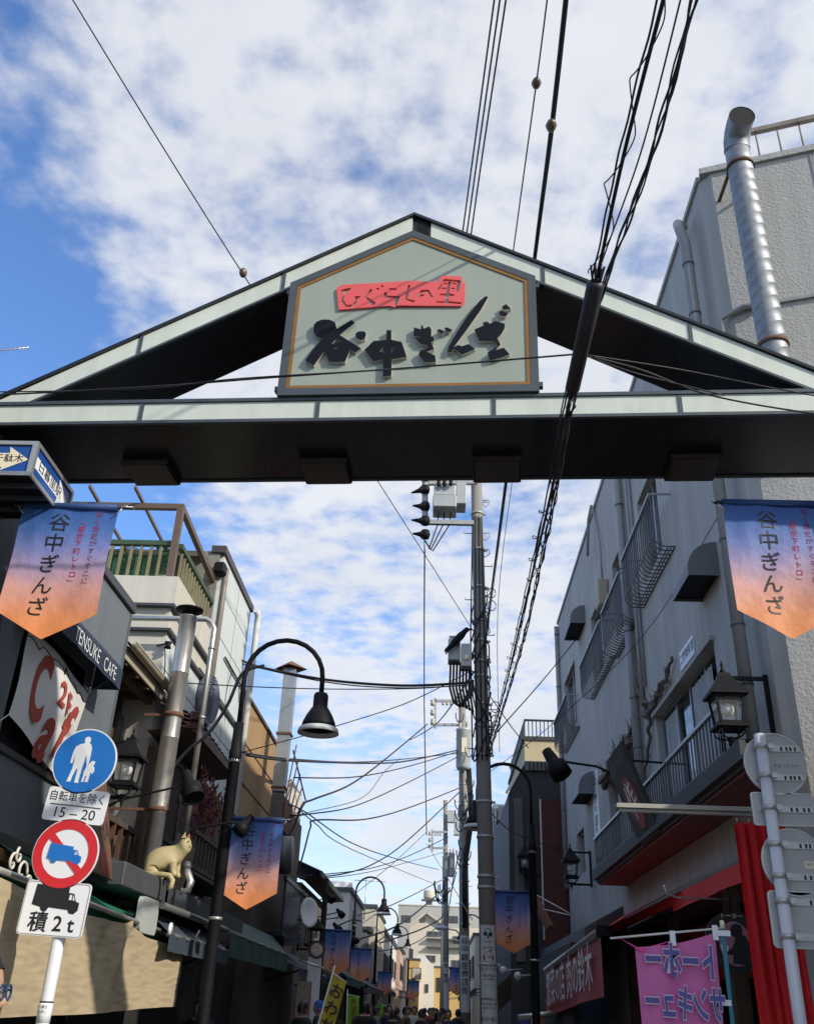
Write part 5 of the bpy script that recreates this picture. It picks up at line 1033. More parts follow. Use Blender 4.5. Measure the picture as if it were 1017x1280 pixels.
dup(ban, (1.23, 16.4, 3.36), 0.0, 'shaded sunset banner on the right street lamp next to the concrete pole')
lb = onY(421, 1163, 22.5); dup(ban, (lb.x, 22.5, lb.z), 0.0, 'nearer banner of the far left pair, hung above the yellow banner')
lb = onY(451.5, 1186, 31.5); dup(ban, (lb.x, 31.5, lb.z), 0.0, 'smaller sunset banner of the far left pair, above the lime banner')
lb = onY(481, 1215, 46); dup(ban, (lb.x, 46, lb.z), 0.1, 'tiny sunset banner beside the far red awning')
lb = onY(517, 1226, 58); dup(ban, (lb.x, 58, lb.z), 0.1, 'tiny sunset banner below the square street clock')
lb = onY(572, 1210, 38); dup(ban, (lb.x, 38, lb.z), 0.0, 'tiny sunset banner between the two slimmer concrete poles')
# bars that carry the two gate banners
b = MB(); b.tube([(-2.82, 5.3, 4.41), (-2.74, 5.3, 4.41)], 0.02, 8); 
tag(b.build('banner_bracket', m_gate), 'short dark bracket tying the left gate banner to its post', 'bracket')
# ------------------------------------------------------------------ street lamps
m_lampw = mat('lamp_white_rim', (0.62, 0.63, 0.62), 0.35, 0, 0.04, 5.0)
def make_lamp():
    t = thing('street_lamp', (0, 0, 0), 'street lamp', 'street lamp', 'black arched street lamps')
    H = 4.42
    b = MB(); b.lathe([(0.0, 0), (0.09, 0), (0.09, 0.35), (0.065, 0.45), (0.062, H - 0.45), (0.072, H - 0.44), (0.072, H - 0.32), (0.060, H - 0.30), (0.055, H), (0.0, H)], n=16); b.build('post', m_black, t)
    r = 0.455; b = MB(); pts = [(0, 0, H - 0.02), (0, 0, H + 0.55)] + [(r - r * math.cos(R_(a)), 0, H + 0.55 + r * math.sin(R_(a))) for a in range(15, 181, 15)] + [(2 * r, 0, H + 0.36)]
    b.tube(pts, 0.029, 10); b.build('arched_arm', m_black, t)
    z = H + 0.36
    b = MB(); b.lathe([(0.0, z + 0.02), (0.07, z + 0.01), (0.085, z - 0.02), (0.085, z - 0.15), (0.10, z - 0.17), (0.15, z - 0.25), (0.185, z - 0.33), (0.20, z - 0.40), (0.19, z - 0.40), (0.13, z - 0.26), (0.0, z - 0.20)], (2 * r, 0, 0), 28); b.build('bell_shade', m_black, t)
    b = MB(); b.lathe([(0.196, z - 0.39), (0.222, z - 0.40), (0.236, z - 0.455), (0.225, z - 0.458), (0.19, z - 0.41)], (2 * r, 0, 0), 28); b.build('white_rim', m_lampw, t)
    b = MB(); b.lathe([(0.0, z - 0.20), (0.035, z - 0.20), (0.03, z - 0.26), (0.055, z - 0.34), (0.04, z - 0.39), (0.0, z - 0.40)], (2 * r, 0, 0), 14); b.build('bulb', m_bulb, t)
    for zz in (3.97, 2.35):
        b = MB(); b.lathe([(0.064, zz), (0.072, zz), (0.072, zz + 0.03), (0.064, zz + 0.03)], n=14); b.build('band', m_alu, t)
    return t
lamp = make_lamp(); lamp.location = (-2.29, 10.5, 0); lamp['label'] = 'nearest arched street lamp on the left, in front of the white house'
dup(lamp, (-2.58, 32.0, -0.1), 0.0, 'second arched street lamp on the left, in front of the far cream houses')
l3 = onY(478, 1138, 45.0); dup(lamp, (-2.62, 45.0, 0.15), 0.0, 'third arched street lamp on the left, its bell just above the far white walls')
dup(lamp, (-2.5, 58.0, 0.35), 0.0, 'fourth and smallest arched street lamp, lowest bell of the left row')
dup(lamp, (1.56, 16.4, 0.0), math.pi, 'arched street lamp on the right, its bell half hidden by the concrete pole')
dup(lamp, (2.0, 45.0, 0.0), math.pi, 'far right arched street lamp between the thin poles')
# spotlights along the left
spotlight(tuple(onY(135, 1008, 10.0)), [tuple(onY(150, 1000, 10.0)), tuple(onY(215, 985, 10.0))], tuple(onY(236, 978, 10.0)), (0.45, -0.3, -0.8), 'black box spotlight on a long arm above the cream cat', s=1.3)
spotlight(tuple(onY(233, 1045, 10.4)), [tuple(onY(245, 1035, 10.4)), tuple(onY(290, 1028, 10.4))], tuple(onY(308, 1028, 10.4)), (-0.5, -0.3, -0.8), 'black spotlight on an arm lighting the first lamp banner', s=0.9)
for (u0, v0, u1, v1, Y, l_) in ((380, 1150, 411, 1120, 22.3, 'black spotlight high on the post above the nearer far banner'), (382, 1165, 424, 1140, 26, 'black spotlight with a bent arm behind the far left banner'), (400, 1175, 443, 1173, 31.6, 'black spotlight beside the second left lamp post'), (452, 1152, 420, 1158, 24, 'black spotlight just over the top of the nearer far banner')):
    spotlight(tuple(onY(u0, v0, Y)), [tuple(onY((u0 * 2 + u1) / 3, (v0 + v1) / 2 - 6, Y))], tuple(onY(u1, v1, Y)), (0.6, -0.4, -0.6), l_, s=1.0, r=0.014)
# extra dark post with banner
q = onY(402, 1180, 22.5)
b = MB(); b.lathe([(0.0, 0), (0.07, 0), (0.06, 4.15), (0, 4.15)], (q.x, 22.5, 0), 12); tag(b.build('iron_post', m_black), 'plain black iron post left of the nearer far banner', 'post')

# ------------------------------------------------------------------ road signs on the left
m_rsgn = mat('sign_red', (0.60, 0.022, 0.028), 0.35, 0, 0.05, 6.0)
m_pole = mat('white_pole_paint', (0.70, 0.71, 0.73), 0.35, 0, 0.05, 2.0, dirt=((0.5, 0.5, 0.5), 0.03, 8.0))
m_rsblue = mat('road_sign_blue', (0.012, 0.155, 0.50), 0.35, 0, 0.05, 6.0)
YS = 6.1
def pole_at(u1, v1, u2, v2, Y):
    a, c = onY(u1, v1, Y), onY(u2, v2, Y); return a, c
pa, pb = pole_at(111, 928, 66, 1280, YS); xs_ = onY(85, 1110, YS).x + 0.005
ps_l = thing('road_sign_post', (xs_, YS, 0), 'white post with a blue pedestrian sign, time plate, red truck ban sign and weight plate', 'road sign')
b = MB(); b.tube([(xs_, YS, 0), (xs_, YS, pa.z - 0.02)], 0.038, 16); b.build('post', m_pole, ps_l)
b = MB(); b.lathe([(0.0, 0.02), (0.03, 0.015), (0.04, 0), (0, 0)], (xs_, YS, pa.z - 0.02), 14); b.build('post_cap', m_pole, ps_l)
b = MB(); zz = onY(76, 1262, YS).z; b.tube([(xs_, YS, zz - 0.07), (xs_, YS, zz + 0.03)], 0.0395, 16); st = b.build('post_sticker', m_swhite, ps_l)
b = MB(); b.tube([(xs_, YS, zz + 0.032), (xs_, YS, zz + 0.04)], 0.0396, 16); b.build('band', m_black, ps_l)
for i, tx in enumerate(('台東区', '谷中三')): text(tx, 0.022, frame((xs_, YS - 0.042, zz + 0.01 - i * 0.025), (1, 0, 0), (0, 0, 1)), m_ink, ps_l)
def plate(poly, c, t=0.012, m=None, rot=0.0, name='plate'):
    M = frame((c.x, YS - 0.05, c.z), (math.cos(rot), 0, -math.sin(rot)), (0, 0, 1)); M = frame((c.x, YS - 0.05, c.z), (1, 0, 0), (0, 0, 1)) @ Matrix.Rotation(rot, 4, 'Z')
    b = MB(); b.prism(poly, M @ Matrix.Translation((0, 0, -t)), t); return b.build(name, m or m_swhite, ps_l), M
def brackets(z, w=0.1):
    b = MB(); b.span((xs_ - w, YS - 0.045, z - 0.02), (xs_ + w, YS - 0.0405, z + 0.02)); b.build('bracket', m_alu, ps_l)
RD = 0.208
c1 = onY(106, 951, YS - 0.05); o1, M1 = plate(circle(RD, 48), c1, name='pedestrian_sign')
shape('blue_field', [circle(RD - 0.008, 48)], M1 @ Matrix.Translation((0, 0, 0.0006)), 0.001, m_rsblue, o1)
def px(pts, M, c, s=1.0): # figure coordinates in crop pixels [0,860,340,1280] zoom 2.99
    return [((x - c[0]) / 2.991 * s, -(y - c[1]) / 2.991 * s) for x, y in pts]
ks = RD / 38.2       # metres per photo pixel at the sign
man = [(303, 196), (306, 188), (314, 185), (323, 189), (325, 198), (323, 209), (330, 214), (334, 225), (335, 250), (333, 285), (327, 290), (322, 262), (318, 250), (316, 275), (312, 300), (308, 346), (312, 349), (294, 348), (296, 325), (297, 300), (292, 300), (284, 325), (280, 345), (266, 345), (270, 330), (278, 300), (280, 275), (279, 250), (274, 282), (266, 279), (270, 240), (276, 222), (290, 213), (306, 209)]
kid = [(340, 276), (345, 270), (350, 272), (356, 273), (354, 284), (350, 288), (357, 294), (358, 308), (352, 318), (346, 310), (342, 345), (330, 345), (334, 325), (330, 322), (326, 345), (318, 345), (322, 320), (321, 310), (328, 292), (324, 290), (334, 284)]
for nm, pl in (('adult_print', man), ('child_print', kid)):
    shape(nm, [px(pl, None, (316, 271), ks)], M1 @ Matrix.Translation((0, 0, 0.0022)), 0.001, m_swhite, o1)
c2_ = onY(95, 1007, YS - 0.05); o2, M2 = plate(rrect(0.395, 0.205, 0.02), c2_, rot=-0.075, name='time_plate')
text('自転車を除く', 0.068, M2 @ Matrix.Translation((0.0, 0.045, 0.001)), m_ink, o2, bold=0.006, sx=0.92)
shape('rule', [[(-0.165, -0.006), (0.165, -0.006), (0.165, 0.0), (-0.165, 0.0)]], M2 @ Matrix.Translation((0, 0, 0.0006)), 0.001, m_ink, o2)
text('15 – 20', 0.088, M2 @ Matrix.Translation((0.0, -0.052, 0.001)), m_ink, o2, bold=0.004, sx=1.05)
c3_ = onY(82, 1067, YS - 0.05); o3, M3 = plate(circle(RD - 0.002, 48), c3_, name='truck_ban_sign')
shape('red_ring', [circle(RD - 0.008, 48), circle(RD - 0.064, 48)], M3 @ Matrix.Translation((0, 0, 0.0022)), 0.001, m_rsgn, o3)
s_ = 0.021; L_ = RD - 0.055; d_ = 0.7071
shape('slash', [[(-L_ * d_ - s_ * d_, L_ * d_ - s_ * d_), (-L_ * d_ + s_ * d_, L_ * d_ + s_ * d_), (L_ * d_ + s_ * d_, -L_ * d_ + s_ * d_), (L_ * d_ - s_ * d_, -L_ * d_ - s_ * d_)]], M3 @ Matrix.Translation((0, 0, 0.0036)), 0.001, m_rsgn, o3)
truck = [(188, 582), (268, 592), (268, 602), (283, 603), (291, 620), (300, 624), (300, 640), (290, 650), (277, 646), (270, 640), (220, 636), (212, 646), (200, 645), (194, 634), (182, 630)]
shape('truck_print', [px(truck, None, (242, 615), ks), px([(276, 605), (282, 606), (287, 618), (275, 618)], None, (242, 615), ks)], M3 @ Matrix.Translation((0, 0, 0.005)), 0.001, m_rsblue, o3)
c4_ = onY(68, 1136, YS - 0.05); o4, M4 = plate(rrect(0.40, 0.305, 0.025), c4_, rot=-0.035, name='weight_plate')
shape('border', [rrect(0.392, 0.297, 0.023), rrect(0.382, 0.287, 0.02)], M4 @ Matrix.Translation((0, 0, 0.0006)), 0.001, m_alu, o4)
shape('truck_print', [px([(130, 754), (243, 757), (243, 775), (262, 777), (272, 800), (285, 805), (284, 828), (272, 840), (256, 838), (250, 828), (185, 824), (178, 837), (162, 836), (155, 824), (126, 818)], None, (205, 827), ks), px([(248, 780), (257, 781), (257, 797), (247, 797)], None, (205, 827), ks), px([(260, 781), (264, 786), (268, 798), (260, 797)], None, (205, 827), ks)], M4 @ Matrix.Translation((0, 0, 0.0006)), 0.001, m_ink, o4)
text('積 2 t', 0.118, M4 @ Matrix.Translation((0.0, -0.085, 0.001)), m_ink, o4, bold=0.02, sx=1.0)
for cz in (c1.z + 0.08, c1.z - 0.08, c2_.z, c3_.z + 0.08, c3_.z - 0.08, c4_.z + 0.06, c4_.z - 0.06): brackets(cz)

# ------------------------------------------------------------------ backs of road signs on the right
m_sback = mat('sign_back_grey', (0.47, 0.47, 0.45), 0.5, 0.15, 0.10, 4.0, dirt=((0.36, 0.36, 0.34), 0.08, 6.0))
m_strip = mat('mounting_strip', (0.55, 0.55, 0.53), 0.4, 0.5, 0.08, 9.0)
YR = 6.3
ra, rb_ = onY(952, 918, YR), onY(996, 1280, YR); xr = (ra.x + rb_.x) / 2
sr = thing('road_sign_post', (xr, YR, 0), 'white post carrying the grey backs of two round and two square signs at the right', 'road sign')
b = MB(); b.tube([(xr, YR, 0), (xr, YR, ra.z)], 0.038, 16); b.build('post', m_pole, sr)
def back(poly, u, v, strips, nm):
    c = onY(u, v, YR + 0.055); M = frame((c.x, YR + 0.05, c.z), (1, 0, 0), (0, 0, 1))
    b = MB(); b.prism(poly, M @ Matrix.Translation((0, 0, -0.012)), 0.012); o = b.build(nm, m_sback, sr)
    shape('rim', [poly, inset(poly if sum(poly[i][0] * poly[(i + 1) % len(poly)][1] - poly[(i + 1) % len(poly)][0] * poly[i][1] for i in range(len(poly))) > 0 else poly[::-1], 0.008)], M @ Matrix.Translation((0, 0, 0.0005)), 0.005, m_strip, o)
    for dz, w in strips:
        b = MB(); b.span((-w + 0.03, dz - 0.02, 0.0005), (w, dz + 0.02, 0.009), M); stp = b.build('mounting_strip', m_strip, o)
        b = MB()
        for sx in (0.05, 0.085, w - 0.06, w - 0.03): b.span((sx - 0.007, dz - 0.015, 0.0092), (sx + 0.007, dz + 0.012, 0.0098), M)
        b.build('slot', m_ink, stp)['kind'] = 'stuff'
        b = MB(); b.lathe([(0.039, c.z + dz - 0.017), (0.045, c.z + dz - 0.017), (0.045, c.z + dz + 0.017), (0.039, c.z + dz + 0.017)], (xr, YR, 0), 14); b.box((xr + 0.055, YR - 0.01, c.z + dz), (0.035, 0.03, 0.034)); b.build('band_clamp', m_strip, o)
    return o, M
oA, MA = back(circle(0.205, 48), 968, 955, ((0.1, 0.17), (-0.09, 0.17)), 'round_sign_back')
text('平成 三月 谷中', 0.026, MA @ Matrix.Translation((0.07, -0.015, 0.001)), mat('blue_sticker_print', (0.10, 0.25, 0.32), 0.6), oA)
back(rrect(0.40, 0.21, 0.02), 978, 1012, ((0.0, 0.19),), 'plate_back')
oC, MC = back(circle(0.205, 48), 992, 1078, ((0.1, 0.17), (-0.09, 0.17)), 'round_sign_back')
b = MB(); b.span((0.06, -0.035, 0.0005), (0.19, 0.01, 0.001), MC); b.build('sticker', m_cream, oC); text('谷中 三丁目', 0.02, MC @ Matrix.Translation((0.125, -0.012, 0.0015)), m_ink, oC)
back(rrect(0.42, 0.33, 0.03), 1005, 1150, ((0.1, 0.2), (-0.1, 0.2)), 'plate_back')

# ------------------------------------------------------------------ utility poles
m_cpole = mat('pole_concrete', (0.25, 0.24, 0.215), 0.85, 0, 0.12, 2.0, bump=0.3, bs=50, streak=0.2, dirt=((0.14, 0.135, 0.125), 0.14, 1.6))
m_galv = mat('weathered_steel', (0.42, 0.42, 0.40), 0.5, 0.4, 0.15, 6.0, dirt=((0.20, 0.10, 0.05), 0.12, 6.0))
m_trafo = mat('transformer_grey', (0.44, 0.46, 0.45), 0.45, 0.1, 0.1, 3.0, streak=0.12, dirt=((0.22, 0.17, 0.12), 0.05, 4.0))
m_cable = mat('black_cable', (0.010, 0.010, 0.012), 0.55, 0, 0.2, 20.0)
m_porc = mat('porcelain', (0.40, 0.36, 0.28), 0.3, 0, 0.15, 20.0)
def pole(name, x, y, r0, r1, h, label, bands, steps=True, lean=(0, 0)):
    t = thing(name, (x, y, 0), label, 'utility pole', 'concrete utility poles')
    T = lambda z: Vector((x + lean[0] * z, y + lean[1] * z, z))
    b = MB(); b.tube([T(0), T(h * 0.5), T(h)], [r0, (r0 + r1) / 2, r1], 22); b.build('shaft', m_cpole, t)
    R = lambda z: r0 + (r1 - r0) * z / h
    for z in bands:
        b = MB(); r = R(z); p = T(z); b.lathe([(r + 0.002, -0.02), (r + 0.012, -0.02), (r + 0.012, 0.02), (r + 0.002, 0.02)], p, 20)
        b.box(p + Vector((r + 0.03, 0, 0)), (0.05, 0.04, 0.03)); b.build('steel_band', m_galv, t)
    if steps:
        z = 5.2; k = 0
        while z < h - 0.3:
            r = R(z); p = T(z); s = 1 if k % 2 else -1
            b = MB(); b.tube([p + Vector((s * (r - 0.02), 0, 0)), p + Vector((s * (r + 0.13), 0, 0.0)), p + Vector((s * (r + 0.13), 0, 0.03))], 0.009, 5); b.build('foot_bolt', m_galv, t); z += 0.62; k += 1
    return t, T, R
PXx, PYy = 0.62, 14.5
pz = lambda u, v, Y=PYy: onY(u, v, Y)
PB, PT = onY(611, 1250, PYy), onY(597.5, 700, PYy); PL = (PT.x - PB.x) / (PT.z - PB.z)
P1, T1, R1 = pole('utility_pole', PB.x - PL * PB.z, PYy, 0.127, 0.092, 11.6, 'big weathered concrete utility pole in the middle with a white advert plate', [2.2, 3.2, 3.35, 3.9, 4.4, 5.1, 5.55, 5.9, 6.35, 6.6, 6.95, 7.3, 7.9, 8.6, 9.3, 10.0, 10.8], lean=(PL, 0))
def rack(t, pts, w=0.06, m=None, nm='cross_arm'):
    for a, c in zip(pts[:-1], pts[1:]): b = MB(); b.bar(a, c, w, w); b.build(nm, m or m_galv, t)
# cross arm frame with hv insulators at left of the pole
yA = PYy - 0.2
A = lambda u, v, dy=0.0: onY(u, v, yA + dy)
rack(P1, [A(533, 653), A(592, 654)], 0.075); rack(P1, [A(535, 604), A(596, 603)], 0.07)
b = MB(); b.tube([A(531, 560), A(531, 645), A(534, 653)], 0.055, 10); b.build('riser_arm', m_galv, P1)
for i, v in enumerate((575, 596, 612, 633, 651, 668)):
    p = A(529, v, -0.05); q = A(514 + (i % 2) * 1.5, v + (4 if i < 3 else -1) , -0.1)
    b = MB(); b.tube([p, p.lerp(q, 0.35), q], [0.085, 0.045, 0.014], 8); b.lathe([(0.0, -0.09), (0.07, -0.07), (0.085, 0.0), (0.07, 0.07), (0, 0.09)], p + Vector((0.03, 0, 0)), 10); b.build('cable_clamp', m_black, P1)
b = MB(); b.tube([A(530, 668), A(530.5, 690), onY(530, 780, 22), onY(530, 880, 37.4), onY(531.5, 970, 48), onY(533, 1044, 61.4)], [.014, .014, .018, .025, .03, .035], 6); b.build('high_voltage_cable', m_cable, P1)
# cabinet transformer between the arms
cab0, cab1 = A(541, 627), A(570, 641)
tz = thing('pole_transformer', A(556, 641), 'pale grey switch box transformer high on the big pole', 'transformer')
b = MB(); b.span((cab0.x, yA - 0.22, cab1.z), (cab1.x, yA + 0.22, cab0.z + 0.02)); b.build('tank', m_trafo, tz, bevel=0.015)
c0, c1_ = A(542, 626), A(568, 613); b = MB(); b.span((c0.x, yA - 0.18, c0.z + 0.02), (c1_.x, yA + 0.18, c1_.z)); b.build('lid_box', m_trafo, tz, bevel=0.01)
d0, d1 = A(569.5, 636), A(582, 611); b = MB(); b.span((d0.x, yA - 0.2, d0.z), (d1.x, yA + 0.16, d1.z)); b.build('side_box', m_trafo, tz, bevel=0.01)
for u in (548, 555, 563):
    p = A(u, 614); b = MB(); b.lathe([(0.03, -0.04), (0.04, 0.0), (0.025, 0.03), (0.038, 0.05), (0.0, 0.08)], p + Vector((0, -0.24, 0.02)), 8); b.build('bushing', m_black, tz)
    b = MB(); b.tube([A(u, 641), A(u - 1, 655), A(536 + (u - 548) * 0.3, 686 + (u - 548) * 0.2), A(531, 676)], 0.012, 6); b.build('lead_cable', m_cable, tz)
# boxes lower on the pole: grey transformer with the crow
yB = PYy - 0.25
Bq = lambda u, v, dy=0.0: onY(u, v, yB + dy)
tb = thing('pole_box', Bq(575, 830), 'grey pole mounted box with bundled black cables halfway up the big pole', 'transformer')
for (u0, v0, u1, v1, dy) in ((559.5, 828, 575, 802, 0.12), (575.5, 836, 589, 808, -0.05)):
    a, c = Bq(u0, v0, dy), Bq(u1, v1, dy); b = MB(); b.span((a.x, yB + dy - 0.14, a.z), (c.x, yB + dy + 0.14, c.z)); b.build('box', m_trafo, tb, bevel=0.012)
for u in (563.5, 567.5, 572): b = MB(); p = Bq(u, 801, 0.12); b.lathe([(0.03, -0.03), (0.04, 0.03), (0.02, 0.05), (0.04, 0.07), (0, 0.09)], p, 8); b.build('bushing', m_porc, tb)
for k in range(7):
    u = 563 + k * 4; b = MB(); b.tube([Bq(u, 828, 0.05), Bq(u - 1, 860, -0.02), Bq(u + 4, 878 + k * 2, -0.02), Bq(574 + k, 884 - k, -0.02), Bq(584 + k, 868, -0.02), Bq(590, 850, 0)], 0.02, 6); b.build('cable_loop', m_cable, tb)
b = MB(); b.lathe([(0.0, 0), (0.045, 0), (0.045, 0.01), (0, 0.01)], n=16, M=frame(Bq(583, 822, -0.2), (1, 0, 0), (0, 0, 1))); b.build('round_label', m_cream, tb)
# the crow
cw0 = Bq(571, 808, 0.0) + Vector((0, -0.12, 0.02))
crow = thing('crow', cw0, 'black crow perched on the grey box of the big pole', 'crow')
def kp(x, y, z): return cw0 + Vector((x, y, z))
skin_mesh('body', [kp(0, 0, .06), kp(.075, 0, .135), kp(.12, -.01, .19), kp(.155, -.02, .225), kp(.20, -.025, .215), kp(-.07, 0, -.03), kp(-.14, .0, -.13), kp(-.185, .0, -.2)], [(0, 1), (1, 2), (2, 3), (3, 4), (0, 5), (5, 6), (6, 7)], [(.08, .065), (.072, .062), .042, .052, .014, (.06, .045), (.045, .02), (.035, .008)], m_black, crow)
for s in (-1, 1):
    b = MB(); b.grid(lambda i, j: kp(.06 - .26 * i, s * (.065 - .03 * i) , .13 - .27 * i - .11 * (j - .3) * (1 - i * 0.7)), 6, 3); b.build('wing', m_black, crow)
    b = MB(); b.tube([kp(.0, s * .025, 0.02), kp(.02, s * .025, -.06)], 0.008, 5); b.build('leg', m_black, crow)
b = MB(); b.tube([kp(.19, -.022, .222), kp(.235, -.027, .215), kp(.262, -.028, .2)], [.018, .012, .003], 6); b.build('beak', m_ink, crow)
# wire bundles wrapped round the pole
b = MB(); rp = random.Random(3)
for k in range(12):
    z = rp.uniform(5.2, 8.0); r = R1(z) + 0.02 + 0.02 * rp.random(); a0 = rp.uniform(0, 6.28); pts = []
    for i in range(13): a = a0 + i * 0.35; pts.append(T1(z + 0.25 * math.sin(i * 0.5 + k)) + Vector((r * math.cos(a), r * math.sin(a), 0)))
    b.tube(pts, 0.012, 5)
for k in range(5):
    z = rp.uniform(5.3, 7.9); p = T1(z) + Vector((R1(z) + 0.05, 0, 0)); b.tube([p + Vector((0.05 + 0.07 * math.cos(a / 2), 0.0, 0.09 * math.sin(a / 2))) for a in range(13)], 0.008, 5)
for dx_ in (-0.05, -0.12, 0.03, 0.1): b.tube([T1(5.0) + Vector((dx_ - 0.05, -R1(6) - 0.015, 0)), T1(7.0) + Vector((dx_ - 0.04, -R1(6) - 0.005, 0)), T1(9.2) + Vector((dx_ * 0.7, -R1(9) - 0.005, 0))], 0.012, 5)
o_ = b.build('cable_wrap', m_cable, P1); o_['kind'] = 'stuff'
# brackets on the right side of the pole
for v in (626, 667, 688, 738, 762, 786, 822, 855):
    p = pz(603, v); b = MB(); b.tube([p, p + Vector((0.11, 0, 0.02)), p + Vector((0.12, 0, -0.06)), p + Vector((0.04, 0, -0.13)), p + Vector((0, 0, -0.06))], 0.010, 5); b.build('step_loop', m_galv, P1)
# advert plate wrapped on the pole
AZ0, AZ1 = pz(608, 1280).z - 0.12, pz(608, 1157).z
def wrapped(fn, t, name, m, a0, a1, z0, z1, off, n=12): pass
m_adv = mat('advert_white', (0.50, 0.52, 0.50), 0.5, 0, 0.06, 5.0, dirt=((0.32, 0.33, 0.32), 0.06, 9.0))
adv = thing('pole_advert', T1(AZ1), 'white curved advert plate with a tree and an apple haired girl on the big pole', 'sign')
def cyl(a, z, off): p = T1(z); r = R1(z) + off; return p + Vector((r * math.sin(a), -r * math.cos(a), 0))
AH = 1.0
b = MB(); b.grid(lambda i, j: cyl(-AH + 2 * AH * i, AZ0 + (AZ1 - AZ0) * j, 0.006), 14, 10); b.build('plate', m_adv, adv)
def wrap_text(s, w, z, m, bold=0.0, sx=1.0):
    o = text(s, w, frame((0, 0, 0), (1, 0, 0), (0, 0, 1)), m, None, bold=bold, sx=sx)
    for v in o.data.vertices: x, zz = v.co.x, v.co.z; v.co = cyl(x / 0.125, z + zz, 0.0085) - WLOC[adv.name]
    o.parent = adv; return o
def wrap_shape(name, polys, z, m, off=0.009):
    o = shape(name, polys, frame((0, 0, 0), (1, 0, 0), (0, 0, 1)), 0.0004, m, None)
    for v in o.data.vertices: x, zz = v.co.x, v.co.z; v.co = cyl(x / 0.125, z + zz, off) - WLOC[adv.name]
    o.parent = adv
m_tree = mat('print_green', (0.015, 0.09, 0.05), 0.7); m_apple = mat('print_red', (0.36, 0.03, 0.03), 0.7)
zt_ = AZ1
wrap_shape('tree_print', [circle(0.048, 20, -0.0, 0.02) , ], zt_ - 0.11, m_tree); wrap_shape('tree_print', [[(-0.008, -0.03), (0.008, -0.03), (0.01, -0.07), (-0.01, -0.07)]], zt_ - 0.11, m_tree)
wrap_shape('tree_print', [circle(0.03, 16, 0.035, -0.012)], zt_ - 0.11, m_tree, 0.0095); wrap_shape('tree_print', [circle(0.028, 16, -0.035, -0.004)], zt_ - 0.11, m_tree, 0.0093)
for s, dz, w in (('kids', 0.215, 0.05), ('*', 0.26, 0.04), ('garden', 0.285, 0.05)): wrap_text(s, w, zt_ - dz, m_ink)
wrap_shape('apple_print', [[(0.075 * math.cos(a / 20 * 6.283), 0.07 * math.sin(a / 20 * 6.283) + 0.01) for a in range(20)], [(0.05, -0.04), (0.05, 0.01), (0.02, -0.002), (-0.005, 0.03), (-0.05, 0.005), (-0.05, -0.04), (0, -0.055)]], zt_ - 0.42, m_apple)
wrap_shape('apple_leaf', [[(0.0, 0.08), (0.03, 0.11), (0.055, 0.105), (0.03, 0.085)]], zt_ - 0.42, m_tree)
for s, dz, w in (('どんぐりの木', 0.565, 0.058), ('lazukuri', 0.635, 0.06), ('小児歯科', 0.685, 0.035), ('———', 0.76, 0.05), ('診療時間 9–18', 0.93, 0.04), ('03-3821-24', 0.985, 0.045), ('谷中 3-11-1', 1.035, 0.04), ('おかゆい', 1.17, 0.07)): wrap_text(s, w, zt_ - dz, m_ink, bold=0.006)
# second and third pole
P2x = onY(580, 1000, 38.0).x
P2, T2, R2 = pole('utility_pole', onY(582, 1250, 38).x, 38.0, 0.21, 0.14, 13.2, 'slimmer concrete pole with a tall grey cylindrical transformer left of the big pole', [3.3, 4.5, 5.2, 6, 6.6, 7.3, 8, 8.8, 9.6, 10.4, 11.5], lean=(-0.018, 0))
P3, T3, R3 = pole('utility_pole', onY(558, 1250, 62).x, 62.0, 0.20, 0.13, 13.6, 'farthest thin pole with twin transformers in front of the cream gable house', [3.3, 4.5, 6, 7.3, 8.8, 10.4, 11.8], lean=(-0.02, 0))
P4, T4, R4 = pole('utility_pole', onY(553, 1200, 84).x, 84.0, 0.2, 0.13, 12.0, 'thin bare pole just visible behind the farthest transformer pole', [5, 7, 9], steps=False)
def can(t, u0, v0, u1, v1, Y, nm='transformer', label=None):
    a, c = onY(u0, v1, Y), onY(u1, v0, Y); r = (c.x - a.x) / 2; o = Vector(((a.x + c.x) / 2, Y, a.z)); h = c.z - a.z
    tt = thing('can_transformer', o, label, 'transformer', 'grey can transformers')
    b = MB(); b.lathe([(0.0, 0.0), (r * 0.8, 0.0), (r, 0.1), (r, h - 0.12), (r * 1.06, h - 0.1), (r * 1.06, h - 0.04), (r * 0.8, h), (0, h)], o, 20); b.build('tank', m_trafo, tt)
    b = MB()
    for k in (-1, 1): b.lathe([(r * 0.18, h), (r * 0.22, h + 0.1), (r * 0.1, h + 0.14), (r * 0.2, h + 0.2), (0, h + 0.25)], o + Vector((k * r * 0.5, -r * 0.3, 0)), 8)
    b.build('bushing', m_porc, tt); b = MB(); b.box(o + Vector((r * 0.1, -r - 0.01, h * 0.55)), (r * 0.7, 0.02, h * 0.35)); b.build('number_plate', m_cream, tt)
can(P2, 569.5, 911, 588, 962, 37.55, label='tall grey can transformer right beside the big pole')
can(P3, 552.5, 1070, 561, 1097, 61.6, label='left of the twin far can transformers'); can(P3, 560, 1066, 568, 1096, 61.7, label='right of the twin far can transformers')
for (u0, v0, u1, v1, Y, T) in ((544, 877, 545, 906, 37.8, 0), (532, 1040, 533, 1059, 61.8, 0)):
    pass
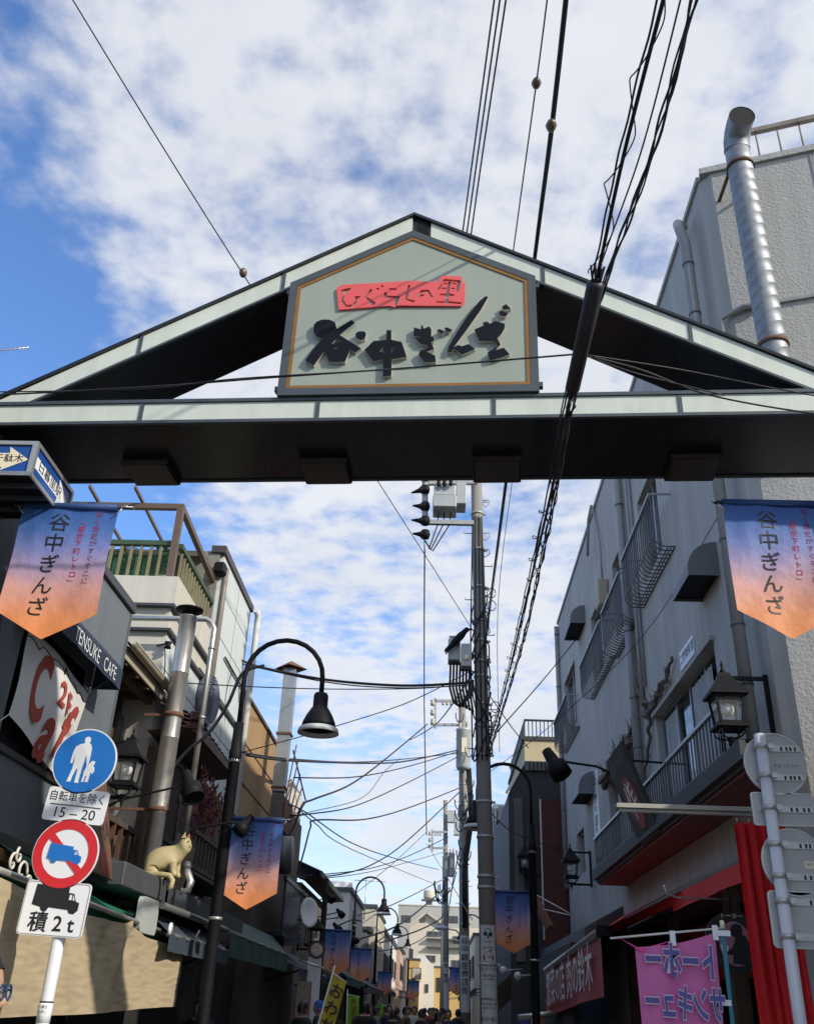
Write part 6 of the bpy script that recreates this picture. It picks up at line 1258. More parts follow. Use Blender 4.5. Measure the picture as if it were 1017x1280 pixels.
def frame_arm(t, Y, uL, uR, vT, vB, w):
    rack(t, [onY(uL, vT, Y), onY(uR, vT, Y)], w); rack(t, [onY(uL, vB, Y), onY(uR, vB, Y)], w); rack(t, [onY(uL, vT - 3, Y), onY(uL, vB + 4, Y)], w)
    for k in range(3):
        v = vT + (vB - vT) * (0.1 + 0.4 * k); p = onY(uL - 3, v, Y - 0.05); b = MB(); b.lathe([(0, -0.12), (0.08, -0.1), (0.1, 0), (0.06, 0.05), (0.1, 0.1), (0, 0.16)], p, 8); b.build('insulator', m_porc, t)
        b = MB(); b.bar(p, onY(uL, v, Y), 0.05, 0.05); b.build('insulator_arm', m_galv, t)
    for k in range(3):
        p = onY(uL + 10 + k * 5 if uR - uL > 25 else uL + 4 + k * 3, vT + 3, Y); b = MB(); b.lathe([(0, -0.1), (0.05, -0.08), (0.06, 0), (0.03, 0.04), (0, 0.1)], p, 8); b.build('insulator', m_porc, t)
frame_arm(P2, 37.6, 543.5, 578, 876, 906, 0.10); frame_arm(P3, 61.6, 540, 559, 1040, 1060, 0.12)
for (u0, v0, u1, v1, Y) in ((559, 1014, 568, 1028, 61.5), (567, 1018, 573, 1044, 61.5)):
    a, c = onY(u0, v1, Y), onY(u1, v0, Y); b = MB(); b.span((a.x, Y - 0.25, a.z), (c.x, Y + 0.25, c.z)); b.build('switch_box', m_trafo, P3)
b = MB(); rp = random.Random(8)
for k in range(10):
    u = 548 + rp.uniform(0, 12); v = 1100 + rp.uniform(0, 20); pts = [onY(u + 6 * math.cos(a), v + 11 * math.sin(a), 61.5 - 0.1 * k) for a in [x * 0.5 for x in range(8)]]; b.tube(pts, 0.035, 5)
o_ = b.build('cable_coil', m_cable, P3); o_['kind'] = 'stuff'
b = MB()
for k in range(16):
    u = 572 + rp.uniform(0, 16); v = rp.uniform(880, 1075); pts = [onY(u + 5 * math.cos(a), v + 11 * math.sin(a), 37.6 - 0.05 * k) for a in [x * 0.55 for x in range(7)]]; b.tube(pts, 0.022, 5)
for k in range(5): b.tube([onY(583 + k * 1.2, 960, 37.6), onY(586 + k * 1.5, 1020, 37.6), onY(578 + k, 1090, 37.6), onY(579 + k, 1160, 37.7)], 0.03, 5)
o_ = b.build('cable_coil', m_cable, P2); o_['kind'] = 'stuff'
def strip_ad(T, R, z0, z1, label, s):
    t = thing('pole_advert', T(z1), label, 'sign'); b = MB(); b.grid(lambda i, j: T(z0 + (z1 - z0) * j) + Vector(((R(z0) + 0.01) * math.sin(-0.9 + 1.8 * i), -(R(z0) + 0.01) * math.cos(-0.9 + 1.8 * i), 0)), 10, 2); b.build('plate', m_adv, t)
    for i, ch in enumerate(s): text(ch, 0.26, frame(T(z1 - 0.2 - i * 0.27) + Vector((0, -R(z0) - 0.016, 0)), (1, 0, 0), (0, 0, 1)), m_ink, t, bold=0.01)
strip_ad(T2, R2, 1.6, 4.1, 'narrow white advert strip on the second concrete pole', '谷中銀座商店街'); strip_ad(T3, R3, 1.7, 4.2, 'narrow white advert strip on the farthest thin pole', '第一質店')
# small white street light on the pole
sl = thing('led_street_light', onY(560, 1165, 45), 'small pale grey street light on a curved arm near the second pole', 'street lamp')
b = MB(); b.tube([onY(577, 1172, 38), onY(570, 1163, 38), onY(558, 1161, 38)], 0.03, 6); b.build('arm', m_galv, sl)
b = MB(); b.ball(onY(552, 1160, 38), 0.18, 14, 8, (1.5, 0.7, 0.45)); b.build('head', mat('pale_blue_grey', (0.40, 0.47, 0.55), 0.4), sl)
# ------------------------------------------------------------------ low building added outside the frame to shade the right signs and curtain
ns = thing('added_shade_block', (3.4, 4.0, 0), 'low grey block added out of view at the right to shade the road signs', 'building')
b = MB(); b.span((3.45, 3.2, 0), (9.0, 6.55, 3.9)); b.build('wall', m_conc, ns)
b = MB(); b.span((3.3, 3.1, 3.905), (9.1, 6.65, 4.1)); b.build('roof', m_slab, ns)
window(ns, frame((3.45, 0, 0), (0, -1, 0), (0, 0, 1)), (-6.0, -4.0, 0.9, 2.6), rec=-0.03, n=3)
# ------------------------------------------------------------------ right side beyond the concrete building
m_dkwall = mat('charcoal_wall', (0.045, 0.044, 0.046), 0.7, 0, 0.15, 2.0, streak=0.15)
m_grwall = mat('grey_side_wall', (0.13, 0.125, 0.12), 0.8, 0, 0.15, 2.0, streak=0.2)
m_yel = mat('pale_yellow_wall', (0.50, 0.42, 0.25), 0.8, 0, 0.06, 1.5, streak=0.06)
def brick_mat():
    m = bpy.data.materials.new('red_brick'); m.use_nodes = True; nt = m.node_tree; N = nt.nodes; L = nt.links; b = N['Principled BSDF']; b.inputs['Roughness'].default_value = 0.85
    g = N.new('ShaderNodeNewGeometry'); mp = N.new('ShaderNodeMapping'); mp.inputs['Rotation'].default_value = (R_(90), 0, 0); L.new(g.outputs['Position'], mp.inputs[0])
    br = N.new('ShaderNodeTexBrick'); br.inputs['Scale'].default_value = 4.5; br.inputs['Color1'].default_value = (0.12, 0.026, 0.02, 1); br.inputs['Color2'].default_value = (0.085, 0.022, 0.018, 1); br.inputs['Mortar'].default_value = (0.06, 0.045, 0.04, 1); br.inputs['Mortar Size'].default_value = 0.02
    L.new(mp.outputs[0], br.inputs[0]); L.new(br.outputs[0], b.inputs[0]); bp = N.new('ShaderNodeBump'); bp.inputs['Strength'].default_value = 0.5; L.new(br.outputs[1], bp.inputs['Height']); bp.invert = True; L.new(bp.outputs[0], b.inputs['Normal']); return m
m_brick = brick_mat()
db = thing('dark_house', (1.9, 22.0, 0), 'charcoal house with a sloping left edge standing behind the right street lamp', 'building')
q = [onY(655, 955, 22.3), onY(697, 953, 22.3), onY(635, 992, 22.3)]
xl_, xt_, z0_, z1_ = q[2].x, q[0].x, q[2].z, q[0].z
b = MB(); b.prism([(xl_, 0), (xl_, z0_), (xt_, z1_), (5.0, z1_), (5.0, 0)], frame((0, 30.0, 0), (1, 0, 0), (0, 0, 1)), 7.7); b.build('body', m_dkwall, db)
b = MB(); b.bar((xl_ - 0.05, 22.27, z0_), (xt_ - 0.02, 22.27, z1_ + 0.04), 0.05, 0.06); b.build('verge', m_alu, db)
b = MB(); b.span((xt_, 22.2, z1_ - 0.16), (5.0, 22.29, z1_ + 0.05)); b.build('grille_band', m_rail, db)
for k in range(10):
    b = MB(); b.span((xt_ + 0.1 + k * 0.09, 22.18, z1_ - 0.15), (xt_ + 0.13 + k * 0.09, 22.199, z1_ + 0.03)); b.build('grille_bar', m_gate, db)
b = MB(); b.span((xl_ + 0.12, 22.24, 2.6), (xl_ + 0.32, 22.298, z0_ - 0.1)); b.build('grey_panel', m_grwall, db)
bk = onY(675, 1000, 21.7)
bc = thing('brick_pier', (bk.x, 21.7, 0), 'narrow dark red brick pier beside the concrete building', 'pier')
b = MB(); b.span((bk.x, 21.6, 0), (2.79, 22.15, bk.z)); b.build('brickwork', m_brick, bc)
b = MB(); b.span((bk.x - 0.03, 21.59, 3.0), (bk.x - 0.002, 21.7, bk.z)); b.build('edge_strip', m_alu, bc)
yb = thing('yellow_block', (2.4, 30, 0), 'pale yellow block with a dark railed roof terrace above the charcoal house', 'building')
p0, p1, p2 = onY(655, 925, 31), onY(700, 925, 31), onY(645, 950, 31)
b = MB(); b.span((p0.x, 31, 0), (6.0, 38, p0.z)); b.build('wall', m_yel, yb)
b = MB(); b.span((p0.x - 0.06, 30.94, p0.z), (6.0, 38, p0.z + 0.12)); b.build('roof_edge', m_dkwall, yb)
rz = onY(655, 899, 31).z
b = MB(); b.span((p0.x, 30.97, rz - 0.06), (6.0, 31.03, rz)); b.span((p0.x, 31.04, rz - 0.06), (p0.x + 0.06, 38, rz)); b.build('railing', m_gate, yb)
for k in range(24): b = MB(); b.span((p0.x + k * 0.13, 30.98, p0.z + 0.12), (p0.x + k * 0.13 + 0.03, 31.02, rz - 0.06)); b.build('railing_bar', m_gate, yb)
b = MB()
for k in range(20): b.span((p0.x + 0.01, 31.2 + k * 0.33, p0.z + 0.12), (p0.x + 0.04, 31.26 + k * 0.33, rz - 0.06))
o_ = b.build('side_bars', m_gate, yb); o_['kind'] = 'stuff'
# apartment tower with balconies
at = thing('apartment_tower', (2.9, 55, 0), 'distant blue grey apartment tower with stacked balconies behind the big pole', 'building')
a0, a1 = onY(616, 1005, 55), onY(640, 1005, 55)
b = MB(); b.span((a0.x, 55, 0), (a1.x + 3, 64, a0.z)); b.build('wall', mat('tower_grey', (0.16, 0.19, 0.23), 0.6), at)
m_twb = mat('tower_balcony', (0.055, 0.075, 0.11), 0.5); 
z = a0.z - 1.0; f0 = None
while z > 1.5:
    if f0 is None: b = MB(); b.span((a0.x + 0.2, 54.2, z), (a1.x, 54.98, z + 0.12)); b.span((a0.x + 0.25, 54.2, z + 0.12), (a1.x, 54.25, z + 0.75)); f0 = b.build('balcony', m_twb, at); fz = z
    else: c = dup(f0, parent=at); c.location = (0, 0, z - fz)
    z -= 1.25
window(at, frame((0, 55, 0), (1, 0, 0), (0, 0, 1)), (a0.x + 0.1, a0.x + 0.9, a0.z - 1.2, a0.z - 0.2), rec=-0.03, n=2)
# shops lining the right side: low roofs, boards
rs = thing('roof_canopy', (2.3, 19.5, 2.9), 'low dark canopy roof running along the right shops under the small lantern', 'canopy')
b = MB(); b.add([(2.2, 15.3, 2.78), (2.2, 30, 2.85), (2.79, 30, 3.15), (2.79, 15.3, 3.1)], [(0, 1, 2, 3)]); b.add([(2.2, 15.3, 2.6), (2.2, 30, 2.66), (2.2, 30, 2.85), (2.2, 15.3, 2.78)], [(0, 1, 2, 3)]); b.add([(2.2, 15.3, 2.6), (2.79, 15.3, 2.6), (2.79, 15.3, 3.1), (2.2, 15.3, 2.78)], [(0, 1, 2, 3)]); b.build('roof', m_slate, rs)
ob = thing('orange_board', onY(676, 1140, 19), 'tilted orange wooden board stayed with wires below the brick pier', 'sign')
q4 = [onX(663, 1127, 1.95), onX(669, 1118, 1.95), onX(688, 1156, 2.15), onX(682, 1163, 2.15)]
b = MB(); nrm = Vector((-1, -0.5, 0.2)).normalized() * 0.06
b.add([p for p in q4] + [p - nrm for p in q4], [(0, 1, 2, 3), (7, 6, 5, 4), (0, 4, 5, 1), (1, 5, 6, 2), (2, 6, 7, 3), (3, 7, 4, 0)]); b.build('plank', mat('orange_wood', (0.30, 0.085, 0.025), 0.55, 0, 0.15, 4.0, streak=0.2), ob)
b = MB(); b.tube([q4[1], onX(712, 1142, 2.5)], 0.012, 5); b.tube([(q4[1] + q4[2]) / 2, onX(712, 1144, 2.5)], 0.012, 5); b.build('stay_wire', m_alu, ob)
tcl = thing('cloth_sign', onY(632, 1235, 19), 'small tan cloth hung below the far right shop roof', 'banner')
b = MB(); a_, c_ = onY(617, 1250, 19), onY(645, 1222, 19); b.grid(lambda i, j: (a_.x + (c_.x - a_.x) * i, 19 + 1.2 * i + 0.03 * math.sin(i * 9), a_.z + (c_.z - a_.z) * (0.2 + 0.8 * i) * 1 + 0.0 - 0.42 * (1 - j) + 0.1), 8, 4); b.build('cloth', mat('dull_tan_cloth', (0.20, 0.15, 0.09), 0.8), tcl)
for u, v in ((647, 1220), (629, 1213)):
    p = onY(u, v, 18.9); b = MB(); b.ball(p, 0.07, 12, 8); b.tube([p, p + Vector((0.4, 0.6, 0.05))], 0.015, 5); tag(b.build('globe_lamp', m_lampw), 'small white globe lamp %s the tan cloth on the right' % ('above' if u > 640 else 'left of'), 'lamp', 'small globe lamps')
b = MB(); b.tube([onY(647, 1272, 17), onY(705, 1265, 17)], 0.04, 8); tag(b.build('awning_rail', m_alu), 'thin pale rail crossing below the faded red awning', 'rail')
b = MB(); b.span((2.0, 15.4, 0), (2.1, 34, 2.58)); tag(b.build('dark_arcade', m_shopdark), 'dark shop fronts under the canopy on the far right side', 'shop front')  # solid slab, shade under the canopy painted into its colour
for k, (x, y, z, c) in enumerate(((1.75, 17.5, 1.62, (0.35, 0.12, 0.03)), (1.72, 18.6, 1.58, (0.45, 0.45, 0.42)), (1.7, 19.8, 1.6, (0.05, 0.08, 0.25)), (1.75, 21.5, 1.62, (0.05, 0.05, 0.3)))):
    b = MB(); b.span((x - 0.02, y - 0.3, 0.9), (x + 0.02, y + 0.3, z)); tag(b.build('goods_panel', mat('goods_%d' % k, c, 0.6)), ('orange', 'white', 'navy', 'blue')[k] + ' goods panel standing before the right dark shops', 'panel')
# ------------------------------------------------------------------ left side further on
m_tanw = mat('ochre_wall', (0.36, 0.225, 0.105), 0.8, 0, 0.08, 1.5, streak=0.12)
tn = thing('ochre_house', (-3.66, 17, 0), 'ochre walled house right of the white pipe with a square metal duct', 'building')
tz0 = onX(308, 870, -3.66); tz1 = onX(346, 925, -3.66)
b = MB(); b.span((-9, 17.0, 0), (-3.66, 21.2, tz0.z)); b.build('wall', m_tanw, tn)
b = MB(); b.span((-9, 16.95, tz0.z), (-3.62, 21.25, tz0.z + 0.06)); b.build('roof_edge', m_brown, tn)
for z in (5.2, 5.9): b = MB(); b.span((-3.655, 17.0, z), (-3.645, 21.2, z + 0.02)); b.build('panel_joint', m_brown, tn)
sd_ = thing('square_duct', onY(365, 838, 19.5), 'square galvanised duct with a rusty pyramid cap beside the ochre house', 'duct')
da, dbm = onY(365, 838, 19.5), onY(347, 990, 19.5); xm_ = (da.x + dbm.x) / 2
for za, zb, m in ((dbm.z + 1.2, da.z, m_steel), (dbm.z, dbm.z + 1.19, m_galv)):
    b = MB(); b.span((xm_ - 0.13, 19.37, za), (xm_ + 0.13, 19.63, zb)); b.build('duct_length', mat('dull_zinc', (0.36, 0.39, 0.40), 0.5, 0.6, 0.15, 4.0, dirt=((0.25, 0.12, 0.05), 0.06, 5.0)), sd_)
b = MB(); b.span((xm_ - 0.16, 19.34, dbm.z + 1.16), (xm_ + 0.16, 19.66, dbm.z + 1.2)); b.span((xm_ - 0.15, 19.35, dbm.z + 0.05), (xm_ + 0.15, 19.65, dbm.z + 0.09)); b.build('flange', m_rust, sd_)
b = MB(); b.lathe([(0.33, da.z + 0.02), (0.36, da.z + 0.03), (0.03, da.z + 0.2), (0, da.z + 0.2)], (xm_, 19.5, 0), 4, smooth=False); b.lathe([(0.0, da.z), (0.2, da.z), (0.2, da.z + 0.03), (0, da.z + 0.03)], (xm_, 19.5, 0), 12); b.build('cap', m_rust, sd_)
b = MB(); b.bar((xm_, 19.5, dbm.z + 0.02), (xm_ - 0.1, 19.9, dbm.z - 0.5), 0.24, 0.24); b.build('elbow', m_galv, sd_)
m_weath = mat('weathered_boards', (0.16, 0.13, 0.105), 0.85, 0, 0.2, 3.0, streak=0.3, bump=0.3, bs=40)
m_white2 = mat('sunlit_white_wall', (0.62, 0.60, 0.54), 0.8, 0, 0.05, 0.5, streak=0.08)
m_white3 = mat('cream_wall', (0.55, 0.50, 0.40), 0.8, 0, 0.05, 0.5, streak=0.08)
wb2 = thing('weathered_house', (-3.6, 21.3, 0), 'weathered board house with a rusty sheet and white end under the square duct', 'building')
b = MB(); b.span((-8, 21.3, 0), (-3.45, 24.6, 5.6)); b.build('wall', m_weath, wb2)
b = MB(); b.span((-3.6, 22.6, 5.61), (-3.5, 24.6, 6.35)); b.build('white_parapet', m_white2, wb2)
b = MB(); b.span((-3.45, 21.35, 5.0), (-3.41, 22.5, 5.7)); b.build('rusty_sheet', m_rust, wb2)
for k in range(5):
    b = MB(); b.bar((-3.42, 21.4 + k * 0.5, 5.7), (-3.3, 21.5 + k * 0.5, 6.9 - k * 0.22), 0.025, 0.025); b.build('rail_post', m_rust, wb2)
b = MB(); b.bar((-3.35, 21.4, 6.75), (-3.3, 23.8, 6.1), 0.03, 0.03); b.build('hand_rail', m_rust, wb2)
wb3 = thing('dark_balcony_house', (-3.2, 17.5, 0), 'black boarded shop front with vertical slats right of the lamp banner', 'building')
b = MB(); b.span((-3.66, 17.1, 0), (-3.15, 21.28, 4.2)); b.build('wall', m_oldwood, wb3)
sx0 = None
for k in range(14):
    y = 18.2 + k * 0.21
    if sx0 is None: b = MB(); b.span((-2.78, y, 2.75), (-2.74, y + 0.15, 3.6)); sx0 = b.build('slat', m_gate, wb3); syy = y
    else: c = dup(sx0, parent=wb3); c.location = (0, y - syy, 0)
b = MB(); b.span((-3.15, 18.1, 2.68), (-2.72, 21.2, 2.745)); b.span((-2.8, 18.1, 3.605), (-2.72, 21.2, 3.68)); b.build('balcony_frame', m_gate, wb3)
b = MB(); b.lathe([(0.0, 0), (0.34, 0.0), (0.34, 0.25), (0, 0.25)], n=24, M=frame((-3.0, 18.6, 4.1), (0, 1, 0), (0, 0, 1))); tag(b.build('round_fan', m_rail), 'dark grey round fan housing beside the first lamp banner', 'fan')
tr_ = thing('tiled_roof_house', (-3.3, 24.8, 0), 'house with a broken dark tiled eave sloping towards the far lamps', 'building')
b = MB(); b.span((-8, 24.7, 0), (-3.35, 31.0, 4.3)); b.build('wall', m_weath, tr_)
for k in range(9):
    ya = 24.6 + k * 0.7; b = MB(); b.grid(lambda i, j: (-2.85 - 1.6 * j, ya + 0.69 * i, 4.55 + 0.62 * j + 0.03 * math.sin(i * 12.6)), 6, 1); b.span((-2.9, ya, 4.44), (-2.84, ya + 0.69, 4.56)); b.build('roof_section', m_cap, tr_)
b = MB(); b.add([(-2.9, 24.6, 4.45), (-2.9, 30.9, 4.45), (-3.36, 30.9, 4.40), (-3.36, 24.6, 4.40)], [(0, 1, 2, 3)]); b.build('soffit', m_brown, tr_)
window(tr_, WX(-3.34, 1), (25.5, 27.5, 3.0, 4.0), rec=0.01, n=3, fm=m_dkframe)
# lanterns, aircon, dish and round signs on the far left
dup(lant, (-2.95, 17.6, 3.75), math.pi, 'black lantern just right of the first lamp banner')
dup(lant, tuple(onY(341, 1105, 21.0)), math.pi, 'black lantern beside the air conditioner under the tiled eave'); 
l_ = onY(383, 1105, 20.5)
dup(lant, tuple(onY(395, 1168, 21.0)), math.pi, 'tiny black lantern between the round sign and the nearer far banner')
ac = thing('air_conditioner', tuple(onY(375, 1138, 21.5)), 'pale air conditioner box behind the white dish', 'air conditioner')
a_, c_ = onY(365, 1147, 21.5), onY(384, 1128, 21.5)
b = MB(); b.span((a_.x, 21.5, a_.z), (c_.x, 21.9, c_.z)); b.build('case', m_swhite, ac, bevel=0.02)
for k in range(6): b = MB(); zz_ = a_.z + (c_.z - a_.z) * (0.15 + 0.14 * k); b.span((a_.x + 0.04, 21.49, zz_), (a_.x + 0.22, 21.499, zz_ + 0.015)); b.build('grille_slat', m_rail, ac)
ds = thing('satellite_dish', tuple(onY(385, 1140, 20.5)), 'white oval satellite dish on the left facades', 'dish')
b = MB(); b.lathe([(0.0, 0.0), (0.1, 0.006), (0.2, 0.03), (0.25, 0.05), (0.25, 0.06), (0.2, 0.04), (0, 0.012)], n=24, M=frame(onY(385, 1141, 20.5), (0.75, 0.6, 0), (-0.2, 0, 1)) @ Matrix.Diagonal((0.85, 1.15, 1, 1))); b.build('reflector', m_swhite, ds)
b = MB(); b.tube([onY(385, 1141, 20.5), onY(380, 1150, 20.6), onY(370, 1150, 20.9)], 0.02, 6); b.build('arm', m_rail, ds)
rs1 = thing('round_shop_sign', tuple(onY(396, 1187, 20)), 'round dark rimmed shop sign with a speckled face left of the nearer far banner', 'sign')
RM = frame(onY(396, 1187, 20.0), (1, 0.15, 0), (0, 0, 1))
b = MB(); b.prism(circle(0.165, 28), RM @ Matrix.Translation((0, 0, -0.06)), 0.06); b.build('rim', mat('bark_brown', (0.07, 0.045, 0.03), 0.8, 0, 0.3, 12), rs1)
b = MB(); b.prism(circle(0.115, 24), RM @ Matrix.Translation((0, 0, 0.001)), 0.004); b.build('face', mat('speckled_face', (0.45, 0.36, 0.33), 0.6, 0, 0.5, 26.0), rs1)
b = MB(); b.tube([onY(396, 1187, 20.05), onY(380, 1180, 20.1)], 0.03, 6); b.build('arm', m_black, rs1)
b = MB(); b.tube([onY(374, 1200, 19), onY(398, 1208, 19.0), onY(420, 1219, 19.5)], 0.02, 6); tag(b.build('diagonal_rail', m_alu), 'thin pale rail slanting down to the yellow banner', 'rail')
bp_ = onY(380, 1250, 19.5)
b = MB(); b.span((bp_.x - 0.12, 19.3, 0), (bp_.x + 0.1, 19.7, 2.0)); tag(b.build('brick_pilaster', mat('tan_brick', (0.30, 0.235, 0.165), 0.85, 0, 0.25, 18.0, bump=0.5, bs=30)), 'tan brick pilaster below the dark awnings left of the yellow banner', 'pilaster')
b = MB(); bq_ = onY(391, 1230, 20.4); b.span((bq_.x - 0.13, 20.4, 0.4), (bq_.x + 0.13, 20.5, 2.45)); tag(b.build('shop_board', m_swhite), 'plain whitish board between the brick pilaster and the yellow banner', 'board')
# nobori banners
def nobori(u0, v0, u1, v1, u2, u3, Y, m, txt, tm, label, size, drop):
    a, c = onY(u0, v0, Y), onY(u1, v1, Y); w = (c - a).length; t = thing('nobori_banner', (a.x, Y, 0), label, 'banner', 'upright shop nobori banners')
    d0 = onY(u2, 1280, Y) - a; lean = d0 / abs(d0.z)
    b = MB(); b.grid(lambda i, j: a.lerp(c, i) + lean * drop * j + Vector((0, 0.03 * math.sin(i * 5 + j * 9), 0)), 8, 14); b.build('cloth', m, t)
    b = MB(); b.tube([a - lean * 0.1 + (a - c) * 0.06, a + lean * (a.z - 0.02) + (a - c) * 0.06], 0.014, 6); b.build('pole', m_swhite, t)
    b = MB(); b.tube([a + (a - c) * 0.06, c + (c - a) * 0.05], 0.01, 6); b.build('cross_rod', m_swhite, t)
    for k, ch in enumerate(txt):
        p = a.lerp(c, 0.5) + lean * (size * 0.9 + k * size * 1.06) + Vector((0, -0.04, 0)); text(ch, size, frame(p, (c - a), (0, 0, 1)), tm, t, bold=0.02)
    return t
nobori(417, 1217, 433, 1228, 399, 420, 15.5, mat('yellow_cloth', (0.55, 0.42, 0.04), 0.75), 'おわせ', m_ink, 'yellow leaning nobori banner with black brush kana', 0.21, 1.3)
nobori(435, 1243, 449, 1246, 434, 448, 24.0, mat('lime_cloth', (0.22, 0.55, 0.03), 0.75), '大玉子焼販売', mat('red_kana_print', (0.35, 0.04, 0.02), 0.7), 'lime green nobori banner with red characters, right of the second lamp post', 0.155, 1.2)
nobori(473, 1254, 482, 1257, 473, 482, 40.0, mat('lime_cloth', (0.22, 0.55, 0.03), 0.75), '', m_ink, 'tiny lime green banner far down the left side', 0.12, 0.9)
# ------------------------------------------------------------------ far buildings
m_dkwin = mat('far_window_glass', (0.05, 0.055, 0.06), 0.15, spec=0.8, grain=0)
def block(name, label, u0, u1, v, Y, dep, m, wins=(), x0=None, x1=None, roof=None):
    a, c = onY(u0, v, Y), onY(u1, v, Y); X0 = x0 if x0 is not None else a.x; X1 = x1 if x1 is not None else c.x; z = (a.z + c.z) / 2
    t = thing(name, ((X0 + X1) / 2, Y, 0), label, 'building'); b = MB(); b.span((X0, Y, 0), (X1, Y + dep, z)); b.build('wall', m, t)
    b = MB(); b.span((X0 - 0.08, Y - 0.08, z), (X1 + 0.08, Y + dep, z + 0.14)); b.build('roof_edge', roof or m_cap, t)
    for (p, q_, r, s) in wins:
        e, f = onY(p, q_, Y), onY(r, s, Y); window(t, frame((0, Y, 0), (1, 0, 0), (0, 0, 1)), (e.x, f.x, f.z, e.z), rec=-0.04, n=2, fm=m_dkframe, gm=m_dkwin, fw=0.06)
    return t, X0, X1, z
block('white_house', 'white scallop rendered house end left of the second street lamp', 405, 438, 1114, 36, 7, m_white2)
t, X0, X1, z = block('cream_house', 'cream house behind the second street lamp arch', 430, 469, 1134, 46, 9, m_white3, wins=((441, 1170, 452, 1185),))
b = MB(); pA = onY(427, 1108, 37); b.span((pA.x - 0.5, 37.5, pA.z - 0.7), (pA.x + 0.3, 38.3, pA.z + 0.25)); tag(b.build('roof_unit', m_swhite, bevel=0.03), 'beige air unit on the roof of the white scallop house', 'air conditioner')
def side_block(name, label, x, y0, y1, z, m, wn=3, roof=m_cap):
    t = thing(name, (x, y0, 0), label, 'building'); b = MB(); b.span((x - 5, y0, 0), (x, y1, z)); b.build('wall', m, t); b = MB(); b.span((x - 5, y0 - 0.1, z), (x + 0.2, y1, z + 0.15)); b.build('roof', roof, t)
    w = (y1 - y0) / wn
    for i in range(wn): window(t, WX(x, 1), (y0 + w * i + w * 0.25, y0 + w * i + w * 0.75, z - 2.2, z - 1.0), rec=-0.04, n=2, fm=m_dkframe, gm=m_dkwin, fw=0.07)
    for i in range(wn): b = MB(); b.add([(x, y0 + w * i + .2, z - 2.9), (x, y0 + w * (i + 1) - .2, z - 2.9), (x + 0.8, y0 + w * (i + 1) - .2, z - 3.25), (x + 0.8, y0 + w * i + .2, z - 3.25)], [(0, 1, 2, 3)]); b.build('pent_roof', m_cap, t)
    return t
s0 = onY(473, 1156, 55); side_block('white_row_house', 'long sunlit white row house under the third street lamp', s0.x, 55, 68, s0.z, m_white2, 4)
s0 = onY(486, 1172, 68.2); side_block('white_shop_house', 'smaller white shop house beyond the long white one', s0.x, 68.2, 82, s0.z, mat('bright_white_wall', (0.68, 0.66, 0.60), 0.8, 0, 0.05, 0.5), 3)
s0 = onY(500, 1186, 83); side_block('peach_house', 'narrow peach coloured house near the end of the street', s0.x, 83, 92, s0.z, mat('peach_wall', (0.50, 0.34, 0.25), 0.8), 2)
s0 = onY(430, 1190, 33); side_block('dark_shop_row', 'dark low shop row under the second street lamp', -3.0, 31.2, 44, 3.4, m_weath, 4)
s0 = onY(455, 1200, 46); side_block('grey_shop_row', 'grey low shop row before the long white house', -3.0, 44.5, 54.8, 4.6, m_grwall, 4)
big, X0, X1, z = block('grey_block', 'big pale grey block with a water tank at the end of the street', 498, 640, 1134, 125, 14, mat('far_grey_wall', (0.40, 0.39, 0.36), 0.8, 0, 0.05, 0.3), wins=((502, 1144, 513, 1153), (560, 1145, 572, 1154)), roof=m_white3)
tk = thing('water_tank', onY(536, 1128, 126), 'cream rooftop water tank on the far grey block', 'tank')
o = onY(536, 1127, 127); b = MB(); b.lathe([(0, 0.3), (0.62, 0.3), (0.7, 0.5), (0.7, 1.15), (0.62, 1.3), (0, 1.4)], o, 16); b.build('tank', m_white3, tk)
b = MB(); b.box(o + Vector((0, 0, 0.15)), (1.9, 1.5, 0.14)); b.box(o + Vector((0, 0, -0.2)), (0.8, 0.8, 0.6)); b.build('stand', m_rail, tk)
m_gable = mat('gable_cream', (0.62, 0.56, 0.43), 0.8, 0, 0.05, 0.4)
gh = thing('gable_house', onY(535, 1200, 112), 'cream gabled house closing the end of the street', 'building')
gp = [onY(u, v, 112) for u, v in ((512, 1275), (512, 1157), (533, 1141), (560, 1160), (610, 1160), (610, 1278))]
b = MB(); b.prism([(p.x, p.z) for p in gp], frame((0, 122, 0), (1, 0, 0), (0, 0, 1)), 10.0); b.build('wall', m_gable, gh)
for (u0, v0, u1, v1) in ((511, 1157.5, 533, 1140.5), (533, 1140.5, 561, 1160.5)):
    b = MB(); b.bar(onY(u0, v0, 111.8) , onY(u1, v1, 111.8), 0.5, 0.22); b.build('gable_trim', m_white3, gh)
for h in ((525, 1147, 531.5, 1153), (534, 1164, 547, 1171), (548, 1164, 556, 1171), (532, 1194, 544, 1203), (566, 1170, 578, 1180), (564, 1200, 576, 1210)):
    e, f = onY(h[0], h[1], 112), onY(h[2], h[3], 112); window(gh, frame((0, 112, 0), (1, 0, 0), (0, 0, 1)), (e.x, f.x, f.z, e.z), rec=-0.05, n=2, fm=m_rail, gm=m_dkwin, fw=0.08)
for v in (1174, 1184): e, f = onY(533, v, 111.5), onY(600, v, 111.5); b = MB(); b.span((e.x, 111.4, e.z), (f.x, 111.99, e.z + 0.14)); b.build('ledge', m_grwall, gh)
block('ochre_shop', 'ochre upper floored shop house behind the street clock', 508, 524, 1200, 92, 8, mat('ochre_yellow', (0.50, 0.35, 0.13), 0.8), wins=((511, 1186, 516, 1198),))
wl = thing('white_lean_to', onY(532, 1220, 95), 'bright white wall with a sloping top beside the ochre shop', 'building')
gp = [onY(u, v, 95) for u, v in ((521, 1272), (521, 1194), (530, 1194), (542, 1208), (542, 1273))]
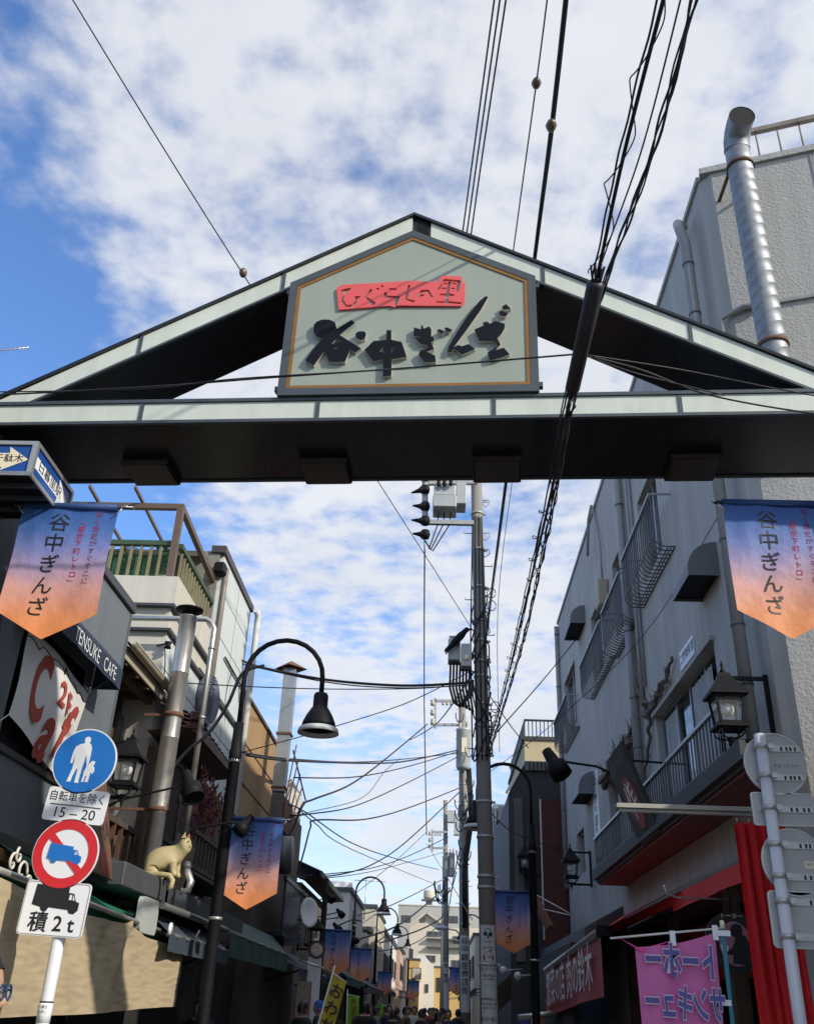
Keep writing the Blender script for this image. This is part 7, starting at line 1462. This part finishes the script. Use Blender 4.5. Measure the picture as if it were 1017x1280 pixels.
b = MB(); b.prism([(p.x, p.z) for p in gp], frame((0, 103, 0), (1, 0, 0), (0, 0, 1)), 8.0); b.build('wall', mat('bright_white_wall', (0.68, 0.66, 0.60), 0.8), wl)
e, f = onY(531, 1230, 94.9), onY(535, 1241, 94.9); window(wl, frame((0, 95, 0), (1, 0, 0), (0, 0, 1)), (e.x, f.x, f.z, e.z), rec=-0.04, n=1, fm=m_rail, gm=m_dkwin)
block('yellow_shop', 'low yellow shop right of the white lean to wall', 541, 575, 1210, 98, 6, mat('ochre_yellow', (0.50, 0.35, 0.13), 0.8), wins=((545, 1222, 550, 1240), (556, 1222, 562, 1240)))
# side walls along the right far side
for k, (x, y0, y1, z, m, lab) in enumerate(((2.3, 38, 54, 7.5, m_grwall, 'grey far right house behind the second concrete pole'), (2.5, 66, 90, 6.0, m_white3, 'cream far right house behind the thin poles'))):
    t = thing('row_house', (x, y0, 0), lab, 'building'); b = MB(); b.span((x, y0, 0), (x + 6, y1, z)); b.build('wall', m, t); b = MB(); b.span((x - 0.15, y0 - 0.1, z), (x + 6, y1, z + 0.15)); b.build('roof', m_cap, t)
    for i in range(4): w = (y1 - y0) / 4; window(t, WX(x, -1), (-(y0 + w * i + w * .75), -(y0 + w * i + w * .25), z - 2.4, z - 1.1), rec=-0.04, n=2, fm=m_dkframe, gm=m_dkwin)
# far awnings
awning(60, 70, -2.9, 3.4, -1.7, 2.55, 0.3, m_awn, 'far red awning beyond the tiny sunset banner')
awning(72, 78, -2.6, 3.0, -1.5, 2.35, 0.2, mat('blue_awning_cloth', (0.02, 0.06, 0.25), 0.75), 'far blue awning past the red one')
for k, (y0, xf, m, lab) in enumerate(((64, 0.6, m_navy, 'far navy awning on the right side by the thin pole'), (52, 1.3, m_navy2, 'far slate awning on the right side'), (36, 1.4, m_dkgreen, 'dark green awning behind the second concrete pole'))):
    awning(y0, y0 + 8, xf + 1.0, 3.0, xf, 2.35, 0.2, m, lab)
awning(26, 31, -3.0, 2.75, -2.2, 2.3, 0.2, m_dkgreen, 'dark awning behind the yellow banner'); awning(33, 43, -3.0, 2.7, -2.1, 2.25, 0.2, m_navy2, 'long dark awning under the lower far banner'); awning(46, 54, -3.0, 2.9, -2.0, 2.35, 0.2, m_dkgreen, 'far dark awning before the red one')
# street clock
ck = onY(520, 1217, 70); cl = thing('street_clock', (ck.x - 0.9, 70, 0), 'square white street clock on a dark post far down the street', 'clock')
b = MB(); b.box(ck, (0.68, 0.2, 0.72)); b.build('case', m_rail, cl, bevel=0.02)
b = MB(); b.box(ck + Vector((0, -0.103, 0)), (0.58, 0.005, 0.62)); b.build('face', m_white3, cl)
b = MB(); b.bar(ck + Vector((0, -0.112, 0)), ck + Vector((-0.02, -0.112, -0.2)), 0.03, 0.01); b.build('hand', m_ink, cl)
b = MB(); b.bar(ck + Vector((0, -0.112, 0)), ck + Vector((0.10, -0.112, 0.16)), 0.03, 0.01); b.build('hand', m_ink, cl)
pk = onY(509, 1240, 70); b = MB(); b.tube([(pk.x, 70, 0), (pk.x, 70, onY(509, 1200, 70).z)], 0.07, 8); b.bar((pk.x, 70, ck.z + 0.3), ck + Vector((0, 0, 0.34)), 0.05, 0.05); b.bar((pk.x, 70, ck.z - 0.38), ck + Vector((0, 0, -0.38)), 0.05, 0.05); b.build('post', m_black, cl)
bl = onY(511, 1264, 66); b = MB(); b.prism(circle(0.17, 20), frame(bl, (1, 0, 0), (0, 0, 1)), 0.03); b.tube([bl, bl + Vector((0, 0.1, -1.5))], 0.03, 6); tag(b.build('round_sign', mat('pale_teal_disc', (0.35, 0.52, 0.52), 0.5)), 'tiny pale teal round sign above the crowd near the red awning', 'sign')
# TV aerials
def aerial(p, label, s=1.0, d=(1, 0.2, 0)):
    t = thing('tv_aerial', p, label, 'antenna'); D = Vector(d).normalized(); S = D.cross(Vector((0, 0, 1)))
    b = MB(); b.tube([p, p + Vector((0, 0, 1.5 * s))], 0.018 * s, 6); top = p + Vector((0, 0, 1.4 * s)); b.tube([top - D * 0.45 * s, top + D * 0.75 * s], 0.014 * s, 5)
    for k in range(12): q = top + D * (-0.4 + k * 0.1) * s; w = (0.16 - 0.006 * k) * s; b.tube([q - S * w, q + S * w], 0.006 * s, 4)
    b.build('yagi_elements', m_alu, t); return t
pa_ = onY(-8, 446, 8.5); aerial(pa_ - Vector((0.0, 0, 0.62)), 'TV aerial poking in at the left edge above the gate', 0.5, (1, 0.1, 0.25))
pa_ = onY(457, 1112, 46); aerial(pa_ - Vector((0, 0, 1.3)), 'thin TV aerial on the cream house inside the lamp arch', 1.2)

# ------------------------------------------------------------------ overhead cables
def spline(P, n=10):
    out = []; k = len(P)
    for i in range(k - 1):
        p0, p1, p2, p3 = P[max(i - 1, 0)], P[i], P[i + 1], P[min(i + 2, k - 1)]
        for j in range(n):
            t = j / n; out.append(0.5 * ((2 * p1) + (-p0 + p2) * t + (2 * p0 - 5 * p1 + 4 * p2 - p3) * t * t + (-p0 + 3 * p1 - 3 * p2 + p3) * t ** 3))
    out.append(P[-1]); return out
def cable(pts, r, label, grp='overhead cables', n=8, m=None, z=None, tubes=5):
    P = [onZ(u, v, zz) if kind == 'z' else onY(u, v, zz) for (u, v, zz, kind) in [(p + ('y',))[:4] for p in pts]]
    b = MB(); b.tube(spline(P, n), r, tubes); o = b.build('overhead_cable', m or m_cable); return tag(o, label, 'cable', grp)
Z = 'z'
c_ = cable([(592, 790, 14.45), (471, 600, 10.2), (313, 357, 6.9), (200, 178, 5.4), (84, -12, 4.4)], 0.006, 'cable rising from the big pole to the upper left corner, with an egg insulator')
for k, (ut, ub, ue) in enumerate(((617.5, 578, 541), (624.5, 583.5, 548), (632, 589, 555))):
    cable([(ue, 556, 11.9, Z), (ub, 290, 11.8, Z), (ut, 0, 11.8, Z), (ut + 3, -25, 11.8, Z)], 0.012, ('left', 'middle', 'right')[k] + ' one of the three parallel black cables at the top')
cable([(603, 596, 10.9, Z), (642, 308, 10.6, Z), (670, 104, 10.5, Z), (685, -12, 10.5, Z)], 0.009, 'thin cable with a round insulator left of the thick single cable')
cable([(602, 832, 6.9, Z), (632, 600, 6.5, Z), (668, 320, 6.5, Z), (689, 156, 6.55, Z), (708, -15, 6.6, Z)], 0.0135, 'thick single black cable with a round insulator near the top')
cable([(604, 828, 6.95, Z), (634, 600, 6.6, Z), (670, 320, 6.6, Z), (692, 156, 6.65, Z), (711, -15, 6.7, Z)], 0.005, 'thin cable hugging the thick single cable')
def egg(u, v, zz, r, label):
    p = onZ(u, v, zz); b = MB(); b.ball(p, r, 14, 10, (0.85, 1.25, 0.9)); b.lathe([(r * 0.8, -0.012), (r * 0.95, 0), (r * 0.8, 0.012)], p, 12); tag(b.build('egg_insulator', mat('brown_porcelain', (0.14, 0.10, 0.055), 0.3, 0, 0.3, 20)), label, 'insulator', 'egg insulators on the cables')
egg(670, 104, 10.5, 0.058, 'round insulator on the thin cable'); egg(688.5, 157, 6.52, 0.038, 'round insulator on the thick cable')
pe = onY(304, 341, 6.75); b = MB(); b.ball(pe, 0.042, 12, 8, (0.9, 1.1, 1.2)); tag(b.build('egg_insulator', mat('brown_porcelain', (0.14, 0.10, 0.055), 0.3)), 'egg insulator on the cable above the left roof slope', 'insulator', 'egg insulators on the cables')
main = [(835, -25, 2.15), (780, 190, 2.9), (745, 350, 3.65), (712, 497, 4.3), (692, 600, 4.78), (669, 700, 6.3), (650, 780, 8.2), (629, 868, 11), (607, 945, 14.3)]
P_ = spline([onY(*p) for p in main], 14)
cb1 = thing('cable_bundle', P_[0], 'main black cable wrapped in loose loops, running through the black sleeve before the gate', 'cable')
b = MB(); b.tube(P_, 0.009, 6); b.build('messenger', m_cable, cb1)
Pr = [p + Vector((0.012, 0, -0.03)) for p in P_]; b = MB(); b.tube([p + Vector((-0.022, 0.01, 0.012 * math.sin(i))) for i, p in enumerate(P_)], 0.005, 5); b.build('thin_wire', m_cable, cb1)
def loops(P, seg, amp, turns_per_m, r, name, parent, i0, i1):
    pts = []; s = 0; pv_ = None
    for i in range(i0, i1):
        for k in range(seg):
            p = P[i].lerp(P[i + 1], k / seg)
            if pv_ is not None: s += (p - pv_).length
            pv_ = p; a = s * turns_per_m * 6.283; d = (P[i + 1] - P[i]).normalized(); sx = d.cross(Vector((0, 0, 1))).normalized(); sz = sx.cross(d)
            pts.append(p + sx * (amp * (math.sin(a) - 0.35) * (0.75 + 0.45 * math.sin(s * 1.7))) + sz * (amp * math.cos(a)) + d * amp * 0.5 * math.sin(2 * a))
    b = MB(); b.tube(pts, r, 5); return b.build(name, m_cable, parent)
loops(P_, 10, 0.036, 1.9, 0.0032, 'lashing_wire', cb1, 0, 28); loops(P_, 12, 0.036, 1.9, 0.0035, 'lashing_wire', cb1, 57, len(P_) - 1)
sec = [(872, -20, 2.15), (815, 190, 2.9), (757, 350, 3.66), (716, 497, 4.3), (697, 600, 4.8), (676, 700, 6.35), (659, 780, 8.25), (634, 868, 11.1), (610, 945, 14.35)]
P2_ = spline([onY(*p) for p in sec], 14); cb2 = thing('cable_bundle', P2_[0], 'twisted bundle of thin black cables right of the main wrapped cable', 'cable')
for k in range(4):
    b = MB(); b.tube([p + Vector((0.010 * math.sin(i * 0.31 + k * 1.7) + 0.005 * math.sin(i * 0.9 + k * k), 0, 0.013 * math.cos(i * 0.31 + k * 1.7))) for i, p in enumerate(P2_)], 0.0042 + 0.001 * (k % 2), 5); b.build('strand', m_cable, cb2)
b = MB(); b.tube([p + Vector((-0.05, 0, 0.0)) for p in P2_], 0.004, 5); b.build('strand', m_cable, cb2)
loops(P2_, 12, 0.028, 1.6, 0.0032, 'lashing_wire', cb2, 57, len(P2_) - 1)
sa, sb_ = onY(745, 351, 3.63), onY(713, 495, 4.28)
sv = thing('cable_sleeve', sa, 'fat black protective sleeve over the cable in front of the gate', 'cable sleeve')
b = MB(); b.tube([sa, sa.lerp(sb_, 0.03), sa.lerp(sb_, 0.93), sb_], [0.028, 0.045, 0.040, 0.018], 16); b.build('sleeve', mat('black_rubber', (0.014, 0.014, 0.016), 0.5, 0, 0.2, 14), sv)
b = MB()
for k in range(7): a = k * 0.9; b.tube([sa + Vector((0.02 * math.cos(a), 0, 0.02 * math.sin(a))), sa + Vector((0.035 * math.cos(a), -0.05, 0.05 + 0.02 * math.sin(a)))], 0.006, 5)
for k in range(4): b.tube([sb_ + Vector((0.0, 0, 0)), sb_ + Vector((0.03 * math.sin(k * 2), 0.03, -0.04 - 0.01 * k)), sb_ + Vector((0.01 * k - .015, 0.1, -0.06))], 0.005, 5)
b.build('cable_ends', m_cable, sv)['kind'] = 'stuff'
cable([(-10, 494, 4.55), (180, 484, 4.5), (345, 471.5, 4.45), (520, 459, 4.4), (716, 443, 4.1)], 0.0055, 'thin wire crossing the sign board from the left edge to the sleeve')
cable([(-10, 490, 4.56), (180, 486, 4.5), (300, 473, 4.45), (520, 460.5, 4.4)], 0.004, 'thinner wire twisting round the wire across the sign board')
cable([(735, 445, 4.1), (800, 462, 4.4), (870, 489, 4.5), (940, 505, 4.5), (1030, 519, 4.5)], 0.0055, 'lower wire sagging from the sleeve to the right edge'); cable([(735, 444, 4.1), (850, 462, 4.4), (955, 483, 4.5), (1030, 497, 4.5)], 0.004, 'upper wire sagging from the sleeve to the right edge')
cable([(735, 446, 4.1), (800, 468, 4.4), (905, 494, 4.5)], 0.004, 'short middle wire sagging from the sleeve along the beam')
# service drops across the street
S = [([(303, 826, 15.5), (330, 835, 15), (410, 850, 14.8), (505, 857, 14.6), (592, 853, 14.4)], .028, 'thick service cable from the white house to the big pole'),
 ([(303, 830, 15.5), (410, 853, 14.8), (505, 860, 14.6), (592, 856, 14.4)], .014, 'cable just under the thick service cable'),
 ([(145, 846, 11.3), (250, 855, 12), (390, 861, 13), (510, 861, 14), (560, 858, 14.3)], .010, 'thin cable passing in front of the flue to the big pole'),
 ([(301, 941, 14), (390, 917, 14.5), (422, 907, 15), (510, 878, 15), (590, 838, 14.6)], .010, 'thin cable behind the lamp bell'),
 ([(308, 944, 16), (367, 951, 20), (465, 954, 28), (510, 951, 32), (570, 938, 37.5)], .03, 'lashed cable level across the street below the lamp bell'),
 ([(300, 940, 16), (367, 949, 20), (465, 952, 28), (570, 942, 37.5)], .02, 'second level cable under the lamp bell'),
 ([(367, 972, 22), (445, 971, 27), (510, 958, 32), (570, 940, 37.5)], .022, 'cable from the ochre house rail to the second pole'),
 ([(351, 1057, 21.4), (366, 1036, 21.7), (379, 1006, 22), (392, 999, 23), (437, 981, 27), (480, 950, 31), (534, 905, 37.4)], .032, 'thick cable climbing to the second pole cross arm'),
 ([(362, 1019, 21.6), (383, 1018, 22), (445, 1007, 27), (510, 978, 32), (572, 946, 37.5)], .022, 'cable climbing below the thick one'),
 ([(372, 1092, 22.2), (381, 1060, 22.4), (388, 1034, 22.7), (396, 1025, 23), (457, 1024, 28), (510, 1010, 33), (574, 985, 37.5)], .026, 'cable curving low to the second pole'),
 ([(360, 1022, 21.6), (383, 1016, 22), (453, 997, 27), (480, 965, 30), (500, 948, 32)], .012, 'thin steep cable left of the second pole'),
 ([(375, 1098, 24), (430, 1092, 28), (470, 1078, 32), (510, 1050, 35), (574, 990, 37.5)], .026, 'cable sweeping up from the left eave to the second pole'),
 ([(382, 1095, 24), (460, 1086, 30), (510, 1070, 34), (560, 1046, 37)], .018, 'thin cable under the sweeping cable'),
 ([(360, 1005, 21.8), (383, 1016, 24), (440, 1054, 30), (500, 1075, 40), (548, 1087, 60)], .022, 'cable slanting down to the farthest pole'),
 ([(372, 1010, 22.2), (395, 1030, 24), (440, 1062, 34), (545, 1106, 60)], .018, 'thin cable slanting down to the farthest pole'),
 ([(385, 1100, 25), (470, 1088, 40), (555, 1065, 60)], .018, 'thin cable crossing up to the far transformer'),
 ([(440, 1176, 33), (500, 1155, 46), (545, 1120, 61)], .05, 'thick cable from the second lamp to the farthest pole'),
 ([(400, 1150, 33), (480, 1135, 46), (552, 1100, 61)], .03, 'cable above the thick far cable'),
 ([(470, 1180, 50), (520, 1164, 56), (548, 1150, 60), (556, 1140, 61.5)], .05, 'low cable drooping to the farthest pole'),
 ([(470, 1190, 50), (520, 1178, 56), (556, 1150, 61.5)], .03, 'lower cable drooping to the farthest pole'),
 ([(440, 1120, 40), (490, 1080, 50), (533, 1040, 61)], .02, 'thin diagonal wire to the far cross arm'),
 ([(533, 1055, 61.5), (556, 1092, 45), (590, 1150, 30)], .018, 'thin wire from the far cross arm down towards the big pole'),
 ([(600, 1000, 14.6), (640, 1040, 20), (700, 1062, 21.4)], .012, 'thin wire from the big pole to the concrete wall'),
 ([(738, 776, 19), (680, 848, 17), (618, 918, 14.6)], .013, 'wire from the barred window down to the big pole'),
 ([(905, 632, 7.9), (803, 795, 11.5), (690, 905, 14), (612, 965, 14.5)], .006, 'hair thin wire slanting across the concrete wall'),
 ([(612, 870, 14.6), (640, 600 + 310, 14.8), (660, 935, 15)], .01, 'short loose wire at the right of the big pole'),
 ([(640, 600, 10.5, Z), (622, 760, 8.5, Z), (624, 940, 20)], .008, 'long thin vertical looking wire right of the big pole'),
 ([(592, 840, 14.4), (545, 905, 25), (512, 925, 37)], .02, 'sloping black cable between the two concrete poles'),
 ([(570, 1090, 38), (563, 1120, 50), (560, 1145, 61)], .03, 'cable strung between the slimmer poles'), ([(575, 1060, 38), (566, 1100, 50), (562, 1130, 61)], .03, 'second cable strung between the slimmer poles')]
for pts, r, lab in S: cable(pts, r * 0.8, lab, 'service cables across the street', 8)
# grey hose from the first lamp top down to the timber shop
b = MB(); b.tube(spline([onY(330, 832, 10.7), onY(303, 842, 10.8), onY(285, 880, 10.9), onY(262, 915, 11.0), onY(235, 938, 11.1), onY(214, 962, 11.15)], 8), 0.02, 8); tag(b.build('conduit_hose', mat('grey_hose', (0.10, 0.10, 0.10), 0.5)), 'thick grey hose curving from the first lamp down to the flue', 'hose')

# ------------------------------------------------------------------ people
m_skin = mat('skin', (0.42, 0.24, 0.16), 0.55, 0, 0.08, 12.0, space='object'); m_hair = mat('dark_hair', (0.012, 0.010, 0.009), 0.5, 0, 0.3, 40.0, space='object')
def make_person(loc, label, coat, rz, hgt=1.66, face=True, legs=(0.03, 0.04, 0.05), hat=None, detail=False):
    t = thing('person', (0, 0, 0), label, 'person', None if detail else 'people walking in the street')
    s = hgt / 1.70
    V = [(0, 0, .93), (0, 0, 1.12), (0, -.01, 1.33), (0, 0, 1.45), (0, 0, 1.50),           # pelvis, waist, chest, shoulder, neck base
         (-.17, 0, 1.40), (-.225, .02, 1.14), (-.22, -.07, .90), (.17, 0, 1.40), (.225, .02, 1.14), (.22, -.07, .90),
         (-.09, 0, .86), (-.10, -.03, .48), (-.10, .04, .08), (-.10, -.09, .03), (.09, 0, .86), (.10, .05, .48), (.10, .10, .09), (.10, -.03, .03)]
    E = [(0, 1), (1, 2), (2, 3), (3, 4), (3, 5), (5, 6), (6, 7), (3, 8), (8, 9), (9, 10), (0, 11), (11, 12), (12, 13), (13, 14), (0, 15), (15, 16), (16, 17), (17, 18)]
    Rr = [(.15, .11), (.14, .10), (.155, .11), (.10, .08), .055, .068, .052, .04, .068, .052, .04, .09, .06, .045, .04, .09, .06, .045, .04]
    if 'pm' not in TXT:
        me = bpy.data.meshes.new('s'); me.from_pydata(V, E, []); o = bpy.data.objects.new('s', me); COL.objects.link(o); sk = o.modifiers.new('s', 'SKIN')
        for i, r in enumerate(Rr): d = me.skin_vertices[0].data[i]; d.radius = r if isinstance(r, tuple) else (r, r); d.use_root = i == 0
        ss = o.modifiers.new('u', 'SUBSURF'); ss.levels = 1; ss.render_levels = 1
        m2 = bpy.data.meshes.new_from_object(o.evaluated_get(bpy.context.evaluated_depsgraph_get())); bpy.data.objects.remove(o)
        TXT['pm'] = ([v.co.copy() for v in m2.vertices], [list(p.vertices) for p in m2.polygons])
    vs, fs = TXT['pm']; b = MB(); b.add(vs, fs, True); body = b.build('body', coat, t)
    body.data.materials.append(mat('dark_trousers', (0.02, 0.022, 0.03), 0.8)); body.data.materials.append(m_skin)
    for p in body.data.polygons:
        z = p.center.z; x = abs(p.center.x)
        p.material_index = 1 if z < 0.9 and x < 0.2 else (2 if (z > 1.475 and x < .08) else 0)
    n1, n2 = (22, 16) if detail else (12, 9)
    hd = MB(); c = Vector((0, -.015, 1.595))
    def headp(i, j):
        a = i * 6.2832; ph = math.pi * j; x = .072 * math.sin(ph) * math.cos(a); y = .092 * math.sin(ph) * math.sin(a); z = -.115 * math.cos(ph)
        if z < -.03: k = 1 - 0.25 * min(1, (-z - .03) / .085); x *= k; y = y * (0.9 if y < 0 else k * 0.8)
        fr = max(0.0, -math.sin(a)) ** 12
        if detail or face:
            y -= fr * .022 * math.exp(-((z + .022) / .016) ** 2) * (1 if abs(x) < .02 else 0.1)   # nose
            y -= fr * .008 * math.exp(-((z + .062) / .010) ** 2); y += fr * .004 * math.exp(-((z - .006) / .012) ** 2); y -= fr * .006 * math.exp(-((z + .098) / .014) ** 2)
        return c + Vector((x, y, z))
    hd.grid(headp, n1 * 2, n2 * 2); hd.tube([(0, .01, 1.46), (0, .0, 1.54)], .052, 10); head = hd.build('head', m_skin, t)
    for sx in (-1, 1):
        b = MB(); b.ball(c + Vector((sx * .073, .012, -.012)), .026, 8, 6, (.35, .7, 1.15)); b.build('ear', m_skin, head)
        b = MB(); b.ball(c + Vector((sx * .028, -.079, .004)), .009, 8, 6, (1.3, .6, .8)); b.build('eye', m_ink, head)
    hr = MB()
    def hairp(i, j):
        a = i * 6.2832; ph = math.pi * (0.5 + 0.5 * (0.12 + 0.88 * j)); lim = -math.sin(a)
        zmin = -.055 if lim < 0.15 else (-.055 + (lim - .15) / .35 * .1 if lim < .5 else .045 + (lim - .5) * .03)
        z0 = zmin + (.124 - zmin) * j; rr_ = math.sqrt(max(0.0, 1 - (max(z0, -.02) / .124) ** 2)); return c + Vector((.081 * rr_ * math.cos(a), .101 * rr_ * math.sin(a) + .004, z0))
    hr.grid(hairp, n1 * 2, 10); hr.build('hair', hat or m_hair, t)
    for sx in (-1, 1):   # hands
        b = MB(); h0 = Vector((sx * .22, -.075, .88)); b.ball(h0 + Vector((0, -.005, -.04)), .035, 8, 6, (.5, .9, 1.2))
        for k in range(4): b.tube([h0 + Vector((0, -.03 + k * .018, -.07)), h0 + Vector((-sx * .004, -.034 + k * .018, -.115 - (.012 if k in (1, 2) else 0))), h0 + Vector((-sx * .018, -.03 + k * .017, -.145 - (.012 if k in (1, 2) else 0)))], [.009, .0085, .006], 6)
        b.tube([h0 + Vector((0, -.03, -.02)), h0 + Vector((-sx * .012, -.055, -.05)), h0 + Vector((-sx * .015, -.058, -.085))], [.011, .010, .007], 6); b.build('hand', m_skin, t)
    t.scale = (s, s, s); t.location = loc; t.rotation_euler = (0, 0, rz); return t
coats = [mat('coat_black', (0.015, 0.015, 0.018), 0.8), mat('coat_navy', (0.02, 0.03, 0.06), 0.8), mat('coat_grey', (0.10, 0.10, 0.105), 0.8), mat('coat_brown', (0.10, 0.06, 0.035), 0.8), mat('coat_white', (0.5, 0.49, 0.46), 0.8), mat('coat_red', (0.22, 0.03, 0.03), 0.8)]
cn = ['black', 'navy', 'grey', 'brown', 'white', 'red']
spots = [(399, 17.5, 1.68, 1, 'blue'), (378, 16.5, 1.66, 0, ''), (456, 20, 1.70, 0, ''), (440, 27, 1.66, 3, ''), (470, 24, 1.64, 2, ''), (486, 27, 1.70, 1, ''), (496, 31, 1.66, 0, ''), (507, 25, 1.67, 3, ''), (518, 29, 1.70, 4, ''), (527, 23, 1.63, 0, ''), (537, 33, 1.68, 5, ''), (545, 27, 1.66, 0, ''), (553, 37, 1.72, 2, ''), (560, 24, 1.64, 1, ''), (572, 30, 1.67, 0, ''), (482, 38, 1.68, 0, ''), (512, 42, 1.70, 2, ''), (531, 45, 1.70, 0, ''), (492, 22, 1.60, 0, ''), (541, 41, 1.72, 3, ''), (464, 33, 1.68, 1, ''), (548, 20, 1.60, 0, ''), (250, 13, 1.62, 0, '')]
spots.sort(); ORD = 'leftmost second third fourth fifth sixth seventh eighth ninth tenth eleventh twelfth thirteenth fourteenth fifteenth sixteenth seventeenth eighteenth nineteenth twentieth twenty-first twenty-second rightmost'.split()
for k, (u, Y, h, ci, ht) in enumerate(spots):
    p = onY(u, 1265, Y); place = ORD[k] if k in (0, len(spots) - 1) else ORD[k] + ' from the left'
    make_person((p.x, Y, 0), '%s person in a %s coat, %s of the street crowd' % ('blue capped' if ht else 'dark haired', cn[ci], place), coats[ci], (k * 2.4) % 6.28, h, face=False, hat=mat('blue_cap', (0.02, 0.08, 0.35), 0.7) if ht else None)
hp = onY(10, 1243, 2.6)
man_ = make_person((hp.x - 0.125, 2.6, hp.z - 1.562), 'man with short dark hair and blue framed glasses facing right at the lower left edge', coats[1], R_(98), 1.665, detail=True)
b = MB(); cz = Vector((0, -.015, 1.595))
for sx in (-1, 1):
    ring = [cz + Vector((sx * .031 + .024 * math.cos(a), -.100, .004 + .018 * math.sin(a))) for a in [k * 6.2832 / 18 for k in range(19)]]; b.tube(ring, .0032, 6)
    b.tube([cz + Vector((sx * .056, -.098, .010)), cz + Vector((sx * .074, -.06, .010)), cz + Vector((sx * .079, .015, .004))], .003, 6)
b.tube([cz + Vector((-.008, -.101, .008)), cz + Vector((0, -.103, .011)), cz + Vector((.008, -.101, .008))], .003, 5)
g_ = b.build('glasses', mat('blue_plastic', (0.015, 0.05, 0.12), 0.3), None); g_.parent = man_
